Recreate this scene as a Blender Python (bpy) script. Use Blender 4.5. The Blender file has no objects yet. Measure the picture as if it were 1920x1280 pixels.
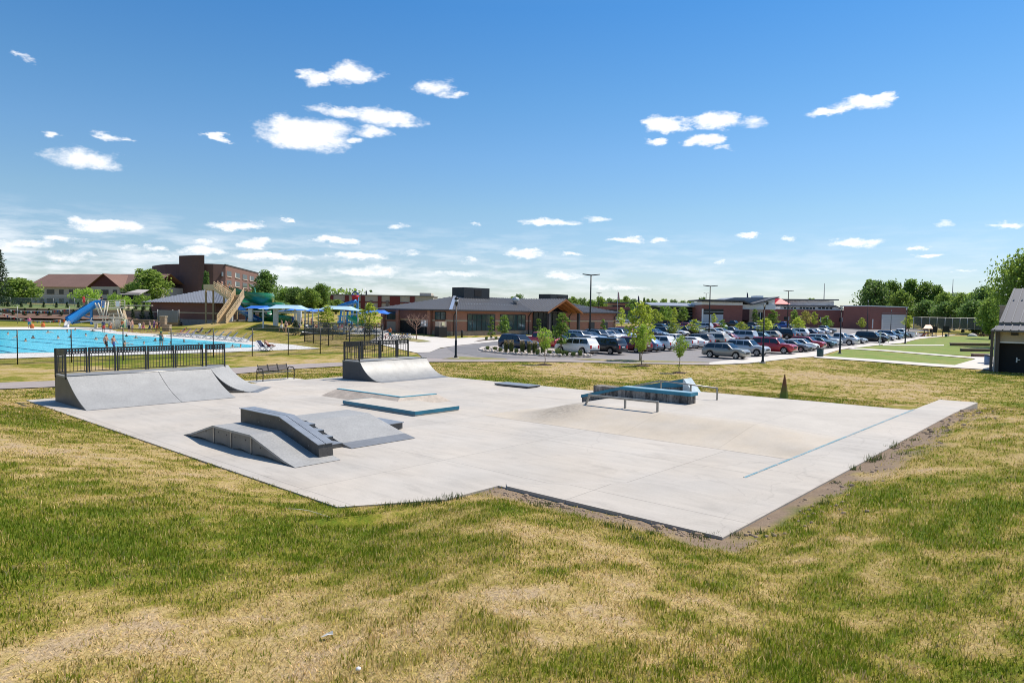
import bpy, math, random
import numpy as np
from mathutils import Vector, Matrix
from mathutils.geometry import tessellate_polygon
RN = random.Random(11)
S = bpy.context.scene
COL = S.collection
rad = math.radians

# ------------------------------------------------------------------ camera model (photo is 1920 x 1280)
EYE = np.array([0., 0., 4.0]); FPX = 1280.; PITCH = math.atan(56/1280); ROLL = rad(1.0)
_F = np.array([0, math.cos(PITCH), -math.sin(PITCH)])
_R0 = np.array([1., 0, 0]); _U0 = np.array([0, math.sin(PITCH), math.cos(PITCH)])
_R = math.cos(ROLL)*_R0 + math.sin(ROLL)*_U0
_U = -math.sin(ROLL)*_R0 + math.cos(ROLL)*_U0
def ray(px, py): return _F*FPX + _R*(px-960) - _U*(py-640)
def at_z(px, py, z):
    q = ray(px, py); return EYE + q*((z-EYE[2])/q[2])
def at_y(px, py, Y):
    q = ray(px, py); return EYE + q*(Y/q[1])
def to_px(P):
    v = np.array(P)-EYE; z = v@_F; return 960+FPX*(v@_R)/z, 640-FPX*(v@_U)/z

# skate slab frame: A runs to the right and near, B to the right and far, N is the slab normal
_dA = -ray(-428, 586); _dB = ray(2130, 595)
N3 = np.cross(_dA, _dB); N3 /= np.linalg.norm(N3); N3 *= np.sign(N3[2])
O3 = at_z(515, 714, 0.0)
A3 = _dA/np.linalg.norm(_dA); B3 = np.cross(N3, A3)
def UV(u, v, h=0): return O3 + A3*u + B3*v + N3*h
def uv_of(px, py, h=0):
    q = ray(px, py); P = EYE + q*(((O3+N3*h-EYE)@N3)/(q@N3)) - O3
    return P@A3, P@B3
SLAB_M = Matrix(((A3[0], B3[0], N3[0]), (A3[1], B3[1], N3[1]), (A3[2], B3[2], N3[2]))).to_4x4()
def g2(a):                                    # flat unit vectors of the site grid
    v = np.array([a[0], a[1]]); return v/np.linalg.norm(v)
GA, GB = g2(A3), g2(B3)

# ------------------------------------------------------------------ terrain
def sstep(x, a, b):
    t = np.clip((x-a)/(b-a), 0, 1); return t*t*(3-2*t)
def strip_h(v): return .04 + .38*np.clip((v+8.1)/16., 0, 1)
def zfar(x, y): return -1.25 - .008*np.clip(x, -200, 110) + .012*np.minimum(y, 200)
def slab_uv(x, y):
    # horizontal position to slab coordinates
    zs = -(N3[0]*(x-O3[0]) + N3[1]*(y-O3[1]))/N3[2]
    u = (x-O3[0])*A3[0] + (y-O3[1])*A3[1] + zs*A3[2]
    v = (x-O3[0])*B3[0] + (y-O3[1])*B3[1] + zs*B3[2]
    return u, v, zs
def terrain(x, y):
    x = np.asarray(x, float); y = np.asarray(y, float)
    u, v, zs = slab_uv(x, y)
    df = np.maximum(np.maximum(u-29.7, -11.3-v), np.minimum(u-24.7, -8.15-v))
    dr = np.maximum(.2-u, v-8.2)
    dch = ((u-23.6)*1.75-(v+11.35)*1.08)/2.056                      # clipped corner, overgrown by turf
    df = np.maximum(df, np.where((u < 24.75) & (v < -9.4), dch, -9.)); deep = np.minimum(9., np.where(u < 24.75, -dch, 9.))
    up = np.maximum(strip_h(v)*sstep(u, 27, 29.0)*(1-.0*v), .4*sstep(u, 16.5, 19.5)*sstep(v, 5, 8.1))
    deep = np.minimum(deep, np.minimum(np.minimum(u-.35, 29.6-u), np.minimum(v+11.3, 8.25-v))); deep = np.minimum(deep, np.maximum(24.7-u, v+8.1))
    zs2 = zs - .03 + up*np.where(v > 16.6, 1-sstep(v, 16.6, 26), 1) - .02*sstep(u, 29, 29.6)
    berm = 2.6*(1-np.exp(-.19*np.maximum(df, 0)/2.6))*sstep(df, -.2, 1.6)*(1-sstep(dr, 0, 14))
    berm = berm*(1-.45*sstep(u, 29.6, 33)*sstep(v, -8, 4))
    w = sstep(dr, 0.3, 15)
    z = (zs2 + berm)*(1-w) + zfar(x, y)*w
    z = np.where(deep > .05, np.minimum(z, zs-.05-.17*sstep(deep, .3, .6)), z)
    # pool-side mound and terraced hill
    z = z + 1.6*np.exp(-((x+40)/10.)**2-((y-104)/8.)**2)
    z = z + 1.6*sstep(y, 125, 170)*sstep(-x, 22, 45)
    return z
def ground(px, py, off=0.):
    z = 0.
    for _ in range(25):
        P = at_z(px, py, z); z2 = float(terrain(P[0], P[1])) + off
        z = z*.4 + z2*.6
    P = at_z(px, py, z); return P

# ------------------------------------------------------------------ mesh builder
class MB:
    def __init__(s): s.v = []; s.f = []; s.m = []; s.sm = []
    def add(s, vs, fs, mi=0, smooth=False):
        o = len(s.v); s.v += [tuple(map(float, p)) for p in vs]
        for f in fs: s.f.append(tuple(o+i for i in f)); s.m.append(mi); s.sm.append(smooth)
        return s
    def box(s, x0, x1, y0, y1, z0, z1, mi=0):
        return s.add([(x0,y0,z0),(x1,y0,z0),(x1,y1,z0),(x0,y1,z0),(x0,y0,z1),(x1,y0,z1),(x1,y1,z1),(x0,y1,z1)],
                     [(0,3,2,1),(4,5,6,7),(0,1,5,4),(1,2,6,5),(2,3,7,6),(3,0,4,7)], mi)
    def ext(s, loop, vec, mi=0, mside=None, smooth=False):
        n = len(loop); vec = np.array(vec); L = [np.array(p, float) for p in loop]
        nrm = np.zeros(3)
        for i in range(n): nrm += np.cross(L[i], L[(i+1) % n])
        if nrm@vec > 0: L = L[::-1]
        vs = L + [p+vec for p in L]
        s.add(vs, [tuple(range(n))], mi); s.f.append(tuple(len(s.v)-n+i for i in range(n))[::-1]); s.m.append(mi); s.sm.append(False)
        o = len(s.v)-2*n
        for i in range(n):
            j = (i+1) % n; s.f.append((o+j, o+i, o+n+i, o+n+j)); s.m.append(mi if mside is None else mside); s.sm.append(smooth)
        return s
    def bar(s, a, b, w, h=None, mi=0, up=(0, 0, 1)):
        a = np.array(a, float); b = np.array(b, float); h = h or w
        d = b-a; d /= (np.linalg.norm(d)+1e-9); up = np.array(up, float)
        if abs(d@up) > .98: up = np.array([0, 1., 0]) if abs(d[1]) < .9 else np.array([1., 0, 0])
        sd = np.cross(d, up); sd /= np.linalg.norm(sd); u2 = np.cross(sd, d)
        q = [(-w/2, -h/2), (w/2, -h/2), (w/2, h/2), (-w/2, h/2)]
        vs = [a+sd*i+u2*j for i, j in q] + [b+sd*i+u2*j for i, j in q]
        return s.add(vs, [(0,1,2,3),(7,6,5,4),(1,0,4,5),(2,1,5,6),(3,2,6,7),(0,3,7,4)], mi)
    def tube(s, pts, r, n=6, mi=0, smooth=True, cap=True):
        pts = [np.array(p, float) for p in pts]; rs = r if isinstance(r, (list, tuple)) else [r]*len(pts)
        o = len(s.v); prev = None; vs = []
        for i, p in enumerate(pts):
            d = pts[min(i+1, len(pts)-1)]-pts[max(i-1, 0)]; d /= (np.linalg.norm(d)+1e-9)
            if prev is None:
                ref = np.array([0, 0, 1.]) if abs(d[2]) < .9 else np.array([1., 0, 0])
                sd = np.cross(d, ref)
            else: sd = prev - d*(prev@d)
            sd /= np.linalg.norm(sd); prev = sd; up = np.cross(sd, d)
            for k in range(n):
                a = 2*math.pi*k/n; vs.append(p+rs[i]*(sd*math.cos(a)+up*math.sin(a)))
        fs = []
        for i in range(len(pts)-1):
            for k in range(n):
                k2 = (k+1) % n; fs.append((i*n+k2, i*n+k, (i+1)*n+k, (i+1)*n+k2))
        s.add(vs, fs, mi, smooth)
        if cap:
            s.f.append(tuple(o+k for k in range(n))); s.m.append(mi); s.sm.append(False)
            e = o+(len(pts)-1)*n; s.f.append(tuple(e+k for k in range(n))[::-1]); s.m.append(mi); s.sm.append(False)
        return s
    def lathe(s, prof, c=(0, 0, 0), n=12, mi=0, smooth=True):
        vs = []; fs = []
        for r, z in prof:
            for k in range(n):
                a = 2*math.pi*k/n; vs.append((c[0]+r*math.cos(a), c[1]+r*math.sin(a), c[2]+z))
        for i in range(len(prof)-1):
            for k in range(n):
                k2 = (k+1) % n; fs.append((i*n+k, i*n+k2, (i+1)*n+k2, (i+1)*n+k))
        s.add(vs, fs, mi, smooth); o = len(s.v)-len(vs)
        s.f.append(tuple(o+k for k in range(n))[::-1]); s.m.append(mi); s.sm.append(False)
        s.f.append(tuple(o+(len(prof)-1)*n+k for k in range(n))); s.m.append(mi); s.sm.append(False)
        return s
    def quad(s, a, b, c, d, mi=0): return s.add([a, b, c, d], [(0, 1, 2, 3)], mi)
    def build(s, name, mats, parent=None):
        me = bpy.data.meshes.new(name); me.from_pydata(s.v, [], s.f)
        mats = mats if isinstance(mats, (list, tuple)) else [mats]
        for m in mats: me.materials.append(m)
        if len(mats) > 1: me.polygons.foreach_set('material_index', s.m)
        me.polygons.foreach_set('use_smooth', s.sm); me.update()
        o = bpy.data.objects.new(name, me); COL.objects.link(o)
        if parent is not None: o.parent = parent
        return o

def tag(o, label=None, cat=None, group=None, kind=None):
    if label: o['label'] = label
    if cat: o['category'] = cat
    if group: o['group'] = group
    if kind: o['kind'] = kind
    return o
def thing(name, label, cat, loc, rz=0, group=None, M=None):
    o = bpy.data.objects.new(name, None); COL.objects.link(o); o.empty_display_size = .2
    if M is not None:
        m = M.copy(); m.translation = Vector(loc); o.matrix_world = m; o.matrix_basis = m
    else:
        o.location = Vector(loc); o.rotation_euler = (0, 0, rz)
    return tag(o, label, cat, group)
KIDS = {}
def kids(o): return list(o.children)
def copy_tree(root, loc=None, rz=None, label=None, group=None, sc=None, parent=None):
    c = root.copy(); COL.objects.link(c)
    if parent is not None: c.parent = parent
    if loc is not None: c.location = Vector(loc)
    if rz is not None: c.rotation_euler = (0, 0, rz)
    if sc is not None: c.scale = sc if isinstance(sc, (list, tuple)) else (sc, sc, sc)
    if label: c['label'] = label
    if group: c['group'] = group
    for ch in root.children: copy_tree(ch, parent=c)
    return c
ORD = ['first', 'second', 'third', 'fourth', 'fifth', 'sixth', 'seventh', 'eighth', 'ninth', 'tenth', 'eleventh', 'twelfth',
       'thirteenth', 'fourteenth', 'fifteenth', 'sixteenth', 'seventeenth', 'eighteenth', 'nineteenth', 'twentieth']

# ------------------------------------------------------------------ materials
def newmat(name):
    m = bpy.data.materials.new(name); m.use_nodes = True; nt = m.node_tree
    return m, nt, nt.nodes['Principled BSDF']
def nd(nt, typ, **kw):
    n = nt.nodes.new(typ)
    for k, v in kw.items():
        if k in n.inputs.keys() if hasattr(n.inputs, 'keys') else False: n.inputs[k].default_value = v
        else: setattr(n, k, v)
    return n
def math_n(nt, op, a, b=None, c=None, clamp=False):
    n = nt.nodes.new('ShaderNodeMath'); n.operation = op; n.use_clamp = clamp
    for i, x in enumerate((a, b, c)):
        if x is None: continue
        if isinstance(x, (int, float)): n.inputs[i].default_value = x
        else: nt.links.new(x, n.inputs[i])
    return n.outputs[0]
def noise_n(nt, vec, scale, detail=3, rough=.6, dist=0):
    n = nt.nodes.new('ShaderNodeTexNoise'); n.inputs['Scale'].default_value = scale; n.inputs['Detail'].default_value = detail
    n.inputs['Roughness'].default_value = rough; n.inputs['Distortion'].default_value = dist
    if vec is not None: nt.links.new(vec, n.inputs['Vector'])
    return n.outputs['Fac']
def mapr(nt, x, a, b, c, d):
    n = nt.nodes.new('ShaderNodeMapRange'); nt.links.new(x, n.inputs[0])
    for i, v in enumerate((a, b, c, d)): n.inputs[i+1].default_value = v
    return n.outputs[0]
def mixc(nt, f, a, b, mode='MIX'):
    n = nt.nodes.new('ShaderNodeMix'); n.data_type = 'RGBA'; n.blend_type = mode
    for i, x in ((0, f), (6, a), (7, b)):
        if isinstance(x, (int, float)): n.inputs[i].default_value = x
        elif isinstance(x, tuple): n.inputs[i].default_value = (*x[:3], 1)
        else: nt.links.new(x, n.inputs[i])
    return n.outputs[2]
def scaled(nt, vec, s):
    n = nt.nodes.new('ShaderNodeMapping'); n.inputs['Scale'].default_value = s; nt.links.new(vec, n.inputs['Vector']); return n.outputs[0]
def ocoord(nt): return nt.nodes.new('ShaderNodeTexCoord').outputs['Object']
def gpos(nt): return nt.nodes.new('ShaderNodeNewGeometry').outputs['Position']
MATS = {}
def mat(name, col, rough=.7, metal=0., var=.12, vs=2., bump=0., bs=30., coat=0., stretch=(1, 1, 1), fine=0., spec=.5):
    if name in MATS: return MATS[name]
    m, nt, b = newmat(name); MATS[name] = m
    oc = scaled(nt, ocoord(nt), stretch)
    b.inputs['Roughness'].default_value = rough; b.inputs['Metallic'].default_value = metal
    b.inputs['Specular IOR Level'].default_value = spec
    if coat: b.inputs['Coat Weight'].default_value = coat; b.inputs['Coat Roughness'].default_value = .05
    if var:
        f = noise_n(nt, oc, vs, 4, .65)
        k = mapr(nt, f, .25, .75, 1-var, 1+var)
        if fine: k = math_n(nt, 'MULTIPLY', k, mapr(nt, noise_n(nt, oc, vs*14, 2), .3, .7, 1-fine, 1+fine))
        nt.links.new(mixc(nt, 1., (*col, 1), k, 'MULTIPLY'), b.inputs['Base Color'])
    else: b.inputs['Base Color'].default_value = (*col, 1)
    if bump:
        bn = nt.nodes.new('ShaderNodeBump'); bn.inputs['Strength'].default_value = bump; bn.inputs['Distance'].default_value = .02
        nt.links.new(noise_n(nt, oc, bs, 3), bn.inputs['Height']); nt.links.new(bn.outputs[0], b.inputs['Normal'])
    return m
def leafmat(name, c1, c2, c3=None, trans=.35):
    if name in MATS: return MATS[name]
    m, nt, b = newmat(name); MATS[name] = m
    g = nt.nodes.new('ShaderNodeNewGeometry'); ri = g.outputs['Random Per Island']
    oi = nt.nodes.new('ShaderNodeObjectInfo').outputs['Random']
    cr = nt.nodes.new('ShaderNodeValToRGB'); e = cr.color_ramp.elements
    e[0].position = 0; e[0].color = (*c1, 1); e[1].position = 1; e[1].color = (*c2, 1)
    if c3: x = cr.color_ramp.elements.new(.88); x.color = (*c2, 1); e[-1].color = (*c3, 1)
    nt.links.new(ri, cr.inputs[0])
    col = mixc(nt, 1., cr.outputs[0], mapr(nt, oi, 0, 1, .82, 1.18), 'MULTIPLY')
    nt.links.new(col, b.inputs['Base Color']); b.inputs['Roughness'].default_value = .55; b.inputs['Specular IOR Level'].default_value = .3
    t = nt.nodes.new('ShaderNodeBsdfTranslucent'); nt.links.new(col, t.inputs[0])
    mx = nt.nodes.new('ShaderNodeMixShader'); mx.inputs[0].default_value = trans
    nt.links.new(b.outputs[0], mx.inputs[1]); nt.links.new(t.outputs[0], mx.inputs[2])
    nt.links.new(mx.outputs[0], nt.nodes['Material Output'].inputs[0]); return m
def meshwire(name, col, pitch=.06, cover=.2, diag=True):
    # woven wire: open between the wires
    if name in MATS: return MATS[name]
    m, nt, b = newmat(name); MATS[name] = m
    b.inputs['Base Color'].default_value = (*col, 1); b.inputs['Roughness'].default_value = .5
    sx = nt.nodes.new('ShaderNodeSeparateXYZ'); nt.links.new(nt.nodes.new('ShaderNodeTexCoord').outputs['Object'], sx.inputs[0])
    x = sx.outputs[0]; z = sx.outputs[2]
    a1 = math_n(nt, 'ADD', x, z) if diag else x; a2 = math_n(nt, 'SUBTRACT', x, z) if diag else z
    w = None
    for a in (a1, a2):
        f = math_n(nt, 'FRACT', math_n(nt, 'MULTIPLY', a, 1/pitch)); g = math_n(nt, 'LESS_THAN', f, cover)
        w = g if w is None else math_n(nt, 'MAXIMUM', w, g)
    tr = nt.nodes.new('ShaderNodeBsdfTransparent'); mx = nt.nodes.new('ShaderNodeMixShader')
    nt.links.new(w, mx.inputs[0]); nt.links.new(tr.outputs[0], mx.inputs[1]); nt.links.new(b.outputs[0], mx.inputs[2])
    nt.links.new(mx.outputs[0], nt.nodes['Material Output'].inputs[0]); return m

# ------------------------------------------------------------------ camera, sun, sky
cd = bpy.data.cameras.new('Camera'); co = bpy.data.objects.new('Camera', cd); COL.objects.link(co); S.camera = co
S.cycles.filter_width = 1.0
cd.sensor_width = 36; cd.lens = 36*FPX/1920; cd.clip_end = 8000; cd.clip_start = .1
co.matrix_world = Matrix(((_R[0], _U[0], -_F[0], 0), (_R[1], _U[1], -_F[1], 0), (_R[2], _U[2], -_F[2], EYE[2]), (0, 0, 0, 1)))
SUN = np.array([.47, .27, .84]); SUN /= np.linalg.norm(SUN)
sd = bpy.data.lights.new('Sun', 'SUN'); sd.energy = 4.2; sd.angle = rad(.53); sd.color = (1, .925, .82)
so = bpy.data.objects.new('Sun', sd); COL.objects.link(so)
so.rotation_euler = Vector(SUN).to_track_quat('Z', 'Y').to_euler()
S.view_settings.view_transform = 'Standard'; S.view_settings.look = 'None'; S.view_settings.gamma = 1; S.view_settings.exposure = 0.5
wd = bpy.data.worlds.new('World'); S.world = wd; wd.use_nodes = True; wn = wd.node_tree
bg = wn.nodes['Background']; bg.inputs[1].default_value = .135
sk = wn.nodes.new('ShaderNodeTexSky'); sk.sky_type = 'NISHITA'; sk.sun_disc = False
sk.sun_elevation = math.asin(SUN[2]); sk.sun_rotation = math.atan2(SUN[0], SUN[1])
sk.air_density = 1.0; sk.dust_density = .15; sk.ozone_density = 1.6; sk.altitude = 200
hs = wn.nodes.new('ShaderNodeHueSaturation'); hs.inputs['Saturation'].default_value = 1.05; wn.links.new(sk.outputs[0], hs.inputs['Color'])
tc = wn.nodes.new('ShaderNodeTexCoord')
dirv = tc.outputs['Generated']
sxe = wn.nodes.new('ShaderNodeSeparateXYZ'); wn.links.new(dirv, sxe.inputs[0])
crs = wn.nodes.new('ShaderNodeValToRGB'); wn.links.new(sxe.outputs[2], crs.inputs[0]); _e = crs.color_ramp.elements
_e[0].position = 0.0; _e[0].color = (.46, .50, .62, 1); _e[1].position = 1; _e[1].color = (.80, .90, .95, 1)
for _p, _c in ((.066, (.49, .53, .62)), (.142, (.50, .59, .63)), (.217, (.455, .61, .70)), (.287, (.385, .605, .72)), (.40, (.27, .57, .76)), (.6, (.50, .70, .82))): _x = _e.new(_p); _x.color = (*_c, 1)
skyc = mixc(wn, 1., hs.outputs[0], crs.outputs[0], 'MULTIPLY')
def wmath(op, a, b=None, c=None, clamp=False): return math_n(wn, op, a, b, c, clamp)
CLOUDS = [(590,147,31,13,1),(662,137,44,17,1.1),(630,142,30,8,.8),(818,162,36,12,.8),(852,176,24,6,.8),
 (572,254,84,25,1.2),(545,232,40,14,.8),(610,240,50,14,.8),(640,209,50,9,.85),(720,220,66,14,1.05),(768,232,26,7,.6),(700,246,36,10,.85),(668,263,20,7,.8),
 (406,260,20,7,.9),(98,256,23,6,.75),(198,255,36,6,.75),(238,259,12,4,.5),(152,298,66,15,.85),(48,107,20,5,.45),
 (205,426,64,11,1),(160,413,30,7,.8),(446,424,60,7,.9),(385,455,36,8,.85),(378,469,46,6,.85),(481,457,30,9,1),(628,451,48,6,.95),(540,411,13,4,.8),
 (505,482,72,7,.95),(680,482,62,7,.9),(30,458,70,8,.75),(105,450,34,7,.75),(288,464,18,5,.7),(235,460,26,5,.6),(130,482,46,8,.6),(300,480,45,6,.55),(690,508,75,8,.7),(540,508,60,7,.6),
 (1247,233,45,14,1.2),(1233,266,18,5,.9),(1343,226,43,14,1.1),(1408,229,24,8,.6),(1320,264,34,10,1),(1354,278,14,4,.5),(1556,210,44,6,.95),(1615,194,56,12,1),(1662,182,30,8,1),
 (1028,416,50,6,.9),(1167,450,30,5,.95),(1238,451,22,4,.7),(987,474,38,8,1),(1072,475,24,4,.8),(1404,441,26,4,.9),(1478,445,18,5,.7),(1604,455,48,8,1.05),(1719,463,17,4,.9),(1745,480,34,4,.9),(1890,421,34,5,.85),(1763,420,16,5,.5),(1352,490,14,3,.6),
 (748,425,18,4,.6),(885,488,20,4,.7),(896,419,12,3,.6),(770,473,24,4,.6),(1055,515,52,6,.7),(860,514,60,5,.6),(1115,412,24,4,.5),(1170,540,60,5,.6),(1800,505,30,3,.5)]
nvec = wn.nodes.new('ShaderNodeTexNoise'); nvec.inputs['Scale'].default_value = 26; nvec.inputs['Detail'].default_value = 7; nvec.inputs['Roughness'].default_value = .62
mp = wn.nodes.new('ShaderNodeMapping'); mp.inputs['Scale'].default_value = (1, 1, 2.2); wn.links.new(dirv, mp.inputs[0]); wn.links.new(mp.outputs[0], nvec.inputs['Vector'])
nv2 = wn.nodes.new('ShaderNodeVectorMath'); nv2.operation = 'SUBTRACT'; wn.links.new(nvec.outputs['Color'], nv2.inputs[0]); nv2.inputs[1].default_value = (.5, .5, .5)
sx = wn.nodes.new('ShaderNodeSeparateXYZ'); wn.links.new(dirv, sx.inputs[0])
az = wmath('ARCTAN2', sx.outputs[0], sx.outputs[1]); el = wmath('ARCSINE', sx.outputs[2])
cb = wn.nodes.new('ShaderNodeCombineXYZ'); wn.links.new(az, cb.inputs[0]); wn.links.new(el, cb.inputs[1])
nsc = wn.nodes.new('ShaderNodeVectorMath'); nsc.operation = 'MULTIPLY_ADD'; wn.links.new(nv2.outputs[0], nsc.inputs[0]); nsc.inputs[1].default_value = (.075, .026, 0); wn.links.new(cb.outputs[0], nsc.inputs[2])
ae = nsc.outputs[0]
cur = None
for cx, cy, rx, ry, dn in CLOUDS:
    q = ray(cx, cy); q = q/np.linalg.norm(q); a0 = math.atan2(q[0], q[1]); e0 = math.asin(q[2])
    q2 = ray(cx+rx, cy+.0175*rx); a1 = math.atan2(q2[0], q2[1]); q3 = ray(cx, cy-ry); q3 = q3/np.linalg.norm(q3); e1 = math.asin(q3[2])
    n1 = wn.nodes.new('ShaderNodeVectorMath'); n1.operation = 'SUBTRACT'; wn.links.new(ae, n1.inputs[0]); n1.inputs[1].default_value = (a0, e0, 0)
    n2 = wn.nodes.new('ShaderNodeVectorMath'); n2.operation = 'MULTIPLY'; wn.links.new(n1.outputs[0], n2.inputs[0]); n2.inputs[1].default_value = (1/(1.2*abs(a1-a0)), 1/(1.34*abs(e1-e0)), 0)
    n3 = wn.nodes.new('ShaderNodeVectorMath'); n3.operation = 'DOT_PRODUCT'; wn.links.new(n2.outputs[0], n3.inputs[0]); wn.links.new(n2.outputs[0], n3.inputs[1])
    v = wmath('MULTIPLY_ADD', n3.outputs['Value'], -dn, dn)
    cur = v if cur is None else wmath('MAXIMUM', cur, v)
nf = wn.nodes.new('ShaderNodeTexNoise'); nf.inputs['Scale'].default_value = 42; nf.inputs['Detail'].default_value = 8; nf.inputs['Roughness'].default_value = .68; wn.links.new(mp.outputs[0], nf.inputs['Vector'])
big = wmath('MULTIPLY_ADD', nf.outputs['Fac'], 1.5, wmath('ADD', cur, -.78))
ca = wn.nodes.new('ShaderNodeMapRange'); ca.interpolation_type = 'SMOOTHSTEP'; wn.links.new(big, ca.inputs[0]); ca.inputs[1].default_value = -.12; ca.inputs[2].default_value = .95
# distant rows of small clouds low over the horizon
cb2 = wn.nodes.new('ShaderNodeCombineXYZ'); wn.links.new(az, cb2.inputs[0]); wn.links.new(wmath('MULTIPLY', el, 5.5), cb2.inputs[1])
n5 = wn.nodes.new('ShaderNodeTexNoise'); n5.inputs['Scale'].default_value = 13; n5.inputs['Detail'].default_value = 6; n5.inputs['Roughness'].default_value = .6; wn.links.new(cb2.outputs[0], n5.inputs['Vector'])
band = wmath('MULTIPLY', mapr(wn, el, .0, .03, .2, 1), mapr(wn, el, .05, .13, 1, 0)); band = wmath('MULTIPLY', band, mapr(wn, az, -.6, .35, 1.0, .35))
low = wmath('MULTIPLY', mapr(wn, n5.outputs['Fac'], .44, .66, 0, .85), band)
alpha = wmath('MAXIMUM', wmath('MULTIPLY', ca.outputs[0], .93), low, clamp=True)
alpha = wmath('MULTIPLY', alpha, wmath('GREATER_THAN', sx.outputs[2], 0.0))
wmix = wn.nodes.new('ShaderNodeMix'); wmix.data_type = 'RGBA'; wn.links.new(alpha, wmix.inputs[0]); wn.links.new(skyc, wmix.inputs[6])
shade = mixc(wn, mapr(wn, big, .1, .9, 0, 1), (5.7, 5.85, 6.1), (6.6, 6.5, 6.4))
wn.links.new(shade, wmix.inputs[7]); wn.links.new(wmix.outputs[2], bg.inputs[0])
# ------------------------------------------------------------------ ground
def vnoise(x, y, seed=0):
    xi = np.floor(x).astype(np.int64); yi = np.floor(y).astype(np.int64); fx = x-xi; fy = y-yi
    fx = fx*fx*(3-2*fx); fy = fy*fy*(3-2*fy)
    def h(a, b):
        n = (a*374761393 + b*668265263 + seed*1442695041) & 0x7fffffff
        n = ((n ^ (n >> 13))*1274126177) & 0x7fffffff
        return ((n ^ (n >> 16)) & 0xffff)/65535.
    return (h(xi, yi)*(1-fx)+h(xi+1, yi)*fx)*(1-fy)+(h(xi, yi+1)*(1-fx)+h(xi+1, yi+1)*fx)*fy
def fbm(x, y, seed=0, oct=4, g=.55):
    s = 0; a = 1; t = 0
    for i in range(oct): s = s + a*vnoise(x*2**i, y*2**i, seed+i*7); t += a; a *= g
    return s/t
GREEN_BLOBS = [(250,950,4,.24),(620,1050,2.2,.2),(60,1010,3,.16),(300,850,3,.2),(110,785,4,.2),(480,925,2.5,.2),(150,850,3.2,-.3),(360,900,2.4,-.26),(640,975,1.5,.15),(930,950,1,.1),
  (100,1200,1.6,-.22),(850,1230,1.4,-.1),(1050,1130,1.3,-.2),(1100,1005,.9,-.2),(1500,1050,2.6,.2),(1700,1170,2.4,.2),(1800,900,5,.12),(1640,960,3,.12),(1300,1230,1.5,.14),(420,1200,1.2,-.12),
  (1050,690,4.5,-.28),(1500,705,6,-.3),(1700,725,6,-.22),(1250,726,3.5,.2),(900,722,3,.12),(1800,712,8,.14),(1400,722,3,.1),(930,715,3,.12),(300,672,7,.25),(60,703,5,-.12),(530,676,5,-.1),(600,700,3,.05),(1560,760,4,.1),(1860,800,3,-.1)]
_BL = [(ground(a, b)[:2], c, d) for a, b, c, d in GREEN_BLOBS]
def green_of(x, y):
    g = .48*fbm(x*.2, y*.2, 3, 3)+.55*fbm(x*.9, y*.9, 9, 3)+.85*fbm(x*3.4, y*3.4, 5, 3)-.46
    for c, r, a in _BL: g = g + .85*a*np.exp(-((x-c[0])**2+(y-c[1])**2)/(r*r))
    return np.clip(.51+(g-.50)*1.4, 0, 1)
def dirt_of(x, y):
    u, v, _ = slab_uv(x, y)
    n = fbm(x*1.3, y*1.3, 21, 3)
    n = .55*n+.45*fbm(x*4, y*4, 23, 3); wr = 1.6*sstep(v, -9, 0)*np.clip(1.9*n-.35, .1, 1.4)+.45*n+.2
    d = (u > 29.3)*(v > -9)*(v < 16.5)*(1-sstep(u-29.6, wr*.6, wr))
    d2 = (u > 24.4)*(v < -8.0)*(u < 30.2)*(1-sstep(-8.1-v, .25+.5*n, .45+.9*n))
    return np.maximum(d, d2)
def axis(a, b, st, lo, hi, g):
    m = list(np.arange(a, b+1e-6, st)); s = st
    while m[-1] < hi: s *= g; m.append(m[-1]+s)
    s = st; l = [m[0]]
    while l[-1] > lo: s *= g; l.append(l[-1]-s)
    return np.array(l[:0:-1]+m)
gx = axis(-34, 34, .3, -2600, 2600, 1.13); gy = axis(-4, 52, .3, -60, 4200, 1.09)
GX, GY = np.meshgrid(gx, gy); GZ = terrain(GX, GY)
GZ = GZ + .035*(fbm(GX*1.5, GY*1.5, 31, 3)-.5)*(GY < 70)*(np.abs(GX) < 60)
me = bpy.data.meshes.new('ground'); nx, ny = len(gx), len(gy)
me.vertices.add(nx*ny); me.vertices.foreach_set('co', np.stack([GX, GY, GZ], -1).ravel().astype(np.float32))
ii = (np.arange(ny-1)[:, None]*nx+np.arange(nx-1)[None]).ravel()
fl = np.stack([ii, ii+1, ii+nx+1, ii+nx], -1).ravel().astype(np.int32)
me.loops.add(len(fl)); me.loops.foreach_set('vertex_index', fl); me.polygons.add(len(ii)); me.polygons.foreach_set('loop_start', np.arange(0, len(fl), 4, dtype=np.int32))
me.polygons.foreach_set('use_smooth', np.ones(len(ii), bool)); me.update(calc_edges=True)
a = me.attributes.new('green', 'FLOAT', 'POINT'); a.data.foreach_set('value', green_of(GX, GY).ravel().astype(np.float32))
a = me.attributes.new('dirt', 'FLOAT', 'POINT'); a.data.foreach_set('value', dirt_of(GX, GY).ravel().astype(np.float32))
def attr(nt, nm):
    n = nt.nodes.new('ShaderNodeAttribute'); n.attribute_name = nm; return n.outputs['Fac']
def grass_ramp(nt, fac, k=1.):
    cr = nt.nodes.new('ShaderNodeValToRGB'); el = cr.color_ramp.elements
    st = [(0, (.47, .345, .18)), (.3, (.41, .305, .12)), (.5, (.295, .24, .055)), (.7, (.176, .182, .018)), (1, (.100, .142, .010))]
    while len(el) < len(st): el.new(.5)
    for e, (p, c) in zip(el, st): e.position = p; e.color = (*[min(1, q*k) for q in c], 1)
    nt.links.new(fac, cr.inputs[0]); return cr.outputs[0]
gm, nt, b = newmat('grass_ground')
P_ = gpos(nt)
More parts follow.
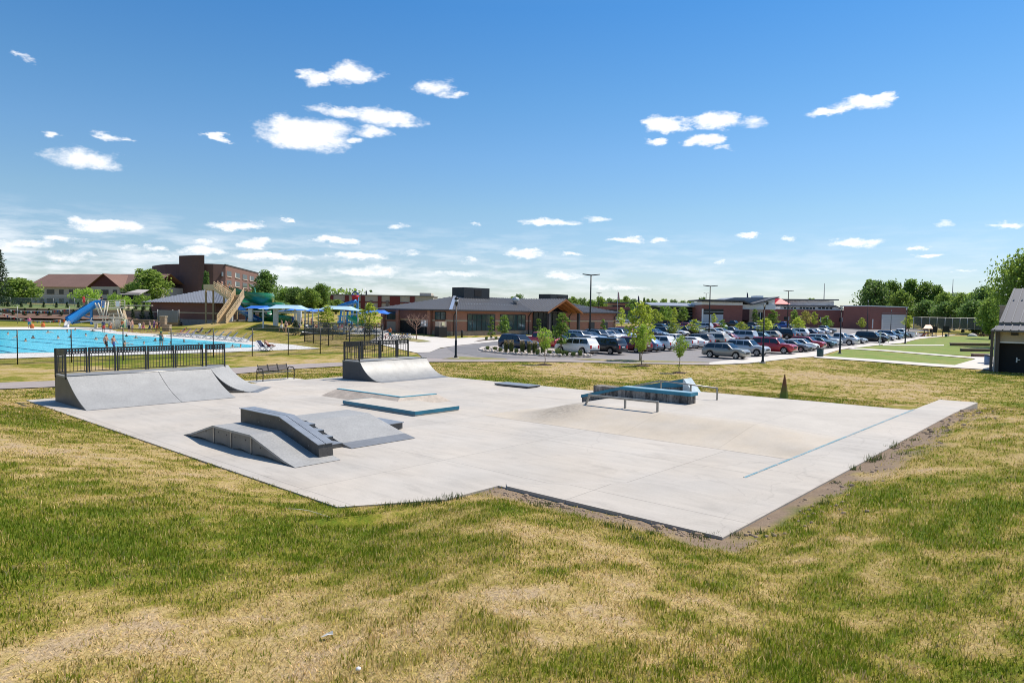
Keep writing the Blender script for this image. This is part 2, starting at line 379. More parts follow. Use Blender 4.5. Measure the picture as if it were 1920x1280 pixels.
f1 = noise_n(nt, P_, 3.0, 5, .7); f2 = noise_n(nt, scaled(nt, P_, (1, .45, 1)), 16, 3, .7)
gf = math_n(nt, 'ADD', attr(nt, 'green'), mapr(nt, f1, .25, .75, -.2, .2)); gf = math_n(nt, 'ADD', gf, mapr(nt, f2, .25, .75, -.2, .2), clamp=True)
c = mixc(nt, mapr(nt, gf, .0, .15, .7, 0), grass_ramp(nt, gf, 1.0), (.40, .295, .185))
c = mixc(nt, 1., c, mapr(nt, noise_n(nt, P_, 30, 2, .8), .3, .7, .62, 1.25), 'MULTIPLY')
dcol = mixc(nt, noise_n(nt, P_, 5, 5, .7), (.15, .105, .075), (.34, .255, .175))
nt.links.new(mixc(nt, attr(nt, 'dirt'), c, dcol), b.inputs['Base Color']); b.inputs['Roughness'].default_value = .95; b.inputs['Specular IOR Level'].default_value = .15
bn = nt.nodes.new('ShaderNodeBump'); bn.inputs['Strength'].default_value = .7; bn.inputs['Distance'].default_value = .06
nt.links.new(noise_n(nt, P_, 18, 4, .75), bn.inputs['Height']); nt.links.new(bn.outputs[0], b.inputs['Normal'])
me.materials.append(gm); go = bpy.data.objects.new('ground', me); COL.objects.link(go); tag(go, kind='structure')

# grass blades, a mass nobody could count
rs = np.random.RandomState(5)
def blades(n, r0, r1, seed, hs=(.035, .09), name='grass', drm=10, wk=1.):
    rr = (r0**.5+rs.rand(n)*(r1**.5-r0**.5))**2; th = (rs.rand(n)-.5)*2*rad(47)
    x = rr*np.sin(th); y = rr*np.cos(th)
    u, v, _ = slab_uv(x, y)
    dch = ((u-23.6)*1.75-(v+11.35)*1.08)/2.056
    ins = ((u > .3) & (u < 29.75) & (v > -11.32) & (v < 8.2) & ~((u > 24.72) & (v < -8.12)) & ~((u < 24.75) & (dch > -.12))) | ((u > 27.9) & (u < 30.2) & (v > -8.12) & (v < 16.6))
    dr = np.maximum(.2-u, v-8.2)
    d = dirt_of(x, y); g = green_of(x, y)
    fp = np.array(_R*1.), np.array(_U*1.), np.array(_F*1.); zz = terrain(x, y)-EYE[2]; dz = x*_F[0]+y*_F[1]+zz*_F[2]; pxx = 960+FPX*(x*_R[0]+y*_R[1]+zz*_R[2])/dz; pyy = 640-FPX*(x*_U[0]+y*_U[1]+zz*_U[2])/dz
    lim = np.interp(pxx, [-120, 100, 445, 540, 640, 800, 960, 1060, 1180, 1330, 1400, 1500, 1525, 1640, 1740, 1850, 1990], [735, 726.5, 701.5, 693, 687, 679, 678.6, 679, 682, 684.5, 682, 672, 671, 679, 687, 694, 702])
    ins = ins | (pyy < lim+.6) | ((u > -1.4) & (u < .4) & (v > -1.15) & (v < 1.75))
    keep = ~ins & (rs.rand(n) > d*.86) & (rs.rand(n) < .52+.7*g) & (dr < drm)
    x, y, g, rr = x[keep], y[keep], g[keep], rr[keep]; n = len(x)
    z = terrain(x, y)
    h = (hs[0]+(hs[1]-hs[0])*rs.rand(n)**1.6)*(.62+.62*g); w = wk*.0027*(1+rr/9.)*(.7+.6*rs.rand(n))
    an = rs.rand(n)*6.283; fx = np.cos(an); fy = np.sin(an); la = rs.rand(n)*6.283; ln = h*(.1+.55*rs.rand(n)**1.5+.5*(g < .3))
    lx = np.cos(la)*ln; ly = np.sin(la)*ln
    V = np.empty((n, 5, 3), np.float32)
    for k, (t, ww) in enumerate(((0, 1), (0, -1), (.5, .8), (.5, -.8), (1, 0))):
        V[:, k, 0] = x+fx*w*ww+lx*t*t; V[:, k, 1] = y+fy*w*ww+ly*t*t; V[:, k, 2] = z-.008+h*t*(1-.15*t)
    m = bpy.data.meshes.new(name); m.vertices.add(n*5); m.vertices.foreach_set('co', V.ravel())
    base = (np.arange(n)*5)[:, None]; L = np.concatenate([base+np.array([0, 1, 3, 2]), base+np.array([2, 3, 4])], 1).ravel().astype(np.int32)
    m.loops.add(n*7); m.loops.foreach_set('vertex_index', L); m.polygons.add(n*2)
    m.polygons.foreach_set('loop_start', (np.arange(n)[:, None]*7+np.array([0, 4])).ravel().astype(np.int32)); m.update(calc_edges=True)
    gj = np.clip(g-.03+rs.randn(n)*.33, 0, 1); br = .6+.85*rs.rand(n)
    for nm, val in (('green', gj), ('lum', br)):
        a = m.attributes.new(nm, 'FLOAT', 'POINT'); a.data.foreach_set('value', np.repeat(val, 5).astype(np.float32))
    m.materials.append(MATS['blade']); o = bpy.data.objects.new(name, m); COL.objects.link(o); return o
bm_, nt, b = newmat('blade'); MATS['blade'] = bm_
c = mixc(nt, 1., grass_ramp(nt, attr(nt, 'green'), 1.5), attr(nt, 'lum'), 'MULTIPLY')
nt.links.new(c, b.inputs['Base Color']); b.inputs['Roughness'].default_value = .8; b.inputs['Specular IOR Level'].default_value = .05
t = nt.nodes.new('ShaderNodeBsdfTranslucent'); nt.links.new(c, t.inputs[0]); mx = nt.nodes.new('ShaderNodeMixShader'); mx.inputs[0].default_value = .4
nt.links.new(b.outputs[0], mx.inputs[1]); nt.links.new(t.outputs[0], mx.inputs[2]); nt.links.new(mx.outputs[0], nt.nodes['Material Output'].inputs[0])
gb = blades(540000, 3.0, 34, 1)
tag(gb, 'short patchy grass, green mixed with dry straw, around the concrete slab', 'grass', kind='stuff')
gb2 = blades(330000, 26, 84, 2, (.035, .085), 'far_grass', 60, 1.9)
tag(gb2, 'dry mixed grass on the field beyond the concrete slab', 'grass', kind='stuff')
# taller tufts at the slab edge
tf = MB()
for i, (px, py, hh_) in enumerate([(1005,950,.14),(1030,948,.1),(1140,988,.12),(1175,995,.16),(1225,1003,.11),(1200,1012,.1),(1310,1007,.1),(1335,1008,.1),(840,938,.16),(800,945,.14),(820,942,.15),(780,948,.14),(860,934,.13),(760,948,.13),(700,950,.12),(730,950,.12),(660,950,.12),
        (950,905,.16),(1648,862,.2),(1635,866,.2),(1600,880,.13),(1672,840,.12),(1680,835,.14),(1710,826,.1),(1692,852,.1),(1545,945,.1),(1430,1000,.1),(1565,905,.07),(1380,1005,.1)]):
    p = ground(px, py)
    for k in range(46):
        q = p+np.array([RN.gauss(0, .07), RN.gauss(0, .07), 0]); q[2] = float(terrain(q[0], q[1]))-.01; a = RN.random()*6.28; l = hh_*RN.uniform(.5, 1.15); ln = RN.uniform(.1, .6)*l; b2 = RN.random()*6.28
        w = np.array([math.cos(a), math.sin(a), 0])*.006; t = np.array([math.cos(b2)*ln, math.sin(b2)*ln, l]); m2 = q+t*.5+np.array([0, 0, l*.08])
        tf.add([q+w, q-w, m2-w*.7, m2+w*.7, q+t], [(0, 1, 2, 3), (3, 2, 4)])
tuft = tf.build('grass_tufts', leafmat('tuft', (.05, .09, .018), (.11, .15, .035)))
tag(tuft, 'taller dark green grass tufts along the concrete slab edge', 'grass', kind='stuff')

cl = MB(); R_ = random.Random(6)
for i in range(520):
    if i % 4: v = R_.uniform(-8, 16); u = 29.75+.02*(v+8)+abs(R_.gauss(0, .55))+.08
    else: u = R_.uniform(24.9, 29.6); v = -8.2-abs(R_.gauss(0, .22))
    p = UV(u, v); p[2] = float(terrain(p[0], p[1]))-.008; s_ = R_.uniform(.012, .05)*(1 if R_.random() < .9 else 1.6)
    cl.lathe([(s_*.8, 0), (s_, s_*.3), (s_*.6, s_*.75), (s_*.1, s_*.85)], p, 5, smooth=False)
tag(cl.build('soil_clods', mat('clod', (.26, .19, .13), .95, 0, .35, 9)), 'small clods and stones on bare soil along the slab edge', 'soil', kind='stuff')
# ------------------------------------------------------------------ draped sheets
def on_plane(px, py, off):
    q = ray(px, py); z = 0.
    for _ in range(30): P = EYE+q*((z-EYE[2])/q[2]); z = .5*z+.5*(float(zfar(P[0], P[1]))+off)
    return P
def sheet(name, pxs, m, off=.02, kind='structure', plane=False):
    P = [(on_plane if plane else ground)(x, y, off) for x, y in pxs]
    tri = tessellate_polygon([[Vector((p[0], p[1], 0)) for p in P]])
    mb = MB(); mb.add(P, [tuple(t) for t in tri]); o = mb.build(name, m)
    bmn = o.data
    if kind: tag(o, kind=kind)
    return o
def ribbon(name, near, far, m, off=.03, n=40, k=5, kind='structure'):
    def samp(pl, t):
        xs = [p[0] for p in pl]; x = xs[0]+(xs[-1]-xs[0])*t; return x, np.interp(x, xs, [p[1] for p in pl])
    vs = []; fs = []
    for i in range(n+1):
        a = ground(*samp(near, i/n)); b = ground(*samp(far, i/n))
        for j in range(k+1):
            p = a+(b-a)*j/k; p[2] = float(terrain(p[0], p[1]))+off; vs.append(p)
    for i in range(n):
        for j in range(k): q = i*(k+1)+j; fs.append((q, q+k+1, q+k+2, q+1))
    o = MB().add(vs, fs, 0, True).build(name, m); return tag(o, kind=kind) if kind else o

# ------------------------------------------------------------------ skate slab
M_CON, nt, b = newmat('slab_concrete')
oc = ocoord(nt); sp = nt.nodes.new('ShaderNodeSeparateXYZ'); nt.links.new(oc, sp.inputs[0])
n1 = noise_n(nt, scaled(nt, oc, (1, 1, 1)), .35, 5, .65); n2 = noise_n(nt, scaled(nt, oc, (.35, 3, 1)), 1.3, 4, .7); n3 = noise_n(nt, oc, 28, 3, .7)
k = math_n(nt, 'MULTIPLY', mapr(nt, n1, .3, .7, .90, 1.07), mapr(nt, n2, .3, .7, .93, 1.05)); k = math_n(nt, 'MULTIPLY', k, mapr(nt, n3, .3, .7, .95, 1.05))
def joint(sock, off, pitch, wdt):
    f = math_n(nt, 'FRACT', math_n(nt, 'MULTIPLY_ADD', sock, 1/pitch, off/pitch+50)); return math_n(nt, 'LESS_THAN', f, wdt/pitch)
jn = math_n(nt, 'MAXIMUM', joint(sp.outputs[0], 1.1, 4.6, .024), joint(sp.outputs[1], 3.3, 3.9, .024))
k = math_n(nt, 'MULTIPLY', k, mapr(nt, jn, 0, 1, 1, .70))
tint = mixc(nt, mapr(nt, noise_n(nt, oc, .22, 3), .4, .65, 0, 1), (.44, .405, .358), (.465, .415, .352))
# scuffs left by wheels
sc = noise_n(nt, scaled(nt, oc, (3.5, .5, 1)), 2.2, 6, .75, 1.2); k = math_n(nt, 'MULTIPLY', k, mapr(nt, sc, .62, .72, 1, .82))
# hairline cracks, worn pour patches, water stains
vo = nt.nodes.new('ShaderNodeTexVoronoi'); vo.feature = 'DISTANCE_TO_EDGE'; vo.inputs['Scale'].default_value = .16
dn = nt.nodes.new('ShaderNodeTexNoise'); dn.inputs['Scale'].default_value = .9; dn.inputs['Detail'].default_value = 5; nt.links.new(oc, dn.inputs['Vector'])
vm = nt.nodes.new('ShaderNodeVectorMath'); vm.operation = 'MULTIPLY_ADD'; nt.links.new(dn.outputs['Color'], vm.inputs[0]); vm.inputs[1].default_value = (1.4, 1.4, 0); nt.links.new(oc, vm.inputs[2]); nt.links.new(vm.outputs[0], vo.inputs['Vector'])
k = math_n(nt, 'MULTIPLY', k, mapr(nt, vo.outputs['Distance'], .0, .003, .88, 1))
k = math_n(nt, 'MULTIPLY', k, mapr(nt, noise_n(nt, scaled(nt, oc, (.5, 1.6, 1)), .9, 6, .78, .6), .52, .70, 1, .83))
pv = nt.nodes.new('ShaderNodeTexWhiteNoise'); pv.noise_dimensions = '2D'; fl = nt.nodes.new('ShaderNodeVectorMath'); fl.operation = 'FLOOR'
pm = nt.nodes.new('ShaderNodeMapping'); pm.inputs['Scale'].default_value = (1/4.6, 1/3.9, 0); pm.inputs['Location'].default_value = (1.1/4.6, 3.3/3.9, 0); nt.links.new(oc, pm.inputs['Vector']); nt.links.new(pm.outputs[0], fl.inputs[0]); nt.links.new(fl.outputs[0], pv.inputs['Vector'])
k = math_n(nt, 'MULTIPLY', k, mapr(nt, pv.outputs['Value'], 0, 1, .955, 1.035))
nt.links.new(mixc(nt, 1., tint, k, 'MULTIPLY'), b.inputs['Base Color']); b.inputs['Roughness'].default_value = .75; b.inputs['Specular IOR Level'].default_value = .35
bn = nt.nodes.new('ShaderNodeBump'); bn.inputs['Strength'].default_value = .12; bn.inputs['Distance'].default_value = .01; nt.links.new(n3, bn.inputs['Height']); nt.links.new(bn.outputs[0], b.inputs['Normal'])
M_BANK, nt, b = newmat('bank_concrete')
oc = ocoord(nt)
k = math_n(nt, 'MULTIPLY', mapr(nt, noise_n(nt, oc, .6, 5, .7), .3, .7, .88, 1.08), mapr(nt, noise_n(nt, oc, 24, 3), .3, .7, .94, 1.05))
sp = nt.nodes.new('ShaderNodeSeparateXYZ'); nt.links.new(oc, sp.inputs[0])
jn = math_n(nt, 'MAXIMUM', joint(sp.outputs[0], 2.6, 3.2, .02), math_n(nt, 'MULTIPLY', joint(sp.outputs[1], -1.75, 40, .03), 1))
k = math_n(nt, 'MULTIPLY', k, mapr(nt, jn, 0, 1, 1, .8))
dk = noise_n(nt, oc, 7, 5, .8)
d0 = nt.nodes.new('ShaderNodeVectorMath'); d0.operation = 'DISTANCE'; nt.links.new(scaled(nt, oc, (1, .8, 1)), d0.inputs[0]); d0.inputs[1].default_value = (19.3, .55, .2)
k = math_n(nt, 'MULTIPLY', k, math_n(nt, 'SUBTRACT', 1, math_n(nt, 'MULTIPLY', mapr(nt, d0.outputs['Value'], .2, 1.7, .5, 0), mapr(nt, dk, .35, .6, .3, 1))))
band_ = math_n(nt, 'MULTIPLY', mapr(nt, sp.outputs[1], 1.2, 2.0, 1, 0), mapr(nt, noise_n(nt, oc, .9, 3), .3, .6, .5, 1))
nt.links.new(mixc(nt, 1., mixc(nt, band_, (.45, .41, .355), (.465, .40, .315)), k, 'MULTIPLY'), b.inputs['Base Color']); b.inputs['Roughness'].default_value = .8

slab = MB()
base = [(.35, -11.35), (23.6, -11.35), (24.68, -9.6), (24.68, -8.1), (28.4, -8.1), (28.4, 8.3), (.35, 8.3)]
slab.ext([(u, v, -.34) for u, v in base], (0, 0, .34))
so_ = slab.build('skate_slab', M_CON); so_.matrix_world = Matrix.Translation(Vector(O3)) @ SLAB_M; tag(so_, kind='structure')
def sobj(mb, name, mats, parent=None):
    o = mb.build(name, mats, parent)
    return o
# raised upper deck with its bank, as one height field
def plat(u, v):
    l = sstep(u, 17.4, 19.75); f = np.clip((v+1.05)/2.55, 0, 1); f = f*f*(3-2*f)*.45+f*.55
    rnd = np.minimum(l, 1)
    return .4*f*rnd
us = np.linspace(17.2, 29.12, 104); vs_ = np.linspace(-1.1, 8.27, 96); Ug, Vg = np.meshgrid(us, vs_); Hg = plat(Ug, Vg)
w_ = sstep(Ug, 25.6, 28.5)*sstep(Vg, -1.05, .4); Hg = Hg*(1-w_)+w_*np.minimum(strip_h(Vg)-.035, Hg+.1)
Hg = Hg*1.0+.004
q = MB(); n_ = len(us)
q.add(np.stack([Ug, Vg, Hg], -1).reshape(-1, 3), [(j*n_+i, j*n_+i+1, (j+1)*n_+i+1, (j+1)*n_+i) for j in range(len(vs_)-1) for i in range(n_-1)], 0, True)
for j, vv in ((len(vs_)-1, 8.27),):
    o = len(q.v); q.add([(u, vv, -.3) for u in us], []); s0 = j*n_
    for i in range(n_-1): q.f.append((s0+i+1, s0+i, o+i, o+i+1)); q.m.append(0); q.sm.append(False)
sobj(q, 'upper_deck', M_BANK, so_)
# raised strip along the right edge and the corner platform
def strip_l(v): return float(np.interp(v, [-8.12, -5.75, -4.3, 7.6, 12.2], [24.95, 27.35, 28.42, 28.93, 28.97]))
def strip_r(v): return 29.74+.46*min(1, max(0, (v+8.4)/20.4))
q = MB(); row = []
VV = [-8.12, -7.5, -7, -6.4, -5.75, -5, -4.6]+list(np.linspace(-4.3, 6, 28))+[8.27, 10, 12.1]
for i, v in enumerate(VV):
    h = float(strip_h(v)); ul = strip_l(v); ur = strip_r(v)
    row.append([(ul, v, h), (ul+(ur-ul)*.4, v, h), (ur-.015, v, h), (ur, v, h-.012), (ur, v, -.3)])
vs = [p for r in row for p in r]; fs = []
for i in range(len(row)-1):
    for j in range(4): fs.append((i*5+j, (i+1)*5+j, (i+1)*5+j+1, i*5+j+1))
o = len(vs); sk_ = []
for i, v in enumerate(VV):
    w_ = .42*float(1-sstep(v, -5.2, -3.6)); ul = strip_l(v); vs.append((ul-w_*.72, v+w_*.7, .004 if w_ > .01 else -.1))
for i in range(len(row)-1): fs.append((o+i, o+i+1, (i+1)*5, i*5))
vs += [(strip_l(-8.12), -8.12, -.3)]; fs.append((0, 1, 2, 3, 4, len(vs)-1))
q.add(vs, [f[::-1] for f in fs])
sobj(q, 'ledge_strip', M_CON, so_)
def chipped(name, c, under, amt):
    m, nt, b = newmat(name); oc = ocoord(nt)
    n_a = noise_n(nt, scaled(nt, oc, (1, 1, 2.2)), 4.5, 6, .8); base_ = mixc(nt, 1., c, mapr(nt, noise_n(nt, oc, 1.7, 4, .7), .3, .7, .75, 1.2), 'MULTIPLY')
    nt.links.new(mixc(nt, mapr(nt, n_a, amt, amt+.05, 0, .85), base_, under), b.inputs['Base Color']); b.inputs['Roughness'].default_value = .5; return m
M_BLUE = chipped('blue_steel', (.014, .175, .265), (.20, .17, .145), .64)
q = MB(); vsr = [v for v in VV if v > -4.4 and v < 8.3]
for v0, v1 in zip(vsr[:-1], vsr[1:]):
    a0 = strip_l(v0); a1 = strip_l(v1); h0 = float(strip_h(v0))+.006; h1 = float(strip_h(v1))+.006
    q.add([(a0-.035, v0, h0), (a0+.03, v0, h0), (a1+.03, v1, h1), (a1-.035, v1, h1), (a0-.035, v0, h0-.09), (a1-.035, v1, h1-.09)], [(0, 1, 2, 3), (4, 0, 3, 5)])
sobj(q, 'steel_edge', chipped('blue_edge', (.14, .27, .31), (.36, .34, .30), .50), so_)

# ------------------------------------------------------------------ skate obstacles (all in slab coordinates)
M_GAL = mat('galvanised', (.27, .268, .258), .55, .2, .16, 2.2, fine=.10)
M_GAL2 = mat('ramp_sheet', (.325, .32, .305), .6, .15, .12, 1.4, fine=.12, stretch=(1, 1, 1))
M_TOE = mat('toe_plate', (.235, .238, .24), .5, .45, .14, 3, fine=.1)
M_SIDE = mat('side_panel', (.085, .084, .082), .5, .2, .25, 1.6, fine=.15)
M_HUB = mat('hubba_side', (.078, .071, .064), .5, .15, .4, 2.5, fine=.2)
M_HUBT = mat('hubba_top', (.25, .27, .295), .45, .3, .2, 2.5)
M_FRAME = mat('rail_dark', (.035, .036, .038), .5, .3, .15, 2)
M_STEEL = mat('worn_steel', (.30, .29, .27), .4, .7, .25, 8, fine=.2)
def sthing(name, label, cat, u, v, h=0, rz=0, group=None):
    M = SLAB_M @ Matrix.Rotation(rz, 4, 'Z'); return thing(name, label, cat, UV(u, v, h), group=group, M=M)
def qpipe_curve(u0, u1, h, n=14, straight=0.0):
    # coping at (u0,h), toe at (u1,0): circular arc tangent to the floor
    L = u1-u0; R = (L*L+h*h)/(2*h); pts = []
    a1 = math.asin(min(1, L/R))
    for i in range(n+1):
        a = a1*(1-i/n); x = u1-R*math.sin(a); z = R-R*math.cos(a); pts.append((x, z))
    if straight:
        pts = [(x*(1-straight)+(u0+(u1-u0)*i/n)*straight, z*(1-straight)+h*(1-i/n)*straight) for i, (x, z) in enumerate(pts)]
    return pts
def surf(mb, prof, v0, v1, th=.02, mi=0):
    vs = []; n = len(prof)
    for v in (v0, v1): vs += [(u, v, z+.012) for u, z in prof]
    fs = [(i+1, i, n+i, n+i+1) for i in range(n-1)]
    mb.add(vs, [f[::-1] for f in fs], mi, True)
    # edge lips
    for v, s in ((v0, 1), (v1, -1)):
        vs = [(u, v, z+.012) for u, z in prof]+[(u, v, z-.035) for u, z in prof]
        mb.add(vs, [((i, i+1, n+i+1, n+i) if s < 0 else (i+1, i, n+i, n+i+1))[::-1] for i in range(n-1)], mi)
def side(mb, prof, v, t=.02, extra=None, mi=0):
    loop = [(u, v, z-.03) for u, z in prof if z > .035]+[(prof[-1][0]-.12, v, .005)]
    loop += [(extra if extra is not None else prof[0][0], v, .005)]
    if extra is not None: loop += [(extra, v, prof[0][1]-.03)]
    mb.ext(loop, (0, t, 0), mi)
def guard(parent, pts, h0, posts_w=.06, tall=1.07, grey=()):
    # guard rail: upright posts, perforated top band, thin bars; one part per panel
    for i in range(len(pts)-1):
        a = np.array([*pts[i], h0]); b = np.array([*pts[i+1], h0]); L = np.linalg.norm(b-a); d = (b-a)/L; sd = np.array([-d[1], d[0], 0])
        mb = MB()
        for e, s in ((a, 1), (b, -1)):
            p = e+d*s*.05; mb.bar(p-[0, 0, .12], p+[0, 0, tall], posts_w)
        mb.bar(a+d*.05+[0, 0, .07], b-d*.05+[0, 0, .07], .035, .035)
        n = max(2, int(L/.125))
        for k in range(1, n):
            p = a+d*(L*k/n); mb.bar(p+[0, 0, .07], p+[0, 0, tall-.26], .018)
        g = mb.build('guard_panel', M_FRAME, parent)
        # perforated band
        mb = MB(); z0, z1 = tall-.27, tall-.01
        nh = max(4, int((L-.1)/.105)); w = (L-.1)/nh; x0 = .05
        def strip(xa, xb, za, zb): mb.bar(a+d*xa+[0, 0, (za+zb)/2], a+d*xb+[0, 0, (za+zb)/2], .006, zb-za)
        rows = [z0, z0+.045, z0+.085, z0+.145, z0+.185, z1]
        strip(x0, L-.05, rows[0], rows[1]); strip(x0, L-.05, rows[2], rows[3]); strip(x0, L-.05, rows[4], rows[5])
        for ra, rb in ((1, 2), (3, 4)):
            for k in range(nh):
                xa = x0+w*k+(.0 if ra == 1 else 0); strip(xa, xa+w*.6, rows[ra], rows[rb])
        mb.build('perforated_band', M_FRAME, g)
    for i, p in enumerate(pts):
        pass
# long bank ramp at the left
t = sthing('bank_ramp', 'long grey steel bank ramp with black guard rail along its deck', 'ramp', 1.6, -10.6)
H0 = 1.12; cu = 1.62; toe = 4.12
prof = qpipe_curve(cu, toe, H0, 14, .55)
for va, vb in ((0, 3.45), (3.47, 5.72)):
    mb = MB(); surf(mb, prof, va, vb); mb.build('ramp_sheet', M_GAL2, t)
mb = MB(); mb.add([(toe-.32, 0, .03), (toe+.05, 0, .006), (toe+.05, 5.72, .006), (toe-.32, 5.72, .03)], [(0, 1, 2, 3)]); mb.build('toe_plate', M_TOE, t)
mb = MB(); side(mb, prof, -.004, .03, 0.0); mb.build('side_panel', M_SIDE, t)
mb = MB(); mb.ext([(0, 0.04, 0.01), (.03, .04, .01), (.03, .04, H0-.06), (0, .04, H0-.06)], (0, 7.0, 0)); mb.build('back_panel', M_SIDE, t)
mb = MB(); mb.ext([(-.02, -.01, H0-.05), (cu, -.01, H0-.05), (cu, 5.72, H0-.05), (.1, 7.15, H0-.05), (-.02, 7.15, H0-.05)], (0, 0, .06)); mb.build('deck', M_GAL, t)
mb = MB(); mb.tube([(cu+.01, -.01, H0), (cu+.01, 5.72, H0)], .028, 8); mb.build('coping', M_STEEL, t)
guard(t, [(cu-.05, 0), (0.05, 0)], H0); guard(t, [(.05, 0), (.05, 1.2), (.05, 2.3), (.05, 3.55), (.05, 4.75), (.0, 6.1)], H0)
guard(t, [(.05, 6.15), (.28, 7.05)], H0)
# angled quarter pipe joined to its far end
t = sthing('quarter_pipe', 'narrow grey quarter pipe angled off the end of the long bank ramp', 'ramp', 3.2, -4.86, rz=rad(47))
H1 = 1.1; prof = qpipe_curve(0, 2.02, H1, 16)
mb = MB(); surf(mb, prof, 0.02, 2.38); mb.build('ramp_sheet', M_GAL2, t)
mb = MB(); side(mb, prof, .02, .03, -.35); mb.build('side_panel', M_SIDE, t); mb = MB(); side(mb, prof, 2.35, .03, -.35); mb.build('side_panel', M_SIDE, t)
mb = MB(); mb.add([(1.78, .02, .035), (2.1, .02, .006), (2.1, 2.38, .006), (1.78, 2.38, .035)], [(0, 1, 2, 3)]); mb.build('toe_plate', M_TOE, t)
mb = MB(); mb.box(-.9, 0, .02, 2.38, H1-.05, H1+.02); mb.build('deck', M_GAL, t)
mb = MB(); mb.bar((.3, -.01, .07), (1.5, -.01, .07), .03, .05); mb.build('frame_bar', M_STEEL, t)
# middle quarter pipe
t = sthing('quarter_pipe', 'grey quarter pipe with dark side and railed deck, standing alone by the bench', 'ramp', 1.45, 3.35, rz=rad(2))
H2 = 1.04; cu = 1.6; toe = 3.5; W2 = 4.9
prof = qpipe_curve(cu, toe, H2, 16)
mb = MB(); surf(mb, prof, 0, W2); mb.build('ramp_sheet', M_GAL, t)
mb = MB(); mb.add([(toe-.3, 0, .035), (toe+.1, 0, .006), (toe+.1, W2, .006), (toe-.3, W2, .035)], [(0, 1, 2, 3)]); mb.build('toe_plate', M_TOE, t)
M_SIDE2 = mat('side_slate', (.052, .058, .07), .5, .2, .15, 2)
mb = MB(); side(mb, prof, -.005, .03, 0); mb.build('side_panel', M_SIDE2, t); mb = MB(); side(mb, prof, W2-.025, .03, 0); mb.build('side_panel', M_SIDE2, t); mb = MB(); mb.box(cu-.03, cu+.01, -.012, -.006, .02, H2-.03, 0); mb.build('panel_seam', M_SIDE2, t)
mb = MB(); mb.box(0, .03, .04, W2-.04, .02, H2-.05); mb.build('back_panel', M_SIDE2, t)
mb = MB(); mb.box(-.02, cu, -.01, W2, H2-.045, H2+.012); mb.build('deck', M_GAL, t)
mb = MB(); mb.tube([(cu+.01, -.01, H2), (cu+.01, W2, H2)], .028, 8); mb.build('coping', M_STEEL, t)
guard(t, [(cu-.05, .04), (.05, .04)], H2); guard(t, [(.05, .04), (.05, 1.3), (.05, 2.6), (.05, 3.9), (.05, W2-.05)], H2)
# fun box in front
t = sthing('fun_box', 'grey steel fun box with dark sloping hubba ledge, stairs and wide bank', 'ramp', 13.6, -10.2)
def fx(u): return u-13.6
def fv(v): return v+10.2
HF = .5
profL = [(0, 0), (.5, .10), (2.0, HF), (4.2, HF), (5.9, .09), (6.45, 0)]
mb = MB(); pr = profL; v0, v1 = 0, 1.25; n = len(pr)
mb.add([(u, v0, z+.01) for u, z in pr]+[(u, v1, z+.01) for u, z in pr], [(i, i+1, n+i+1, n+i) for i in range(n-1)])
mb.add([(u, v0, z+.01) for u, z in pr]+[(u, v0, max(0.004, z-.045)) for u, z in pr], [(i+1, i, n+i, n+i+1) for i in range(n-1)])
mb.build('ramp_sheet', M_GAL2, t)
mb = MB()
def panel(ua, ub, mi=0):
    zt = lambda u: np.interp(u, [p[0] for p in pr], [p[1] for p in pr])-.04
    m_ = (ua+ub)/2; uu = [ua+(ub-ua)*i/6 for i in range(7)]
    bot = [(u, .03, .012+.055*math.sin(math.pi*i/6)) for i, u in enumerate(uu)]
    topl = [(u, .03, float(zt(u))) for u in sorted(set([ua, ub]+[p[0] for p in pr if ua < p[0] < ub]), reverse=True)]
    mb.ext(bot+topl, (0, .02, 0))
M_SIDE3 = mat('side_grey', (.17, .168, .16), .5, .3, .2, 2.2, fine=.12)
for ua, ub in ((.45, 2.0), (2.05, 3.05), (3.12, 4.2), (4.25, 5.75)): mb = MB(); panel(ua, ub); mb.build('side_panel', M_SIDE3, t)
for u in (2.02, 3.08, 4.22): mb = MB(); mb.box(u-.03, u+.03, .012, .028, .03, HF-.045); mb.build('panel_strip', M_STEEL, t)
for u, z in ((1.5, .28), (2.3, .36), (2.8, .34), (3.3, .34), (3.9, .34), (4.7, .24)): mb = MB(); mb.tube([(u, .031, z), (u, .02, z)], .018, 6); mb.build('bolt', M_FRAME, t)
hp = [(1.9, .50), (1.9, .885), (4.15, .875), (6.05, .37), (6.1, .03), (5.9, .03), (4.15, .50)]
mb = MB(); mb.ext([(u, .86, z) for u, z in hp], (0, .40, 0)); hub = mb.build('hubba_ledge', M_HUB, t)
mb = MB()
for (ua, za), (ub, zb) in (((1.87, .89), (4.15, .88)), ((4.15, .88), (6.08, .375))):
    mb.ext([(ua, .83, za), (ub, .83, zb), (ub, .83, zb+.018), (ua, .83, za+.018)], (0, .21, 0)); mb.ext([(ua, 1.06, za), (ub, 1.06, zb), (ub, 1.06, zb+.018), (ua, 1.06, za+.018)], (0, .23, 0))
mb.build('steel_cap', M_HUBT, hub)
for u, z in ((2.5, .75), (3.0, .62), (4.15, .80), (4.9, .62), (5.3, .55), (5.6, .30), (3.6, .72), (4.5, .42)): mb = MB(); mb.tube([(u, .862, z), (u, .852, z)], .016, 6); mb.build('bolt', M_STEEL, hub)
for i in range(4):
    u0 = 3.25+i*.46; z = HF-.02-(i)*.125
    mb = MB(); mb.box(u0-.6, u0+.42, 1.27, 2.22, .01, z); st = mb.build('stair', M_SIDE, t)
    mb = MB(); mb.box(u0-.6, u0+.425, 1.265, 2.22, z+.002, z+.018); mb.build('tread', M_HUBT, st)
pb = [(1.95, HF), (3.16, HF), (4.95, .075), (5.4, 0)]
mb = MB(); n = len(pb); v0, v1 = 2.25, 4.45
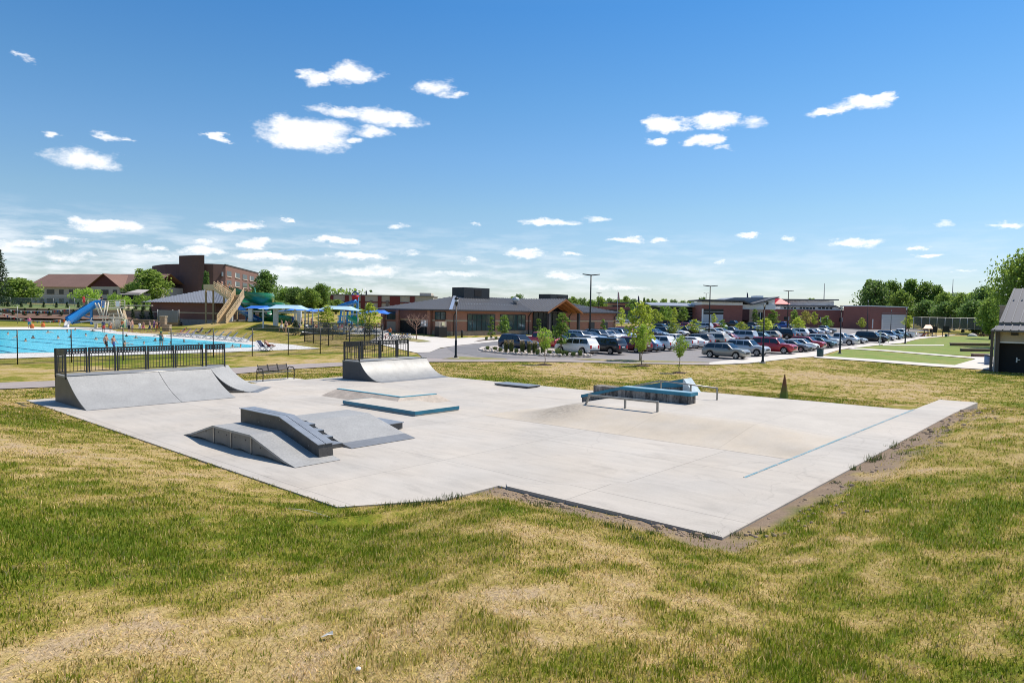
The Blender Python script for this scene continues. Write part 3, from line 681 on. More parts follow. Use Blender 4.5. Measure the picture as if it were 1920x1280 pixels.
mb.add([(u, v0, z+.012) for u, z in pb]+[(u, v1, z+.012) for u, z in pb], [(i, i+1, n+i+1, n+i) for i in range(n-1)]); 
for v, s in ((v0, 1), (v1, 0)):
    f = [(i+1, i, n+i, n+i+1) if s else (i, i+1, n+i+1, n+i) for i in range(n-1)]
    mb.add([(u, v, z+.012) for u, z in pb]+[(u, v, .004) for u, z in pb], f)
mb.add([(1.95, v0, HF+.012), (1.95, v1, HF+.012), (1.95, v1, .004), (1.95, v0, .004)], [(0, 1, 2, 3)])
mb.build('bank_sheet', M_GAL2, t)
mb = MB(); mb.add([(4.95, v0, .092), (5.45, v0, .012), (5.45, v1, .012), (4.95, v1, .092)], [(0, 1, 2, 3)]); mb.build('toe_plate', M_TOE, t)
mb = MB(); mb.add([(1.95, 1.25, HF+.008), (3.1, 1.25, HF+.008), (3.1, v0, HF+.008), (1.95, v0, HF+.008)], [(0, 1, 2, 3)]); mb.build('deck', M_GAL, t)
mb = MB(); mb.box(2.2, 3.86, 4.46, 5.22, .02, .2); bx = mb.build('side_box', M_SIDE, t)
mb = MB(); mb.box(2.18, 3.9, 4.46, 5.25, .202, .225); mb.build('steel_cap', M_HUBT, bx)
# manual pad with blue edges
M_PADTOP = mat('pad_top', (.46, .415, .35), .8, 0, .1, 1.5, fine=.06)
t = sthing('manual_pad', 'low concrete manual pad with blue steel sides in front of the pyramid', 'skate pad', 11.1, -2.97)
mb = MB(); mb.box(0, 4.53, 0, 2.11, .002, .165); mb.build('pad_body', M_PADTOP, t)
mb = MB(); mb.box(-.006, 4.536, -.02, -.002, .045, .172); mb.box(4.532, 4.55, -.02, 2.13, .045, .172); mb.box(-.02, -.002, -.02, 2.11, .045, .172); mb.build('blue_side', M_BLUE, t)
# pyramid
t = sthing('pyramid_pad', 'low tan concrete pyramid with light blue steel edge behind the manual pad', 'skate pad', 8.1, -1.9)
HP = .3; b0 = [(.0, 0), (4.95, 0), (5.2, 2.75), (0, 2.9)]; t0 = [(.05, .55), (4.6, .55), (4.75, 2.35), (.15, 2.45)]
b0[0] = (-.35, -.02)
mb = MB(); mb.add([(u, v, .003) for u, v in b0]+[(u, v, HP) for u, v in t0], [(4, 5, 6, 7)]+[((i+1) % 4, i, 4+i, 4+(i+1) % 4)[::-1] for i in range(4)]); mb.build('pyramid_body', mat('pyr_con', (.42, .355, .29), .8, 0, .28, 2.5, fine=.1), t)
mb = MB(); mb.add([(t0[0][0]+.02, t0[0][1]+.13, HP+.004), (t0[1][0]-.13, t0[1][1]+.13, HP+.004), (t0[2][0]-.13, t0[2][1]-.02, HP+.004), (t0[3][0]+.02, t0[3][1]-.02, HP+.004)], [(0, 1, 2, 3)]); mb.build('pad_top', M_PADTOP, t)
mb = MB()
mb.bar((t0[0][0], t0[0][1]+.05, HP-.02), (t0[1][0], t0[1][1]+.05, HP-.02), .13, .07); mb.bar((t0[1][0]-.04, t0[1][1], HP-.021), (t0[2][0]-.04, t0[2][1], HP-.021), .13, .07)
mb.build('steel_edge', chipped('blue_edge2', (.10, .33, .41), (.35, .33, .30), .62), t)
# low dark box
t = sthing('low_manual_box', 'low flat dark grey manual box alone on the slab', 'skate pad', 10.1, 6.8)
mb = MB(); mb.box(0, 2.3, 0, .92, .03, .09); mb.build('box_body', M_SIDE, t)
mb = MB(); mb.box(-.02, 2.32, -.02, .94, .09, .115); mb.build('steel_cap', M_HUBT, t)
# square grind rail
t = sthing('grind_rail', 'square steel grind rail standing in front of the blue capped ledge', 'grind rail', 19.85, 1.55, .39)
mb = MB(); mb.bar((.1, 0, .345), (2.98, 0, .345), .075, .07); mb.build('rail_bar', M_STEEL, t)
mb = MB(); mb.bar((-.02, 0, 0), (.14, 0, .33), .06); mb.build('leg', M_STEEL, t)
mb = MB(); mb.bar((1.67, 0, 0), (1.67, 0, .31), .06); mb.build('leg', M_STEEL, t)
mb = MB(); mb.bar((2.95, 0, 0), (2.95, 0, .31), .06); mb.build('leg', M_STEEL, t)
# blue capped hubba ledge
M_CONST, nt, b = newmat('stained_concrete')
oc = ocoord(nt)
st = noise_n(nt, scaled(nt, oc, (3.2, 3.2, .5)), 1.4, 6, .8); sp_ = noise_n(nt, oc, 9, 4, .8)
nt.links.new(mixc(nt, mapr(nt, math_n(nt, 'MULTIPLY_ADD', sp_, .35, st), .58, .82, 0, 1), (.055, .048, .042), (.36, .32, .28)), b.inputs['Base Color']); b.inputs['Roughness'].default_value = .85
t = sthing('hubba_ledge', 'long stained concrete ledge with blue steel cap and downward kink', 'skate ledge', 17.75, 4.05)
lp = [(.03, .0), (.03, .33), (1.95, .80), (4.87, .78), (4.87, .39), (2.1, .39), (1.0, .1)]
mb = MB(); mb.ext([(u, 0, z) for u, z in lp], (0, .5, 0)); mb.build('ledge_body', M_CONST, t)
mb = MB()
for (ua, za), (ub, zb) in (((0, .34), (1.95, .82)), ((1.95, .82), (4.95, .80))):
    mb.ext([(ua, -.03, za-.1), (ub, -.03, zb-.1), (ub, -.03, zb+.02), (ua, -.03, za+.02)], (0, .56, 0))
cap = mb.build('blue_cap', M_BLUE, t)
mb = MB()
for (ua, za), (ub, zb) in (((0, .362), (1.95, .842)), ((1.95, .842), (4.95, .822))):
    mb.add([(ua, .06, za+.003), (ub, .06, zb+.003), (ub, .44, zb+.003), (ua, .44, za+.003)], [(0, 1, 2, 3)])
mb.build('cap_top', mat('cap_top', (.33, .45, .50), .4, .2, .25, 3), cap)
# kinked hand rail behind
t = sthing('hand_rail', 'kinked round steel hand rail behind the blue capped ledge', 'grind rail', 17.9, 6.0)
mb = MB(); mb.tube([(.3, 0, .46), (2.4, 0, .98), (4.88, 0, .86)], .03, 8); mb.build('rail_bar', M_STEEL, t)
for u, z0, z1 in ((.8, .05, .56), (2.42, .4, .96), (3.75, .4, .9), (4.86, .4, .85)):
    mb = MB(); mb.bar((u, 0, z0-.02), (u, 0, z1), .05); mb.build('leg', M_STEEL, t)
# rear ledge rising to a blue wedge
t = sthing('wedge_ledge', 'rear concrete ledge rising to a tall blue steel wedge at slab edge', 'skate ledge', 15.9, 7.45)
mb = MB(); mb.ext([(0, 0, 0), (0, 0, .36), (2.2, 0, .34), (4.6, 0, .62), (4.85, 0, .42), (4.0, 0, .39), (1.9, 0, .12)], (0, .62, 0)); mb.build('ledge_body', M_CONST, t)
mb = MB(); mb.ext([(2.15, -.02, .33), (4.62, -.02, .64), (4.62, -.02, .97), (2.15, -.02, .45)], (0, .66, 0)); mb.build('blue_cap', M_BLUE, t)
mb = MB(); mb.ext([(4.625, -.025, .975), (4.66, -.025, .975), (5.12, -.025, .40), (4.625, -.025, .40)], (0, .67, 0)); mb.build('pale_end', mat('pale_end', (.45, .52, .54), .5, .1, .2, 3), t)
# tapered marker post
M_CONE, nt, b = newmat('rust_green'); sp = nt.nodes.new('ShaderNodeSeparateXYZ'); nt.links.new(ocoord(nt), sp.inputs[0])
nt.links.new(mixc(nt, mapr(nt, math_n(nt, 'ADD', sp.outputs[2], math_n(nt, 'MULTIPLY', noise_n(nt, ocoord(nt), 6, 4), .3)), .3, .75, 0, 1), (.115, .16, .022), (.15, .062, .024)), b.inputs['Base Color']); b.inputs['Roughness'].default_value = .9
p = ground(1470, 747); t = thing('marker_post', 'slim pointed post, rust brown above and green below, at slab edge', 'marker', p)
mb = MB(); mb.lathe([(.19, -.05), (.17, .05), (.13, .3), (.07, .65), (.012, .97)], n=9, smooth=False); mb.build('post', M_CONE, t)

# bench
M_BLK = mat('black_metal', (.018, .017, .016), .45, .2, .2, 4)
t = sthing('park_bench', 'black slatted metal bench on small pad at the back of slab', 'bench', -.55, .36, rz=rad(3))
# local x = toward the viewer (A), y = along the bench (B)
W = 1.9
for s in range(3):
    mb = MB(); y0 = -W/2+.06+s*(W-.12)/3; y1 = y0+(W-.12)/3-.02
    for k in range(9):
        z = .47+k*.042; mb.bar((-.18-k*.018, y0, z), (-.18-k*.018, y1, z), .012, .026)
    mb.bar((-.17, y0, .45), (-.35, y0, .86), .035); mb.bar((-.17, y1, .45), (-.35, y1, .86), .035); mb.build('backrest', M_BLK, t)
mb = MB()
for k in range(9): mb.bar((-.17+k*.055, -W/2+.04, .43), (-.17+k*.055, W/2-.04, .43), .035, .018)
mb.build('seat', mat('bench_seat', (.16, .16, .155), .3, .5, .1, 3), t)
for s in (-1, 1):
    mb = MB(); y = s*(W/2); mb.tube([(-.32, y, 0), (-.30, y, .55), (-.26, y, .64), (-.15, y, .68), (.22, y, .66), (.32, y, .58), (.33, y, .45), (.30, y, 0)], .028, 8); mb.bar((-.3, y, .42), (.32, y, .42), .04); mb.build('arm_leg', M_BLK, t)
q = [UV(-1.35, -1.1, -.012), UV(.33, -1.1, -.012), UV(.33, 1.7, -.012), UV(-1.35, 1.7, -.012)]
mb = MB(); mb.ext([tuple(p-[0, 0, .1]) for p in q], (0, 0, .1)); tag(mb.build('bench_pad', mat('pad_con', (.50, .47, .42), .8, 0, .1, 1)), kind='structure')

# litter on the grass
def blob(name, label, cat, px, py, pts, m, r=None):
    p = ground(px, py, .01); t = thing(name, label, cat, p); mb = MB(); mb.ext(pts, (0, 0, .012)) if r is None else mb.tube(pts, r, 5); o = mb.build(name.split('_')[0]+'_piece', m, t); return t
M_WHITE = mat('white_paint', (.78, .77, .74), .5, 0, .06, 3)
p = ground(613, 1193, .02)
mb = MB(); mb.add([(-.075, -.01, .0), (-.02, .04, .025), (.06, .055, .055), (.075, .02, .02), (.02, -.02, .035), (-.05, -.035, .012)], [(0, 5, 4, 1), (1, 4, 3, 2)]); o = mb.build('paper_scrap', mat('paper', (.5, .49, .45), .7)); o.location = Vector(p); o.scale = (.7, .7, .7); tag(o, 'small crumpled white paper scrap lying on near grass', 'litter')
pts = [ground(x, y, .035) for x, y in ((540, 953), (560, 954), (580, 957), (600, 963), (618, 969))]
mb = MB(); mb.tube(pts, .006, 5); tag(mb.build('pale_cord', mat('cord', (.55, .54, .47), .6)), 'thin pale cord lying in the grass near the slab corner', 'cord')
p = ground(672, 1256, .01); mb = MB(); mb.lathe([(.004, 0), (.022, .006), (.02, .02), (.004, .03)], n=7); o = mb.build('white_stone', M_WHITE); o.location = Vector(p); tag(o, 'small white stone in the grass at bottom of view', 'stone')
# ------------------------------------------------------------------ roads, walks, lawns, pool
M_ASPH = mat('asphalt', (.215, .20, .195), .9, 0, .10, .3, fine=.08)
M_DRIVE = mat('asphalt_dark', (.165, .16, .162), .9, 0, .12, .3, fine=.08)
M_WALK = mat('walk_concrete', (.55, .51, .455), .8, 0, .08, .5, fine=.05)
M_PATH = mat('path', (.30, .255, .23), .9, 0, .1, .6, fine=.1)
M_DECK = mat('pool_deck_con', (.62, .60, .56), .8, 0, .07, .4, fine=.05)
M_LAWN, nt, b = newmat('lawn')
P_ = gpos(nt); f = noise_n(nt, P_, .45, 6, .72)
nt.links.new(mixc(nt, 1., mixc(nt, mapr(nt, f, .42, .66, 0, 1), (.135, .205, .018), (.23, .225, .045)), mapr(nt, noise_n(nt, P_, 7, 3, .8), .3, .7, .7, 1.25), 'MULTIPLY'), b.inputs['Base Color']); b.inputs['Roughness'].default_value = .95
M_DRYL, nt, b = newmat('dry_lawn')
P_ = gpos(nt); f = noise_n(nt, P_, .5, 6, .72)
nt.links.new(mixc(nt, 1., mixc(nt, mapr(nt, f, .38, .62, 0, 1), (.15, .17, .04), (.34, .265, .12)), mapr(nt, noise_n(nt, P_, 6, 3, .8), .3, .7, .75, 1.2), 'MULTIPLY'), b.inputs['Base Color']); b.inputs['Roughness'].default_value = .95
sheet('parking_lot', [(797, 673.5), (850, 674.5), (960, 675), (1070, 675), (1180, 680), (1330, 680), (1400, 673), (1531, 659), (1614, 646), (1735, 631), (1745, 620), (1690, 612), (1500, 606.5), (1240, 606.5), (1170, 612), (1130, 627), (1000, 634), (930, 640), (855, 648), (815, 655), (780, 660)], M_ASPH, .03)
sheet('driveway', [(838, 652), (872, 648.5), (935, 640.5), (1000, 634.5), (1100, 628.5), (1120, 634), (1000, 642), (905, 651.5), (893, 656), (903, 661.5), (950, 667), (1010, 670.5), (960, 670.2), (905, 668.5), (850, 660)], M_DRIVE, .045)
ribbon('path', [(-120, 735), (100, 726.5), (445, 701.5), (540, 693), (640, 687), (800, 679), (960, 678.6), (1060, 679), (1180, 682), (1330, 684.5), (1405, 682)], [(-120, 722), (100, 715), (445, 690), (540, 684), (640, 680), (800, 672), (960, 674), (1060, 674.5), (1180, 679), (1330, 679.5), (1405, 672)], M_PATH, .045, n=60)
ribbon('pavement', [(1330, 684.5), (1400, 682), (1500, 671), (1535, 668.7), (1574, 656), (1651, 647), (1692, 643.5), (1722, 635.5), (1790, 629)], [(1330, 680), (1400, 672), (1480, 664), (1531, 658.5), (1614, 645.5), (1692, 636), (1715, 632.5), (1790, 628)], M_WALK, .06, n=50)
ribbon('pavement', [(1525, 671), (1640, 679), (1740, 687), (1850, 694), (1990, 702)], [(1535, 667.5), (1640, 674.5), (1740, 682), (1850, 689.5), (1990, 697)], M_WALK, .075, n=30)
ribbon('pavement', [(1590, 654.5), (1650, 658), (1740, 665.5), (1830, 673)], [(1590, 652.5), (1650, 655.5), (1740, 663), (1830, 670)], M_WALK, .06, n=14)
ribbon('pavement', [(1655, 648.5), (1770, 648.5)], [(1655, 646.8), (1770, 646.6)], M_WALK, .06, n=8)
sheet('pavement', [(1783, 686), (1829, 673), (1812, 668.5), (1850, 668.5), (1990, 672), (1990, 700), (1850, 692)], M_WALK, .07)
sheet('lawn', [(1545, 667.5), (1580, 656), (1600, 655), (1740, 665.5), (1830, 673.5), (1783, 685.5), (1740, 682)], M_LAWN, .035)
sheet('lawn', [(1600, 652), (1651, 647.5), (1692, 644), (1722, 636), (1790, 630), (1990, 632), (1990, 668), (1830, 667), (1740, 662.5)], M_LAWN, .03)
# grassy islands beside the drive
sheet('lawn', [(828, 672.2), (860, 668.2), (945, 671.5), (952, 673.2), (880, 674)], M_DRYL, .06)
sheet('lawn', [(1070, 673.2), (1105, 672.3), (1200, 675), (1345, 679), (1190, 678.6)], M_DRYL, .06)
sheet('pavement', [(690, 640), (720, 625.5), (745, 627), (806, 630.5), (846, 634), (930, 631.5), (1010, 628), (1150, 628.5), (1125, 632), (1000, 634), (930, 640), (860, 647), (825, 652), (806, 660), (780, 661), (740, 652)], M_WALK, .06)
sheet('lawn', [(744, 636), (768, 633), (795, 637), (809, 640), (785, 641)], M_DRYL, .09)
sheet('planting_bed', [(888, 640.5), (915, 637.5), (960, 634.5), (1010, 631.5), (1015, 630), (950, 631.5), (900, 637.5)], mat('mulch', (.085, .052, .035), .95, 0, .3, 6), .085)
sheet('road', [(1140, 606.5), (1500, 606), (1700, 611), (1700, 607), (1300, 602.5), (1140, 602)], M_ASPH, .05)
sheet('pavement', [(1150, 622), (1190, 619.5), (1300, 608.5), (1250, 606.5), (1160, 616)], M_WALK, .07)
sheet('pavement', [(1580, 643), (1600, 637.5), (1660, 627), (1715, 617.5), (1680, 616), (1625, 621), (1590, 627)], M_WALK, .055)

# rocky planting island in the drive
M_KERB = mat('kerb', (.50, .45, .40), .85, 0, .12, 2)
def island(name, pxs, h=.15):
    P = [ground(x, y, .0) for x, y in pxs]
    mb = MB(); mb.ext([tuple(p) for p in P], (0, 0, h)); o = mb.build(name, M_KERB); tag(o, kind='structure')
    c = sum(P)/len(P); mb = MB(); Q = [c+(p-c)*.93+[0, 0, h+.006] for p in P]; mb.add(Q, [tuple(range(len(Q)))]); o2 = mb.build('gravel', mat('gravel', (.42, .36, .31), .95, 0, .45, 9, fine=.4), o); return P
ISL = island('kerb_island', [(897, 656), (903, 652.5), (930, 650), (1000, 652), (1080, 660), (1118, 667.3), (1080, 668), (1010, 667.6), (945, 664), (908, 660)])
# pool
sheet('pool_deck', [(-160, 677), (103, 668.8), (422, 659.8), (602, 653.2), (545, 645.5), (470, 639.5), (455, 633), (400, 628), (330, 620), (250, 617), (165, 613), (0, 613.2), (-160, 613.5)], M_DECK, .05, plane=True)
sheet('pool_deck', [(566, 623), (600, 625), (720, 627), (735, 623), (722, 615), (600, 613.5), (566, 613.5)], M_DECK, .05)
M_WATER, nt, b = newmat('pool_water')
P_ = gpos(nt)
nt.links.new(mixc(nt, mapr(nt, noise_n(nt, scaled(nt, P_, (1, 1, 1)), .9, 4, .6, 1.5), .35, .65, 0, 1), (.04, .55, .73), (.16, .72, .84)), b.inputs['Base Color'])
b.inputs['Roughness'].default_value = .22; b.inputs['Specular IOR Level'].default_value = .3; bn = nt.nodes.new('ShaderNodeBump'); bn.inputs['Strength'].default_value = .25; bn.inputs['Distance'].default_value = .05
nt.links.new(noise_n(nt, P_, 2.2, 3), bn.inputs['Height']); nt.links.new(bn.outputs[0], b.inputs['Normal'])
water = sheet('pool_water', [(-160, 664.5), (103, 660), (300, 655.8), (470, 650.6), (479, 647.5), (430, 641.5), (330, 634.5), (240, 628), (205, 624.5), (185, 621), (150, 618), (0, 617.3), (-160, 617)], M_WATER, .075, plane=True)
M_LANE = mat('lane_blue', (.01, .10, .20), .3, 0, .1)
for (xa, ya), (xb, yb) in (((0, 635), (240, 655.5)), ((-60, 641), (90, 659)), ((60, 634), (330, 652)), ((125, 632), (400, 648.5)), ((180, 633), (430, 645)), ((-40, 650), (20, 660.5))):
    a = on_plane(xa, ya, .085); b_ = on_plane(xb, yb, .085); d = (b_-a)[:2]; d /= np.linalg.norm(d); s = np.array([-d[1], d[0], 0])*.14
    MB().quad(a-s, b_-s, b_+s, a+s).build('lane_line', M_LANE, water)
# mulch bank under the conifers
# ------------------------------------------------------------------ buildings
def roof_face(mb, eave_a, eave_b, top_b, top_a, step=.6, w=.09, h=.07, mi=0, mrib=1):
    """one sloping roof plane (trapezoid or triangle) with standing seams"""
    a, b_, tb, ta = [np.array(p, float) for p in (eave_a, eave_b, top_b, top_a)]
    if np.linalg.norm(tb-ta) < 1e-6: mb.add([a, b_, tb], [(0, 1, 2)], mi)
    else: mb.add([a, b_, tb, ta], [(0, 1, 2, 3)], mi)
    e = b_-a; L = np.linalg.norm(e); e /= L; nn = np.cross(e, tb-a); nn /= np.linalg.norm(nn); up = np.cross(nn, e)
    H = (ta-a)@up; sa = (ta-a)@e; sb = (tb-a)@e
    if nn[2] < 0: nn = -nn
    k = int(L/step)
    for i in range(k+1):
        s = (i+.5)*L/(k+1); y = H
        if s < sa: y = min(y, H*s/max(sa, 1e-6))
        if s > sb: y = min(y, H*(L-s)/max(L-sb, 1e-6))
        if y < .1: continue
        p = a+e*s; mb.bar(p+nn*h/2, p+up*y+nn*h/2, w, h, mrib, up=nn)
def frame2(p0, ex, ey):               # local frame on the plan: returns function (s,t,z)->world
    p0 = np.array(p0, float); ex = np.array([*ex, 0.]); ey = np.array([*ey, 0.])
    return lambda s, t, z: p0+ex*s+ey*t+np.array([0, 0, z])
def place(t, p0, ex):                 # empty at p0 rotated so that local x follows ex
    t.location = Vector(p0); t.rotation_euler = (0, 0, math.atan2(ex[1], ex[0])); return t
M_BRICK = mat('brick', (.39, .175, .115), .85, 0, .14, .8, fine=.22, stretch=(1, 1, 4))
M_BRICKD = mat('brick_dark', (.20, .088, .068), .85, 0, .12, .5, fine=.18, stretch=(1, 1, 4))
M_BRICKR = mat('brick_red', (.28, .108, .085), .85, 0, .12, .6, fine=.2, stretch=(1, 1, 4))
M_BAND = mat('stone_band', (.52, .40, .27), .8, 0, .08, 2)
M_STONE = mat('stone_base', (.33, .255, .19), .9, 0, .4, 2.2, fine=.25, stretch=(1, 1, 2))
M_ROOF = mat('roof_metal', (.135, .128, .122), .55, .05, .1, .4)
M_RIB = mat('roof_rib', (.24, .24, .25), .4, .3, .05)
M_GLASS = mat('window_glass', (.02, .028, .032), .18, 0, .3, .3, spec=.25)
M_GLASSG = mat('window_glass_green', (.045, .085, .085), .08, 0, .35, .4, spec=.8)
M_MULL = mat('mullion', (.03, .03, .03), .5)
M_WOOD = mat('soffit_wood', (.30, .115, .038), .6, 0, .2, 2, stretch=(6, 1, 1))
M_DARK = mat('dark_inside', (.012, .011, .011), .8, 0, 0)
M_TRIM = mat('dark_trim', (.06, .052, .05), .5, .2, 0)
# main brick building
EX, EY = GB, -GA                      # s along the front, t towards the back
c0 = np.array([-9.4, 104.6]); zc = float(zfar(*c0))
b5 = thing('brick_building', 'long one storey red brick building with dark metal hip roof beside the parking lot', 'building', (c0[0], c0[1], 0)); place(b5, (c0[0], c0[1], 0), EX)
LS, LT, ZE = 44.5, 17.6, 4.1
mb = MB(); mb.box(0, LS, 0, LT, -1.2, ZE-.02); mb.build('wall', M_BRICK, b5)
mb = MB(); mb.box(-.06, LS+.06, -.08, -.004, -1.2, .82); mb.box(-.08, -.004, -.08, 4.9, -1.2, .82); mb.box(-.08, -.004, 12.3, LT, -1.2, .82); mb.build('stone_base', M_STONE, b5)
for a, e in ((0, 3.4), (9.7, 10.85), (17.2, 18.6), (27.6, LS+.03)): mb = MB(); mb.box(a, e, -.07, -.003, 2.3, 2.55); mb.build('stone_band', M_BAND, b5)
for a, e in ((0, 1.2), (3.7, 13.2), (16, LT)): mb = MB(); mb.box(-.07, -.003, a, e, 2.3, 2.55); mb.build('stone_band', M_BAND, b5)
def window(parent, s0, s1, z0, z1, nx, t=-.05, side=False, glass=None, nz=2):
    mb = MB(); w = MB(); fr = .09
    def bx(m, a, b_, c, d, o0, o1):
        (m.box(a, b_, o0, o1, c, d) if not side else m.box(o0, o1, a, b_, c, d))
    bx(w, s0, s1, z0, z1, t, t+.045)
    for i in range(nx+1): x = s0+(s1-s0)*i/nx; bx(mb, x-fr/2, x+fr/2, z0, z1, t-.06, t-.003)
    for j in range(nz+1):
        z = z0+(z1-z0)*(j if j != 1 or nz == 1 else 1.3)/nz if j < nz else z1
        bx(mb, s0, s1, z-fr/2, z+fr/2, t-.055, t-.004)
    g = w.build('window', glass or M_GLASSG, parent); mb.build('window_frame', M_MULL, g); return g
window(b5, 3.45, 9.6, .86, 3.45, 6); window(b5, 10.9, 17.1, .86, 3.45, 6)
window(b5, 1.2, 3.65, 2.55, 3.75, 2, side=True); window(b5, 13.3, 15.9, 2.35, 3.65, 2, side=True)
mb = MB(); mb.box(-.12, -.09, 4.9, 12.25, -.3, 2.25); mb.build('entrance_recess', M_DARK, b5)  # flat near-black sheet on the wall, painted shade of a recessed entrance
mb = MB(); mb.box(-.3, -.13, 4.9, 12.25, 2.55, ZE-.1); mb.build('recess_head', M_BRICKD, b5)
for y in (4.3, 12.3, 16.4):
    mb = MB(); mb.box(-.5, -.16, y, y+.75, -.8, ZE-.05); mb.build('brick_pier', M_BRICK, b5)
mb = MB(); mb.box(-.13, -.1, 13.1, 15.9, -.5, 2.0); mb.build('roller_shutter', mat('tan_panel', (.40, .33, .26), .8), b5)
for s0, s1 in ((35.4, 37.2), (40.2, 41.6)):
    mb = MB(); mb.box(s0, s1, -.12, -.085, -.3, 2.2); mb.build('door', mat('door_dark', (.035, .03, .03), .4), b5)
for s in (.5, 17.9, 29.2, 43.9):
    mb = MB(); mb.bar((s, -.16, -1), (s, -.16, 3.3), .13); mb.bar((s, -.16, 3.3), (s, -.75, 3.95), .13); mb.build('downpipe', M_TRIM, b5)
oh = .85; ZR = 6.45; ax = 8.8
ea = [(-oh, -oh, ZE), (LS+oh, -oh, ZE), (LS+oh, LT+oh, ZE), (-oh, LT+oh, ZE)]; ra, rb = (ax, LT/2, ZR), (LS-ax, LT/2, ZR)
mb = MB(); roof_face(mb, ea[0], ea[1], rb, ra); roof_face(mb, ea[1], ea[2], rb, rb); roof_face(mb, ea[2], ea[3], ra, rb, 3); roof_face(mb, ea[3], ea[0], ra, ra)
mb.add([tuple(np.array(p)-[0, 0, .01]) for p in ea], [(3, 2, 1, 0)], 2)
rf = mb.build('roof', [M_ROOF, M_RIB, M_TRIM], b5)
mb = MB()
for i in range(4): mb.bar(np.array(ea[i])-[0, 0, .06], np.array(ea[(i+1) % 4])-[0, 0, .06], .12, .2)
mb.build('gutter', M_TRIM, rf)
mb = MB(); mb.bar(np.array(ea[0])+[0, 0, .05], np.array(ra)+[0, 0, .06], .5, .06); mb.build('hip_flashing', mat('flashing', (.42, .46, .52), .35, .5), rf)
for f in (.42, .74):                  # snow guards along the slope
    for sa, sb in ((ax*f+1, 17.4), (28.6, LS-ax*f-1)):
        _y = -oh+(LT/2+oh)*f; z = ZE+(ZR-ZE)*f; mb = MB(); mb.box(sa, sb, _y-.01, _y+.01, z+.05, z+.075)
        for s in np.arange(sa, sb, .66): mb.box(s-.07, s+.07, _y-.05, _y+.05, z+.02, z+.13)
        mb.build('snow_guard', mat('guard_pale', (.5, .5, .5), .4, .3), rf)
for s, t_, w, d, z0, z1 in ((9.6, 7.4, 6.2, 3, 6.0, 8.0), (33.0, 7.6, 5.6, 3, 6.0, 7.55)):
    mb = MB(); mb.box(s, s+w, t_, t_+d, z0, z1); u = mb.build('rooftop_unit', mat('unit_black', (.018, .019, .022), .5), rf)
    mb = MB(); mb.box(s+w*.4, s+w*.68, t_-.04, t_-.003, z0+.5, z1-.35); mb.build('louvre', M_DARK, u)
mb = MB(); mb.lathe([(.3, 0), (.62, .35), (.7, .7), (.55, 1.0), (.2, 1.15)], (19.2, 4.2, 5.45), 12); mb.build('roof_vent', mat('galv_pale', (.5, .5, .5), .35, .5), rf)
for i, s in enumerate((24.3, 25.0, 25.6, 26.3)):
    mb = MB(); y = 2.4-.2*i; mb.tube([(s, y, 4.8), (s, y, 5.75+.1*(i % 2)), (s+.15, y-.2, 5.95+.1*(i % 2)), (s+.3, y-.3, 5.75)], .09, 6); mb.build('vent_pipe', mat('pipe_white', (.7, .7, .7), .4), rf)
# gable porch
g0, g1, gm_ = 18.7, 27.4, 23.05; gy_ = -4.2; ZP = 6.35
mb = MB(); back = 6.5
roof_face(mb, (g0-.5, gy_, ZE-.0), (g0-.5, back, ZE), (gm_, back, ZP), (gm_, gy_, ZP)); roof_face(mb, (g1+.5, back, ZE), (g1+.5, gy_, ZE), (gm_, gy_, ZP), (gm_, back, ZP))
pr = mb.build('porch_roof', [M_ROOF, M_RIB], b5)
mb = MB()
for s, zz in ((g0-.5, ZE), (g1+.5, ZE)):
    mb.ext([(s, gy_-.02, zz-.05), (gm_, gy_-.02, ZP-.05), (gm_, gy_-.02, ZP-.32), (s, gy_-.02, zz-.32)], (0, .12, 0)); mb.ext([(s, gy_+.1, zz-.12), (gm_, gy_+.1, ZP-.12), (gm_, gy_+.1, ZP-.16), (s, gy_+.1, zz-.16)], (0, 4.3, 0))
mb.build('wood_soffit', M_WOOD, pr)
for k in range(3):
    mb = MB(); y = gy_+1+k*1.3; mb.bar((g0, y, ZE-.1), (gm_, y, ZP-.5), .14, .22); mb.bar((g1, y, ZE-.1), (gm_, y, ZP-.5), .14, .22); mb.build('rafter', M_WOOD, pr)
for s in (g0+.2, g1-.2):
    mb = MB(); mb.box(s-.22, s+.22, gy_+.2, gy_+.64, -1, 3.9); po = mb.build('porch_post', M_TRIM, b5); mb = MB(); mb.box(s-.4, s+.4, gy_+.05, gy_+.8, -1, .8); mb.build('post_base', M_STONE, po)
mb = MB(); mb.box(g0+.3, g1-.3, -.16, -.1, -.6, 4.05); mb.ext([(g0+.3, -.16, 4.05), (g1-.3, -.16, 4.05), (gm_, -.16, ZP-.4)], (0, .05, 0)); en = mb.build('glazed_entrance', M_GLASS, b5)
mb = MB()
for s in np.linspace(g0+.4, g1-.4, 7): mb.bar((s, -.2, -.6), (s, -.2, 4.0), .1)
mb.bar((g0+.3, -.2, 2.2), (g1-.3, -.2, 2.2), .1); mb.build('window_frame', M_MULL, en)
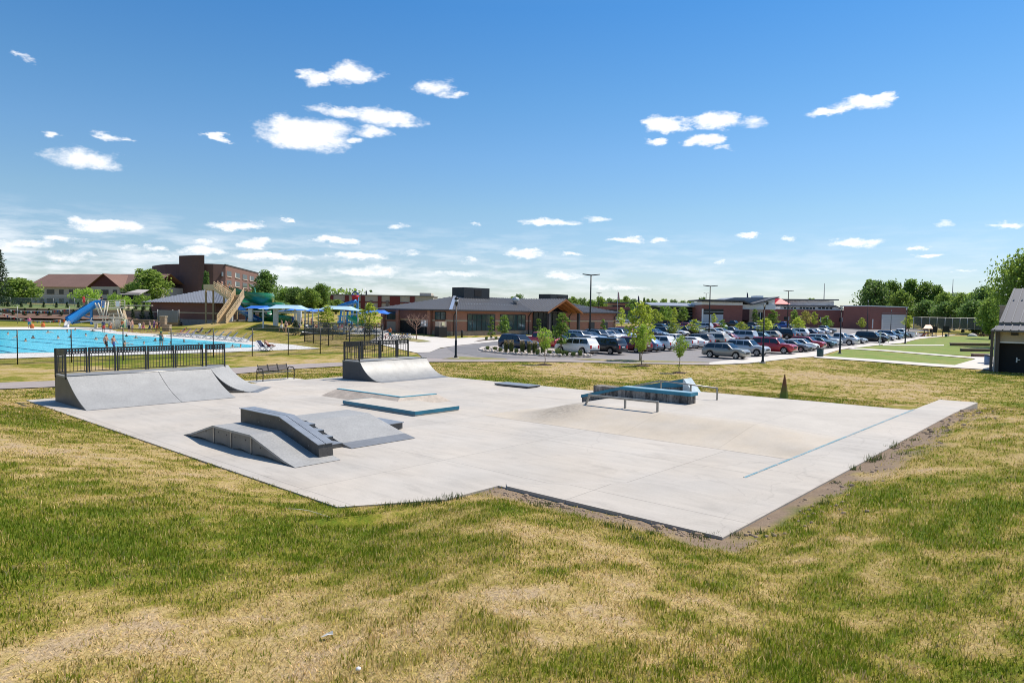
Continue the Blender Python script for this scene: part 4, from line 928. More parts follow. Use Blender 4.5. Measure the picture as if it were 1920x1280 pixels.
# notice board by its left end
p = ground(795, 631.5); t = thing('notice_board', 'dark post notice board with white sheets near brick building entrance', 'sign', p)
mb = MB(); mb.bar((0, 0, 0), (0, 0, 1.9), .1); mb.build('post', M_BLK, t); mb = MB(); mb.box(-.5, .5, -.06, .06, 1.5, 2.5); bd = mb.build('board', mat('board_grey', (.18, .19, .2), .6), t)
mb = MB(); mb.box(-.42, -.12, -.075, -.062, 1.95, 2.35); mb.build('sheet', M_WHITE, bd); mb = MB(); mb.box(.05, .28, -.075, -.062, 1.65, 2.4); mb.build('sheet', M_WHITE, bd)
t = thing('wall_cabinet', 'small dark ticket kiosk with pale top panel against brick wall', 'kiosk', ground(823, 631.5), rz=math.atan2(-EY[1], -EY[0])-math.pi)
mb = MB(); mb.box(-.9, .1, -.8, .8, 0, 1.5); mb.build('cabinet', M_DARK, t); mb = MB(); mb.box(-.85, .05, -.7, .7, 1.505, 2.3); pnl = mb.build('panel', mat('tan_panel', (.40, .33, .26), .8), t); mb = MB(); mb.box(-.93, -.86, -.25, .25, 1.7, 2.2); mb.build('poster', mat('cream', (.7, .65, .4), .6), pnl)
t = thing('bollard', 'short black bollard in front of brick wall', 'bollard', ground(866, 632.5)); mb = MB(); mb.lathe([(.13, -.1), (.13, 1.0), (.1, 1.08), (.02, 1.1)], n=10); mb.build('post', M_BLK, t)

# pool house with hip roof
p0 = at_y(283, 604, 121); p1 = at_y(405, 605, 113); e = (p1-p0)[:2]; Lp = np.linalg.norm(e); e /= Lp
t = thing('pool_house', 'low brick pool house with grey metal hip roof behind the pool', 'building', (*p1[:2], 0)); place(t, (*p1[:2], 0), e)
zb, ze = 1.0, 4.55; D = 11.
mb = MB(); mb.box(-Lp, 0, 0, D, zb-1.5, ze); mb.build('wall', M_BRICKD, t)
mb = MB(); mb.box(-Lp-.04, .04, -.06, -.003, 2.75, 2.95); mb.box(.003, .06, -.06, D, 2.75, 2.95); mb.build('stone_band', M_BAND, t)
mb = MB(); mb.box(-Lp-.04, .06, -.1, -.004, -.5, 1.75); mb.box(.004, .08, -.1, D, -.5, 1.75); mb.build('stone_base', mat('base_grey', (.28, .25, .23), .9, 0, .2, 2), t)
mb = MB(); oh = 1.0; ea = [(-Lp-oh, -oh, ze), (oh, -oh, ze), (oh, D+oh, ze), (-Lp-oh, D+oh, ze)]; r0_, r1_ = (-Lp/2-1.2, D/2, 6.9), (-Lp/2+1.2, D/2, 6.9)
roof_face(mb, ea[0], ea[1], r1_, r0_, .75, .2, .07); roof_face(mb, ea[1], ea[2], r1_, r1_); roof_face(mb, ea[3], ea[0], r0_, r0_); roof_face(mb, ea[2], ea[3], r0_, r1_, 3); mb.add([tuple(np.array(q)-[0, 0, .02]) for q in ea], [(3, 2, 1, 0)])
mb.build('roof', [mat('roof_grey', (.13, .135, .145), .5, .2, .1, .4), mat('rib_pale', (.38, .39, .42), .5, .1)], t)
mb = MB(); mb.box(.004, .07, 2.2, 3.4, 3.0, 4.0); mb.build('window', M_GLASS, t)
for s in (-.35,):
    mb = MB(); mb.bar((s, -.15, zb-1), (s, -.15, ze), .15); mb.build('downpipe', M_TRIM, t)

# brown brick apartment block with rounded stair tower
def hbox(t, name, m, x0, x1, y0, y1, z0, z1): mb = MB(); mb.box(x0, x1, y0, y1, z0, z1); return mb.build(name, m, t)
q = at_y(423, 560, 232); t = thing('apartment_block', 'tall dark brown brick apartment block with curved windowless left wall', 'building', (q[0], q[1], 0))
d = at_y(482, 560, 282)[:2]-q[:2]; Lr = np.linalg.norm(d)+3; d /= np.linalg.norm(d); place(t, (q[0], q[1], 0), d)
# local x along windowed wing, y to the back/left
ZT = at_y(423, 496, 232)[2]
M_APT = mat('apt_brick', (.20, .105, .082), .85, 0, .08, .2, fine=.1); M_APT_SHADE = mat('apt_brick_dark', (.105, .060, .054), .85, 0, .10, .25, fine=.1, stretch=(1, 1, 4))  # same brick twice: sunlit tone for the wing, shade painted into the darker copy
mb = MB(); mb.box(0, Lr, 0, 6, 0, ZT); mb.build('wing', M_APT, t)
nl = np.array([-d[1], d[0]])
def loc(px, Y):
    w = at_y(px, 560, Y)[:2]-q[:2]; return (w@d, w@nl)
pa = [loc(423, 232), loc(400, 229), loc(384, 229), loc(360, 231), loc(330, 233.5), loc(310, 236.5), loc(300.5, 239.5)]
mb = MB(); loop = [(x+(-.02 if i == 0 else 0), y, 0) for i, (x, y) in enumerate(pa)]+[(pa[-1][0]+10, pa[-1][1]+6, 0), (8, 9, 0), (3, 6.1, 0), (0-.02, .5, 0)]; mb.ext(loop, (0, 0, ZT)); mb.build('curved_wall', M_APT_SHADE, t)
ZT2 = at_y(360, 478.5, 229)[2]
tw = [loc(383.5, 227.9), loc(372, 227.8), loc(360, 229), loc(347, 231), loc(336, 232.6)]
mb = MB(); mb.ext([(x, y, 0) for x, y in tw]+[(*loc(337.5, 243), 0), (*loc(383, 240), 0)], (0, 0, ZT2)); mb.build('stair_tower', M_APT_SHADE, t)
hw = .95
for r_, (ya, yb) in enumerate(((503.5, 513), (518.5, 528), (535, 542), (550, 558))):
    for k, px in enumerate((429, 444.5, 458.5, 471.5, 484)):
        sof = lambda p_: ((q[0]-(p_-960)/1280*q[1]))/((p_-960)/1280*d[1]-d[0]); s = sof(px); sa_, sb_ = sof(px-4.4), sof(px+4.2)
        z1 = ZT-(at_y(423, ya-3, 232)[2]*0+2.0)-r_*3.15; z0 = z1-1.75
        mb = MB(); mb.box(sa_, sb_, -.06, -.004, z0, z1); w = mb.build('window', M_GLASS, t)
        mb = MB(); mb.box(sa_-.1, sb_+.1, -.22, -.005, z0-.28, z0-.02); mb.build('sill', mat('sill_pale', (.55, .42, .34), .8), w)
        if k in (1, 3): mb = MB(); mb.box(sa_+.3, sa_+1.2, -.09, -.065, z0+.1, z1-.1); mb.build('blind', M_WHITE, w)
mb = MB(); mb.box(-.3, Lr+.2, -.15, .3, ZT-.25, ZT+.15); mb.build('parapet', M_TRIM, t)
for z in (ZT-3.3, ZT-6.5):
    mb = MB(); x, y = loc(417, 231.2); mb.box(x-.9, x+.3, y-.25, y+.1, z-.7, z+.7); mb.build('wall_vent', mat('vent_grey', (.2, .24, .28), .5), t)
# grey apartments with red-brown roof
q = at_y(58, 560, 235); t = thing('apartment_building', 'two storey grey apartment building with red brown pitched roof and maroon gable', 'building', (q[0], q[1], 0))
e = at_y(238, 560, 222)[:2]-q[:2]; La = np.linalg.norm(e); e /= La; place(t, (q[0], q[1], 0), e)
M_SID = mat('grey_siding', (.40, .375, .345), .85, 0, .08, 1, fine=.08); M_RR = mat('red_roof', (.185, .105, .08), .9, 0, .1, .3, fine=.12); M_MAR = mat('maroon', (.075, .015, .018), .8)
ze = at_y(75, 536, 233)[2]; zr = at_y(78, 513, 240)[2]; Dp = 15.
hbox(t, 'wall', M_SID, 0, La+10, 0, Dp, 0, ze)
mb = MB(); x0, x1 = -1.2, La+10.5; mb.add([(x0, -1.2, ze-.3), (x1, -1.2, ze-.3), (x1, Dp/2, zr), (x0, Dp/2, zr), (x0, Dp+1.2, ze-.3), (x1, Dp+1.2, ze-.3)], [(0, 1, 2, 3), (3, 2, 5, 4)]); rf = mb.build('roof', M_RR, t)
mb = MB(); mb.add([(-.02, 0, ze), (-.02, Dp, ze), (-.02, Dp/2, zr-.35)], [(2, 1, 0)]); mb.build('gable_end', M_MAR, t)
gx0, gx1 = (La*.70, La*.985); gm2 = (gx0+gx1)/2
mb = MB(); mb.box(gx0, gx1, -2.2, -.01, 0, ze); ga = mb.build('gable_bay', M_SID, t)
mb = MB(); mb.add([(gx0-.5, -2.25, ze-.1), (gx1+.5, -2.25, ze-.1), (gm2, -2.25, zr-.6)], [(0, 1, 2)]); mb.build('gable_end', M_MAR, t)
mb = MB(); mb.add([(gx0-1.2, -3, ze-.5), (gm2, -3, zr-.4), (gm2, Dp/2, zr-.4), (gx0-1.2, Dp/2-4, ze-.5), (gx1+1.2, -3, ze-.5), (gx1+1.2, Dp/2-4, ze-.5)], [(0, 1, 2, 3), (1, 4, 5, 2)]); mb.build('gable_roof', M_RR, t)
for row, z in enumerate((ze-2.6, ze-5.5)):
    mb = MB(); 
    for k, (s, w_) in enumerate(((.055, 1.0), (.12, 2.0), (.215, 3.4), (.33, 2.0), (.44, 2.4), (.56, 2.2), (.64, 1.6), (.75, 1.7), (.84, 3.0), (.94, 1.7))):
        x = s*La; y = -2.2 if s > .7 else 0; wb = MB(); wb.box(x-w_/2, x+w_/2, y-.08, y-.005, z-.1, z+1.45); wb.build('window', M_GLASS, t)
hbox(t, 'trim_band', mat('trim_white', (.5, .5, .48), .7), -.03, La*.7, -.06, -.004, ze-3.45, ze-3.2)
for y in (3.5, 11): 
    for z in (ze-2.6, ze-5.5): mb = MB(); mb.box(-.08, -.005, y-.5, y+.5, z, z+1.3); mb.build('window', M_GLASS, t)
# dark shed with pale roof between the trees
q = at_y(250, 570, 165); t = thing('storage_shed', 'small dark shed with pale metal roof among bright shrubs', 'shed', (q[0], q[1], 0)); mb = MB(); mb.box(-3, 1.5, 0, 5, 0, at_y(250, 549, 165)[2]); mb.build('wall', M_DARK, t)
za = at_y(250, 553, 165)[2]; zb2 = at_y(250, 545.5, 165)[2]; mb = MB(); mb.ext([(-3, -.6, za), (1.8, -.6, za), (1.2, 5, zb2+.4), (-1.6, 5, zb2+.4)], (0, 0, .12)); mb.build('roof', mat('pale_roof', (.40, .36, .33), .7), t)
# long tan hall with maroon pilasters
q0 = at_y(612, 570, 205); q1 = at_y(812, 573, 205); t = thing('long_hall', 'long flat roofed tan hall with maroon pilasters behind the play area', 'building', (*q0[:2], 0)); e = (q1-q0)[:2]; L = np.linalg.norm(e); place(t, (*q0[:2], 0), e/L)
zt = at_y(700, 554.5, 205)[2]; M_TAN = mat('tan_wall', (.40, .36, .31), .85, 0, .06, .5); M_PIL = mat('maroon_brick', (.15, .030, .028), .85, 0, .1, 1)
hbox(t, 'wall', M_TAN, 0, L, 0, 12, -2, zt); hbox(t, 'parapet', mat('parapet', (.2, .19, .19), .6), -.2, L+.2, -.2, 12, zt+.01, zt+.3)
for px, w_ in ((622, 2.4), (650.5, 2.8), (680.5, 2.9), (712, 2.7), (740.5, 7.6), (773, 3.6)):
    s = (px-612)/200*L; mb = MB(); mb.box(s-w_/5, s+w_/5, -.3, -.01, -2, zt-.05); mb.build('pilaster', M_PIL, t)
mb = MB(); mb.box(1.5, L*.9, -.16, -.008, zt-2.1, zt-1.75); mb.build('maroon_band', M_PIL, t)
for px in (635.5, 696, 726): s = (px-612)/200*L; mb = MB(); mb.box(s-.4, s+.4, -.2, -.006, -2, zt-1.4); mb.build('column', mat('col_brown', (.16, .13, .12), .8), t)
hbox(t, 'penthouse', mat('cream_wall', (.55, .47, .38), .8), L*.86, L*.97, 3, 9, zt+.3, zt+1.2)

# modern civic building, built of several masses round one lot
M_PALE = mat('pale_panel', (.80, .80, .80), .6, .1, .05, .3); M_TANP = mat('tan_brick', (.60, .41, .28), .85, 0, .08, 1); M_CHAR = mat('charcoal', (.075, .077, .082), .6)
YC = 225.
def X_(px, Y=YC): return at_y(px, 590, Y)[0]
def Z_(py, px=1400, Y=YC): return at_y(px, py, Y)[2]
t = thing('civic_building', 'long modern brick and pale metal building with angled dark roofs behind the parking lot', 'building', (X_(1340), YC, 0)); ox, oy = X_(1340), YC
def cb(name, m, px0, px1, py0, py1, y0=0, dep=14, par=None, bot=None):
    pc = (px0+px1)/2; mb = MB(); mb.box(X_(px0)-ox, X_(px1)-ox, y0, y0+dep, Z_(py1, pc) if bot is None else bot, Z_(py0, pc)); return mb.build(name, m, par or t)
# west wings
cb('low_wing', M_BRICKR, 1136, 1240, 574, 580, 30, 12); cb('low_wing', M_CHAR, 1136, 1240, 580.2, 610, 30.4, 12)
cb('clerestory', M_TANP, 1178, 1206, 566, 571, 36); cb('clerestory_glass', M_GLASS, 1178, 1206, 571.2, 590, 36.3); cb('roof_slab', M_CHAR, 1170, 1212, 563.5, 566, 34, 18)
cb('link_wing', M_CHAR, 1206, 1320, 575, 612, 12, 10)
mb = MB(); a = [X_(1228)-ox, X_(1318)-ox]; mb.ext([(a[0], 8, Z_(573.5, 1270)), (a[1], 8, Z_(574.5, 1270)), (a[1], 18, Z_(569.5, 1270)+.3), (a[0], 18, Z_(569.5, 1270)+.3)], (0, 0, .3)); mb.build('link_roof', mat('link_metal', (.3, .31, .34), .45, .3), t)
for py in (580, 586, 592):
    cb('sun_shade', mat('shade_grey', (.28, .29, .3), .5), 1224, 1316, py, py+.7, 11.2, .6)
cb('link_glass', M_GLASS, 1224, 1316, 577, 596, 11.7, .2)
# middle mass
cb('brick_wall', M_BRICKR, 1316, 1392, 572, 612, 0, 14); cb('pale_fascia', M_PALE, 1316, 1392, 566, 571.8, .05, 14)
mb = MB(); z = Z_(564, 1350); x0, x1 = X_(1311)-ox, X_(1391)-ox; mb.box(x0, x1, -2, 14, z-.1, z+.35); mb.build('roof_slab', M_CHAR, t)
cb('pale_column', M_PALE, 1315.5, 1318, 579, 606, -.5, .4)
g = cb('window', M_GLASS, 1319, 1356, 579.5, 589, -.12, .1); cb('window_frame', mat('shade_grey2', (.4, .42, .43), .5), 1319, 1356, 583.8, 584.8, -.2, .05, g)
cb('metal_wall', mat('ribbed_metal', (.50, .52, .55), .5, .3, .06, 1), 1318, 1356, 589.3, 606, -.1, .08)
cb('brick_panel', mat('brick_maroon', (.10, .04, .036), .85), 1392, 1406, 580, 600, .5, 8); cb('tan_wall', M_TANP, 1406, 1432, 580, 606, .6, 8)
cb('pale_wall', M_PALE, 1392, 1456, 571, 580, 1.0, 12)
# angled roofs
mb = MB(); zz = lambda py, px: Z_(py, px)
mb.ext([(X_(1358)-ox, 6, zz(563.5, 1358)), (X_(1388)-ox, 6, zz(556.8, 1388)), (X_(1456)-ox, 6, zz(557, 1450)), (X_(1405)-ox, 6, zz(571, 1405))], (0, 16, 0)); mb.build('big_roof', mat('roof_slate', (.24, .255, .28), .5, .2), t)
mb = MB(); mb.ext([(X_(1388)-ox, -1.5, zz(564.2, 1390)), (X_(1408)-ox, -1.5, zz(571.6, 1406)), (X_(1457)-ox, -1.5, zz(558.2, 1455)), (X_(1457)-ox, -1.5, zz(556.2, 1455)), (X_(1408)-ox, -1.5, zz(569.4, 1406)), (X_(1388)-ox, -1.5, zz(562.2, 1390))], (0, 16, 0)); mb.build('fascia', M_CHAR, t)
mb = MB(); mb.ext([(X_(1408)-ox, 2, zz(571.5, 1406)), (X_(1456)-ox, 2, zz(580, 1450)), (X_(1456)-ox, 2, zz(559, 1455))], (0, 10, 0)); mb.build('pale_gable', M_PALE, t)
cb('window', M_GLASS, 1437, 1444, 565.5, 575, 1.8, .1)
cb('rooftop_unit', M_PALE, 1437, 1451, 553, 557, 10, 5)
cb('door_glass', M_GLASS, 1423, 1431, 586, 604, .4, .1); cb('door_frame', M_PALE, 1425.5, 1426.8, 586, 604, .3, .05)
# east brick wing
cb('brick_wing', M_BRICKR, 1433, 1634, 580.7, 614, 3, 16); cb('coping', M_PALE, 1432, 1634, 580, 580.7, 2.8, 16.4)
cb('pale_clerestory', M_PALE, 1478, 1594, 574.5, 579.9, 7, 10)
mb = MB(); mb.ext([(X_(1477)-ox, 5.5, zz(574.4, 1480)), (X_(1584)-ox, 5.5, zz(574.4, 1580)), (X_(1600)-ox, 5.5, zz(580, 1600)), (X_(1597)-ox, 5.5, zz(580, 1600)), (X_(1581)-ox, 5.5, zz(572, 1580)), (X_(1477)-ox, 5.5, zz(571.5, 1480))], (0, 12, 0)); mb.build('roof_slab', M_CHAR, t)
for a, b_ in ((1484, 1509), (1514, 1546), (1550, 1579)):
    w = cb('window', M_GLASS, a, b_, 575.8, 579, 6.85, .1)
    n = max(3, int((b_-a)/6)); mb = MB()
    for i in range(n+1): x = X_(a+(b_-a)*i/n)-ox; mb.box(x-.12, x+.12, 6.7, 6.84, Z_(579, (a+b_)/2), Z_(575.8, (a+b_)/2))
    mb.build('mullion', M_PALE, w)
cb('pale_hall', mat('pale_blue_panel', (.74, .77, .80), .6, .1, .04, .3), 1513, 1627, 561, 580, 24, 16)
mb = MB(); mb.ext([(X_(1510)-ox, 22, zz(561.4, 1512)), (X_(1632)-ox, 22, zz(561, 1630)), (X_(1632)-ox, 22, zz(558.8, 1630)), (X_(1510)-ox, 22, zz(558, 1512))], (0, 20, 0)); mb.build('roof_slab', M_CHAR, t)
cb('louvre', mat('louvre_red', (.16, .10, .10), .7), 1614, 1619, 570.5, 580, 23.8, .15)
for a, b_, c_, d_ in ((1477, 1486, 594, 600), (1544, 1546, 595, 604), (1557, 1559.5, 595, 602), (1582, 1588, 596, 603)):
    w = cb('window', M_GLASS, a, b_, c_, d_, 2.85, .1); cb('window_frame', M_PALE, b_-.6, b_+.3, c_-.5, d_+.5, 2.8, .1, w)
cb('vent_dome', M_WHITE, 1460, 1468, 575, 580, 6, 2); cb('stair_head', M_BRICKR, 1468, 1479, 571, 580, 12, 5)
# red roofed tower beyond
q = at_y(1460, 580, 245); t2 = thing('red_roof_house', 'small house with bright red roof peeking over civic building', 'building', (q[0], q[1], 0)); mb = MB(); zz1 = at_y(1460, 570, 245)[2]; zz2 = at_y(1460, 559, 245)[2]
mb.add([(-2.5, -2.5, zz1), (3.2, -2.5, zz1), (3.2, 6, zz1), (-2.5, 6, zz1), (-2.0, -1.5, zz2), (.8, 1, zz2)], [(0, 1, 5, 4), (1, 2, 5), (2, 3, 4, 5), (3, 0, 4)]); mb.build('roof', mat('red_metal', (.55, .02, .035), .5), t2); mb = MB(); mb.box(-2, 2.6, -2, 5, 0, zz1); mb.build('wall', M_BRICKR, t2)
# garage with roller door
q0 = at_y(1631, 600, 212); t = thing('brick_garage', 'flat roofed red brick garage with one wide pale roller door', 'garage', (q0[0], q0[1], 0)); q1 = at_y(1701, 600, 222); e = (q1-q0)[:2]; L = np.linalg.norm(e); place(t, (q0[0], q0[1], 0), e/L)
zt = at_y(1631, 574.5, 212)[2]; zb = at_y(1660, 613, 214)[2]
hbox(t, 'wall', M_BRICKR, 0, L, 0, 9, -2, zt); hbox(t, 'coping', M_PALE, -.15, L+.15, -.15, 9.1, zt+.005, zt+.3)
s0, s1 = L*(1652-1631)/70, L*(1697-1631)/70; mb = MB(); mb.box(s0, s1, -.1, -.01, zb-1, at_y(1674, 589.5, 216)[2]); dr_ = mb.build('roller_door', mat('roller_white', (.62, .61, .60), .6, 0, .03, 1), t)
mb = MB()
for k in range(9): z = zb+k*.55; mb.box(s0+.05, s1-.05, -.115, -.101, z, z+.05)
mb.build('door_rib', mat('rib_grey', (.4, .4, .4), .6), dr_)
for px in (1633.5, 1650.5): s = L*(px-1631)/70; mb = MB(); mb.bar((s, -.5, zb-.5), (s, -.5, zb+2.4), .22); mb.build('guard_post', M_WHITE, t)

# pavilion on the right
q = at_y(1866, 689, 64.); zb = float(terrain(q[0], q[1])); t = thing('park_pavilion', 'tan walled park pavilion with steep grey metal roof at the right edge', 'building', (q[0], q[1], zb)); place(t, (q[0], q[1], zb), GA)
def _pv(px, py, T=0.):
    # point on the vertical plane parallel to the front, T behind it
    r_ = ray(px, py); o_ = np.array([q[0]+GB[0]*T, q[1]+GB[1]*T]); n_ = GB; k_ = (o_@n_)/(r_[:2]@n_); P = EYE+r_*k_
    return float((P[:2]-o_)@GA), float(P[2]-zb)
def XP(px, T=0.): return _pv(px, 660, T)[0]
def ZP_(py, px=1880, T=0.): return _pv(px, py, T)[1]
M_PROOF = mat('pav_roof', (.095, .098, .115), .7, .0, .06, .5); M_PRIB = mat('pav_rib', (.11, .112, .12), .4, .3)
xe = 16.; M_PW = mat('pav_wall', (.46, .385, .29), .85, 0, .06, 1); DP = 14.
zo, zw = ZP_(641), ZP_(619)
mb = MB(); mb.box(0, xe, .0, .25, zo+.05, zw); mb.build('front_wall', M_PW, t)
mb = MB(); mb.box(-.1, 0.02, .0, DP, -.3, zw); mb.box(.03, xe, DP, DP+.2, -.3, zw-.01); mb.build('wall', M_PW, t)
mb = MB(); mb.box(0.03, xe, -.06, .27, zo-.08, zo+.04); mb.build('lintel', M_PALE, t)
mb = MB(); mb.box(.03, xe, .55, .65, -.2, zo+.03); mb.build('dark_interior', M_DARK, t)  # black sheet just behind the opening, painted shade of the inside
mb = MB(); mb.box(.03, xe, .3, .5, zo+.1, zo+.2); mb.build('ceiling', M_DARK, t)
mb = MB(); mb.box(1.5, 1.8, .45, .54, 1.15, 1.23); mb.box(1.5, 1.6, .45, .54, .95, 1.4); mb.build('pale_fixture', M_WHITE, t)
for dx in (-.32, .16):
    mb = MB(); mb.box(dx-.11, dx+.11, -.25, -.02, -.1, zw-.02); mb.build('post', mat('post_brown', (.085, .07, .06), .6), t)
mb = MB(); mb.bar((-.08, -.25, .0), (-.08, -.25, zw-.1), .11); mb.build('downpipe', mat('pipe_grey', (.3, .3, .3), .4, .3), t)
F = -1.1; xl, zl = XP(1855.5, F), ZP_(618.5, 1870, F); xl2, zl2 = XP(1873.5, .3), ZP_(607, 1890, .3)
mb = MB(); roof_face(mb, (xl, F, zl), (xe, F, zl), (xe, .3, zl2), (xl2, .3, zl2), .62)
mb.ext([(xl, F-.02, zl-.02), (xe, F-.02, zl-.02), (xe, F-.02, zl-.16), (xl, F-.02, zl-.16)], (0, .12, 0), 1); mb.add([(xl, F, zl-.01), (xl, DP, zl-.01), (xl2, DP, zl2), (xl2, .3, zl2)], [(0, 3, 2, 1)]); mb.add([(xl, F+.1, zl-.1), (xe, F+.1, zl-.1), (xe, .0, zl-.1), (xl, .0, zl-.1)], [(3, 2, 1, 0)], 1)
mb.build('lower_roof', [M_PROOF, M_PRIB], t)
xu, zu = XP(1870.5, .15), ZP_(604, 1885, .15); TR = 7.0; xt, zt = XP(1898.5, TR), ZP_(541, 1905, TR)
mb = MB(); roof_face(mb, (xu, .15, zu), (xe, .15, zu), (xe, TR, zt), (xu+.2, TR, zt), .66)
mb.add([(xu, .15, zu), (xu+.2, TR, zt), (xu, DP, zu)], [(0, 1, 2)]); mb.add([(xu, DP, zu), (xu+.2, TR, zt), (xe, TR, zt), (xe, DP, zu)], [(0, 1, 2, 3)])
mb.ext([(xu, .1, zu-.03), (xe, .1, zu-.03), (xe, .1, zu-.22), (xu, .1, zu-.22)], (0, .4, 0), 1)
for k in range(22): mb.box(xu+.5+k*.66, xu+.62+k*.66, TR*.63, TR*.63+.1, zu+(zt-zu)*.62+.05, zu+(zt-zu)*.62+.16, 2)
mb.build('upper_roof', [M_PROOF, M_PRIB, mat('guard_pale', (.5, .5, .5), .4, .3)], t)
T_ = DP+.3; a = XP(1870.5, T_); h_ = ZP_(574, 1876, T_); mb = MB(); mb.box(a, a+1.0, T_, T_+1.2, 0, h_); ch = mb.build('stone_chimney', M_STONE, t); mb = MB(); mb.box(a-.1, a+1.1, T_-.1, T_+1.3, h_+.01, h_+.12); mb.build('chimney_cap', M_PW, ch)
mb = MB(); x = XP(1901); z = ZP_(626.5, 1901); mb.box(x-.28, x+.28, -.14, -.01, z-.1, z+.12); mb.build('wall_lamp', M_BLK, t)
for py0, py1, a, b_ in ((642.5, 648.5, 1784.5, 1856), (653, 659, 1804.5, 1856), (662.5, 669.5, 1826, 1856)):
    p = ground(a, py1); p2 = ground(b_, py1+.6); tt = thing('seat_wall', ['upper', 'middle', 'lower'][[642.5, 653, 662.5].index(py0)]+' of three brown stone seat walls stepping down the green lawn', 'seat wall', p, group='seat walls on the lawn')
    e = (p2-p); h = (py1-py0)/1280*p[1]; mb = MB(); mb.ext([(0, 0, -.1), tuple(e*[1, 1, 1]-[0, 0, .1]), tuple(e-[0, 0, .1]+[.1, .7, 0]), (0.1, .7, -.1)], (0, 0, h)); mb.build('wall_body', mat('seat_stone', (.16, .095, .07), .9, 0, .25, 3), tt); mb = MB(); mb.ext([(-.05, -.06, h-.1), tuple(e+[0, -.06, h-.1]), tuple(e+[.1, .75, h-.1]), (.05, .75, h-.1)], (0, 0, .1)); mb.build('cap_stone', mat('cap_tan', (.42, .33, .24), .9), tt)
# ------------------------------------------------------------------ cars
def paint(name, c, met=.35, rough=.32):
    return mat('paint_'+name, c, rough, met, 0, coat=.6)
PAINT = dict(white=paint('white', (.74, .74, .73), 0), silver=paint('silver', (.50, .51, .52)), tan=paint('tan', (.30, .29, .255)), grey=paint('grey', (.17, .175, .18)), taupe=paint('taupe', (.19, .165, .145)), red=paint('red', (.42, .02, .03), .1), maroon=paint('maroon', (.16, .012, .022), .2),
    black=paint('black', (.012, .012, .014), .2), navy=paint('navy', (.018, .026, .055)), blue=paint('blue', (.02, .07, .30), .2), teal=paint('teal', (.10, .17, .18)), green=paint('green', (.03, .055, .03)), beige=paint('beige', (.50, .44, .35)), skyblue=paint('skyblue', (.20, .30, .42)), charcoal=paint('charcoal', (.045, .048, .052)))
M_CGL = mat('car_glass', (.012, .016, .02), .04, 0, 0, spec=.9); M_TYRE = mat('tyre', (.014, .014, .014), .85, 0, 0); M_RIM = mat('rim', (.5, .5, .5), .3, .7, 0)
M_CTRIM = mat('car_trim', (.02, .02, .021), .6, 0, 0); M_TAIL = mat('tail_red', (.45, .015, .02), .25, 0, 0); M_HEAD = mat('headlamp', (.65, .66, .68), .12, .2, 0); M_CHROME = mat('chrome', (.55, .55, .56), .2, .8, 0)
CARS = dict(  # length, width, height, belt, hood z, windshield base x, roof front, roof rear, tail glass base, tail z, wheel r
    sedan=(4.75, 1.82, 1.46, .95, .84, .27, .43, .72, .88, .98, .33), hatch=(4.25, 1.76, 1.50, .95, .86, .25, .42, .80, .95, .98, .32),
    suv=(4.75, 1.92, 1.76, 1.10, 1.02, .28, .41, .90, .975, 1.10, .37), wagon=(4.75, 1.86, 1.62, 1.02, .93, .27, .41, .86, .97, 1.05, .35),
    minivan=(5.05, 1.98, 1.76, 1.04, .93, .20, .36, .92, .985, 1.06, .34), pickup=(5.7, 2.0, 1.88, 1.20, 1.12, .28, .37, .595, .625, 1.22, .41), bigsuv=(5.2, 2.02, 1.90, 1.16, 1.08, .28, .39, .93, .985, 1.15, .40))
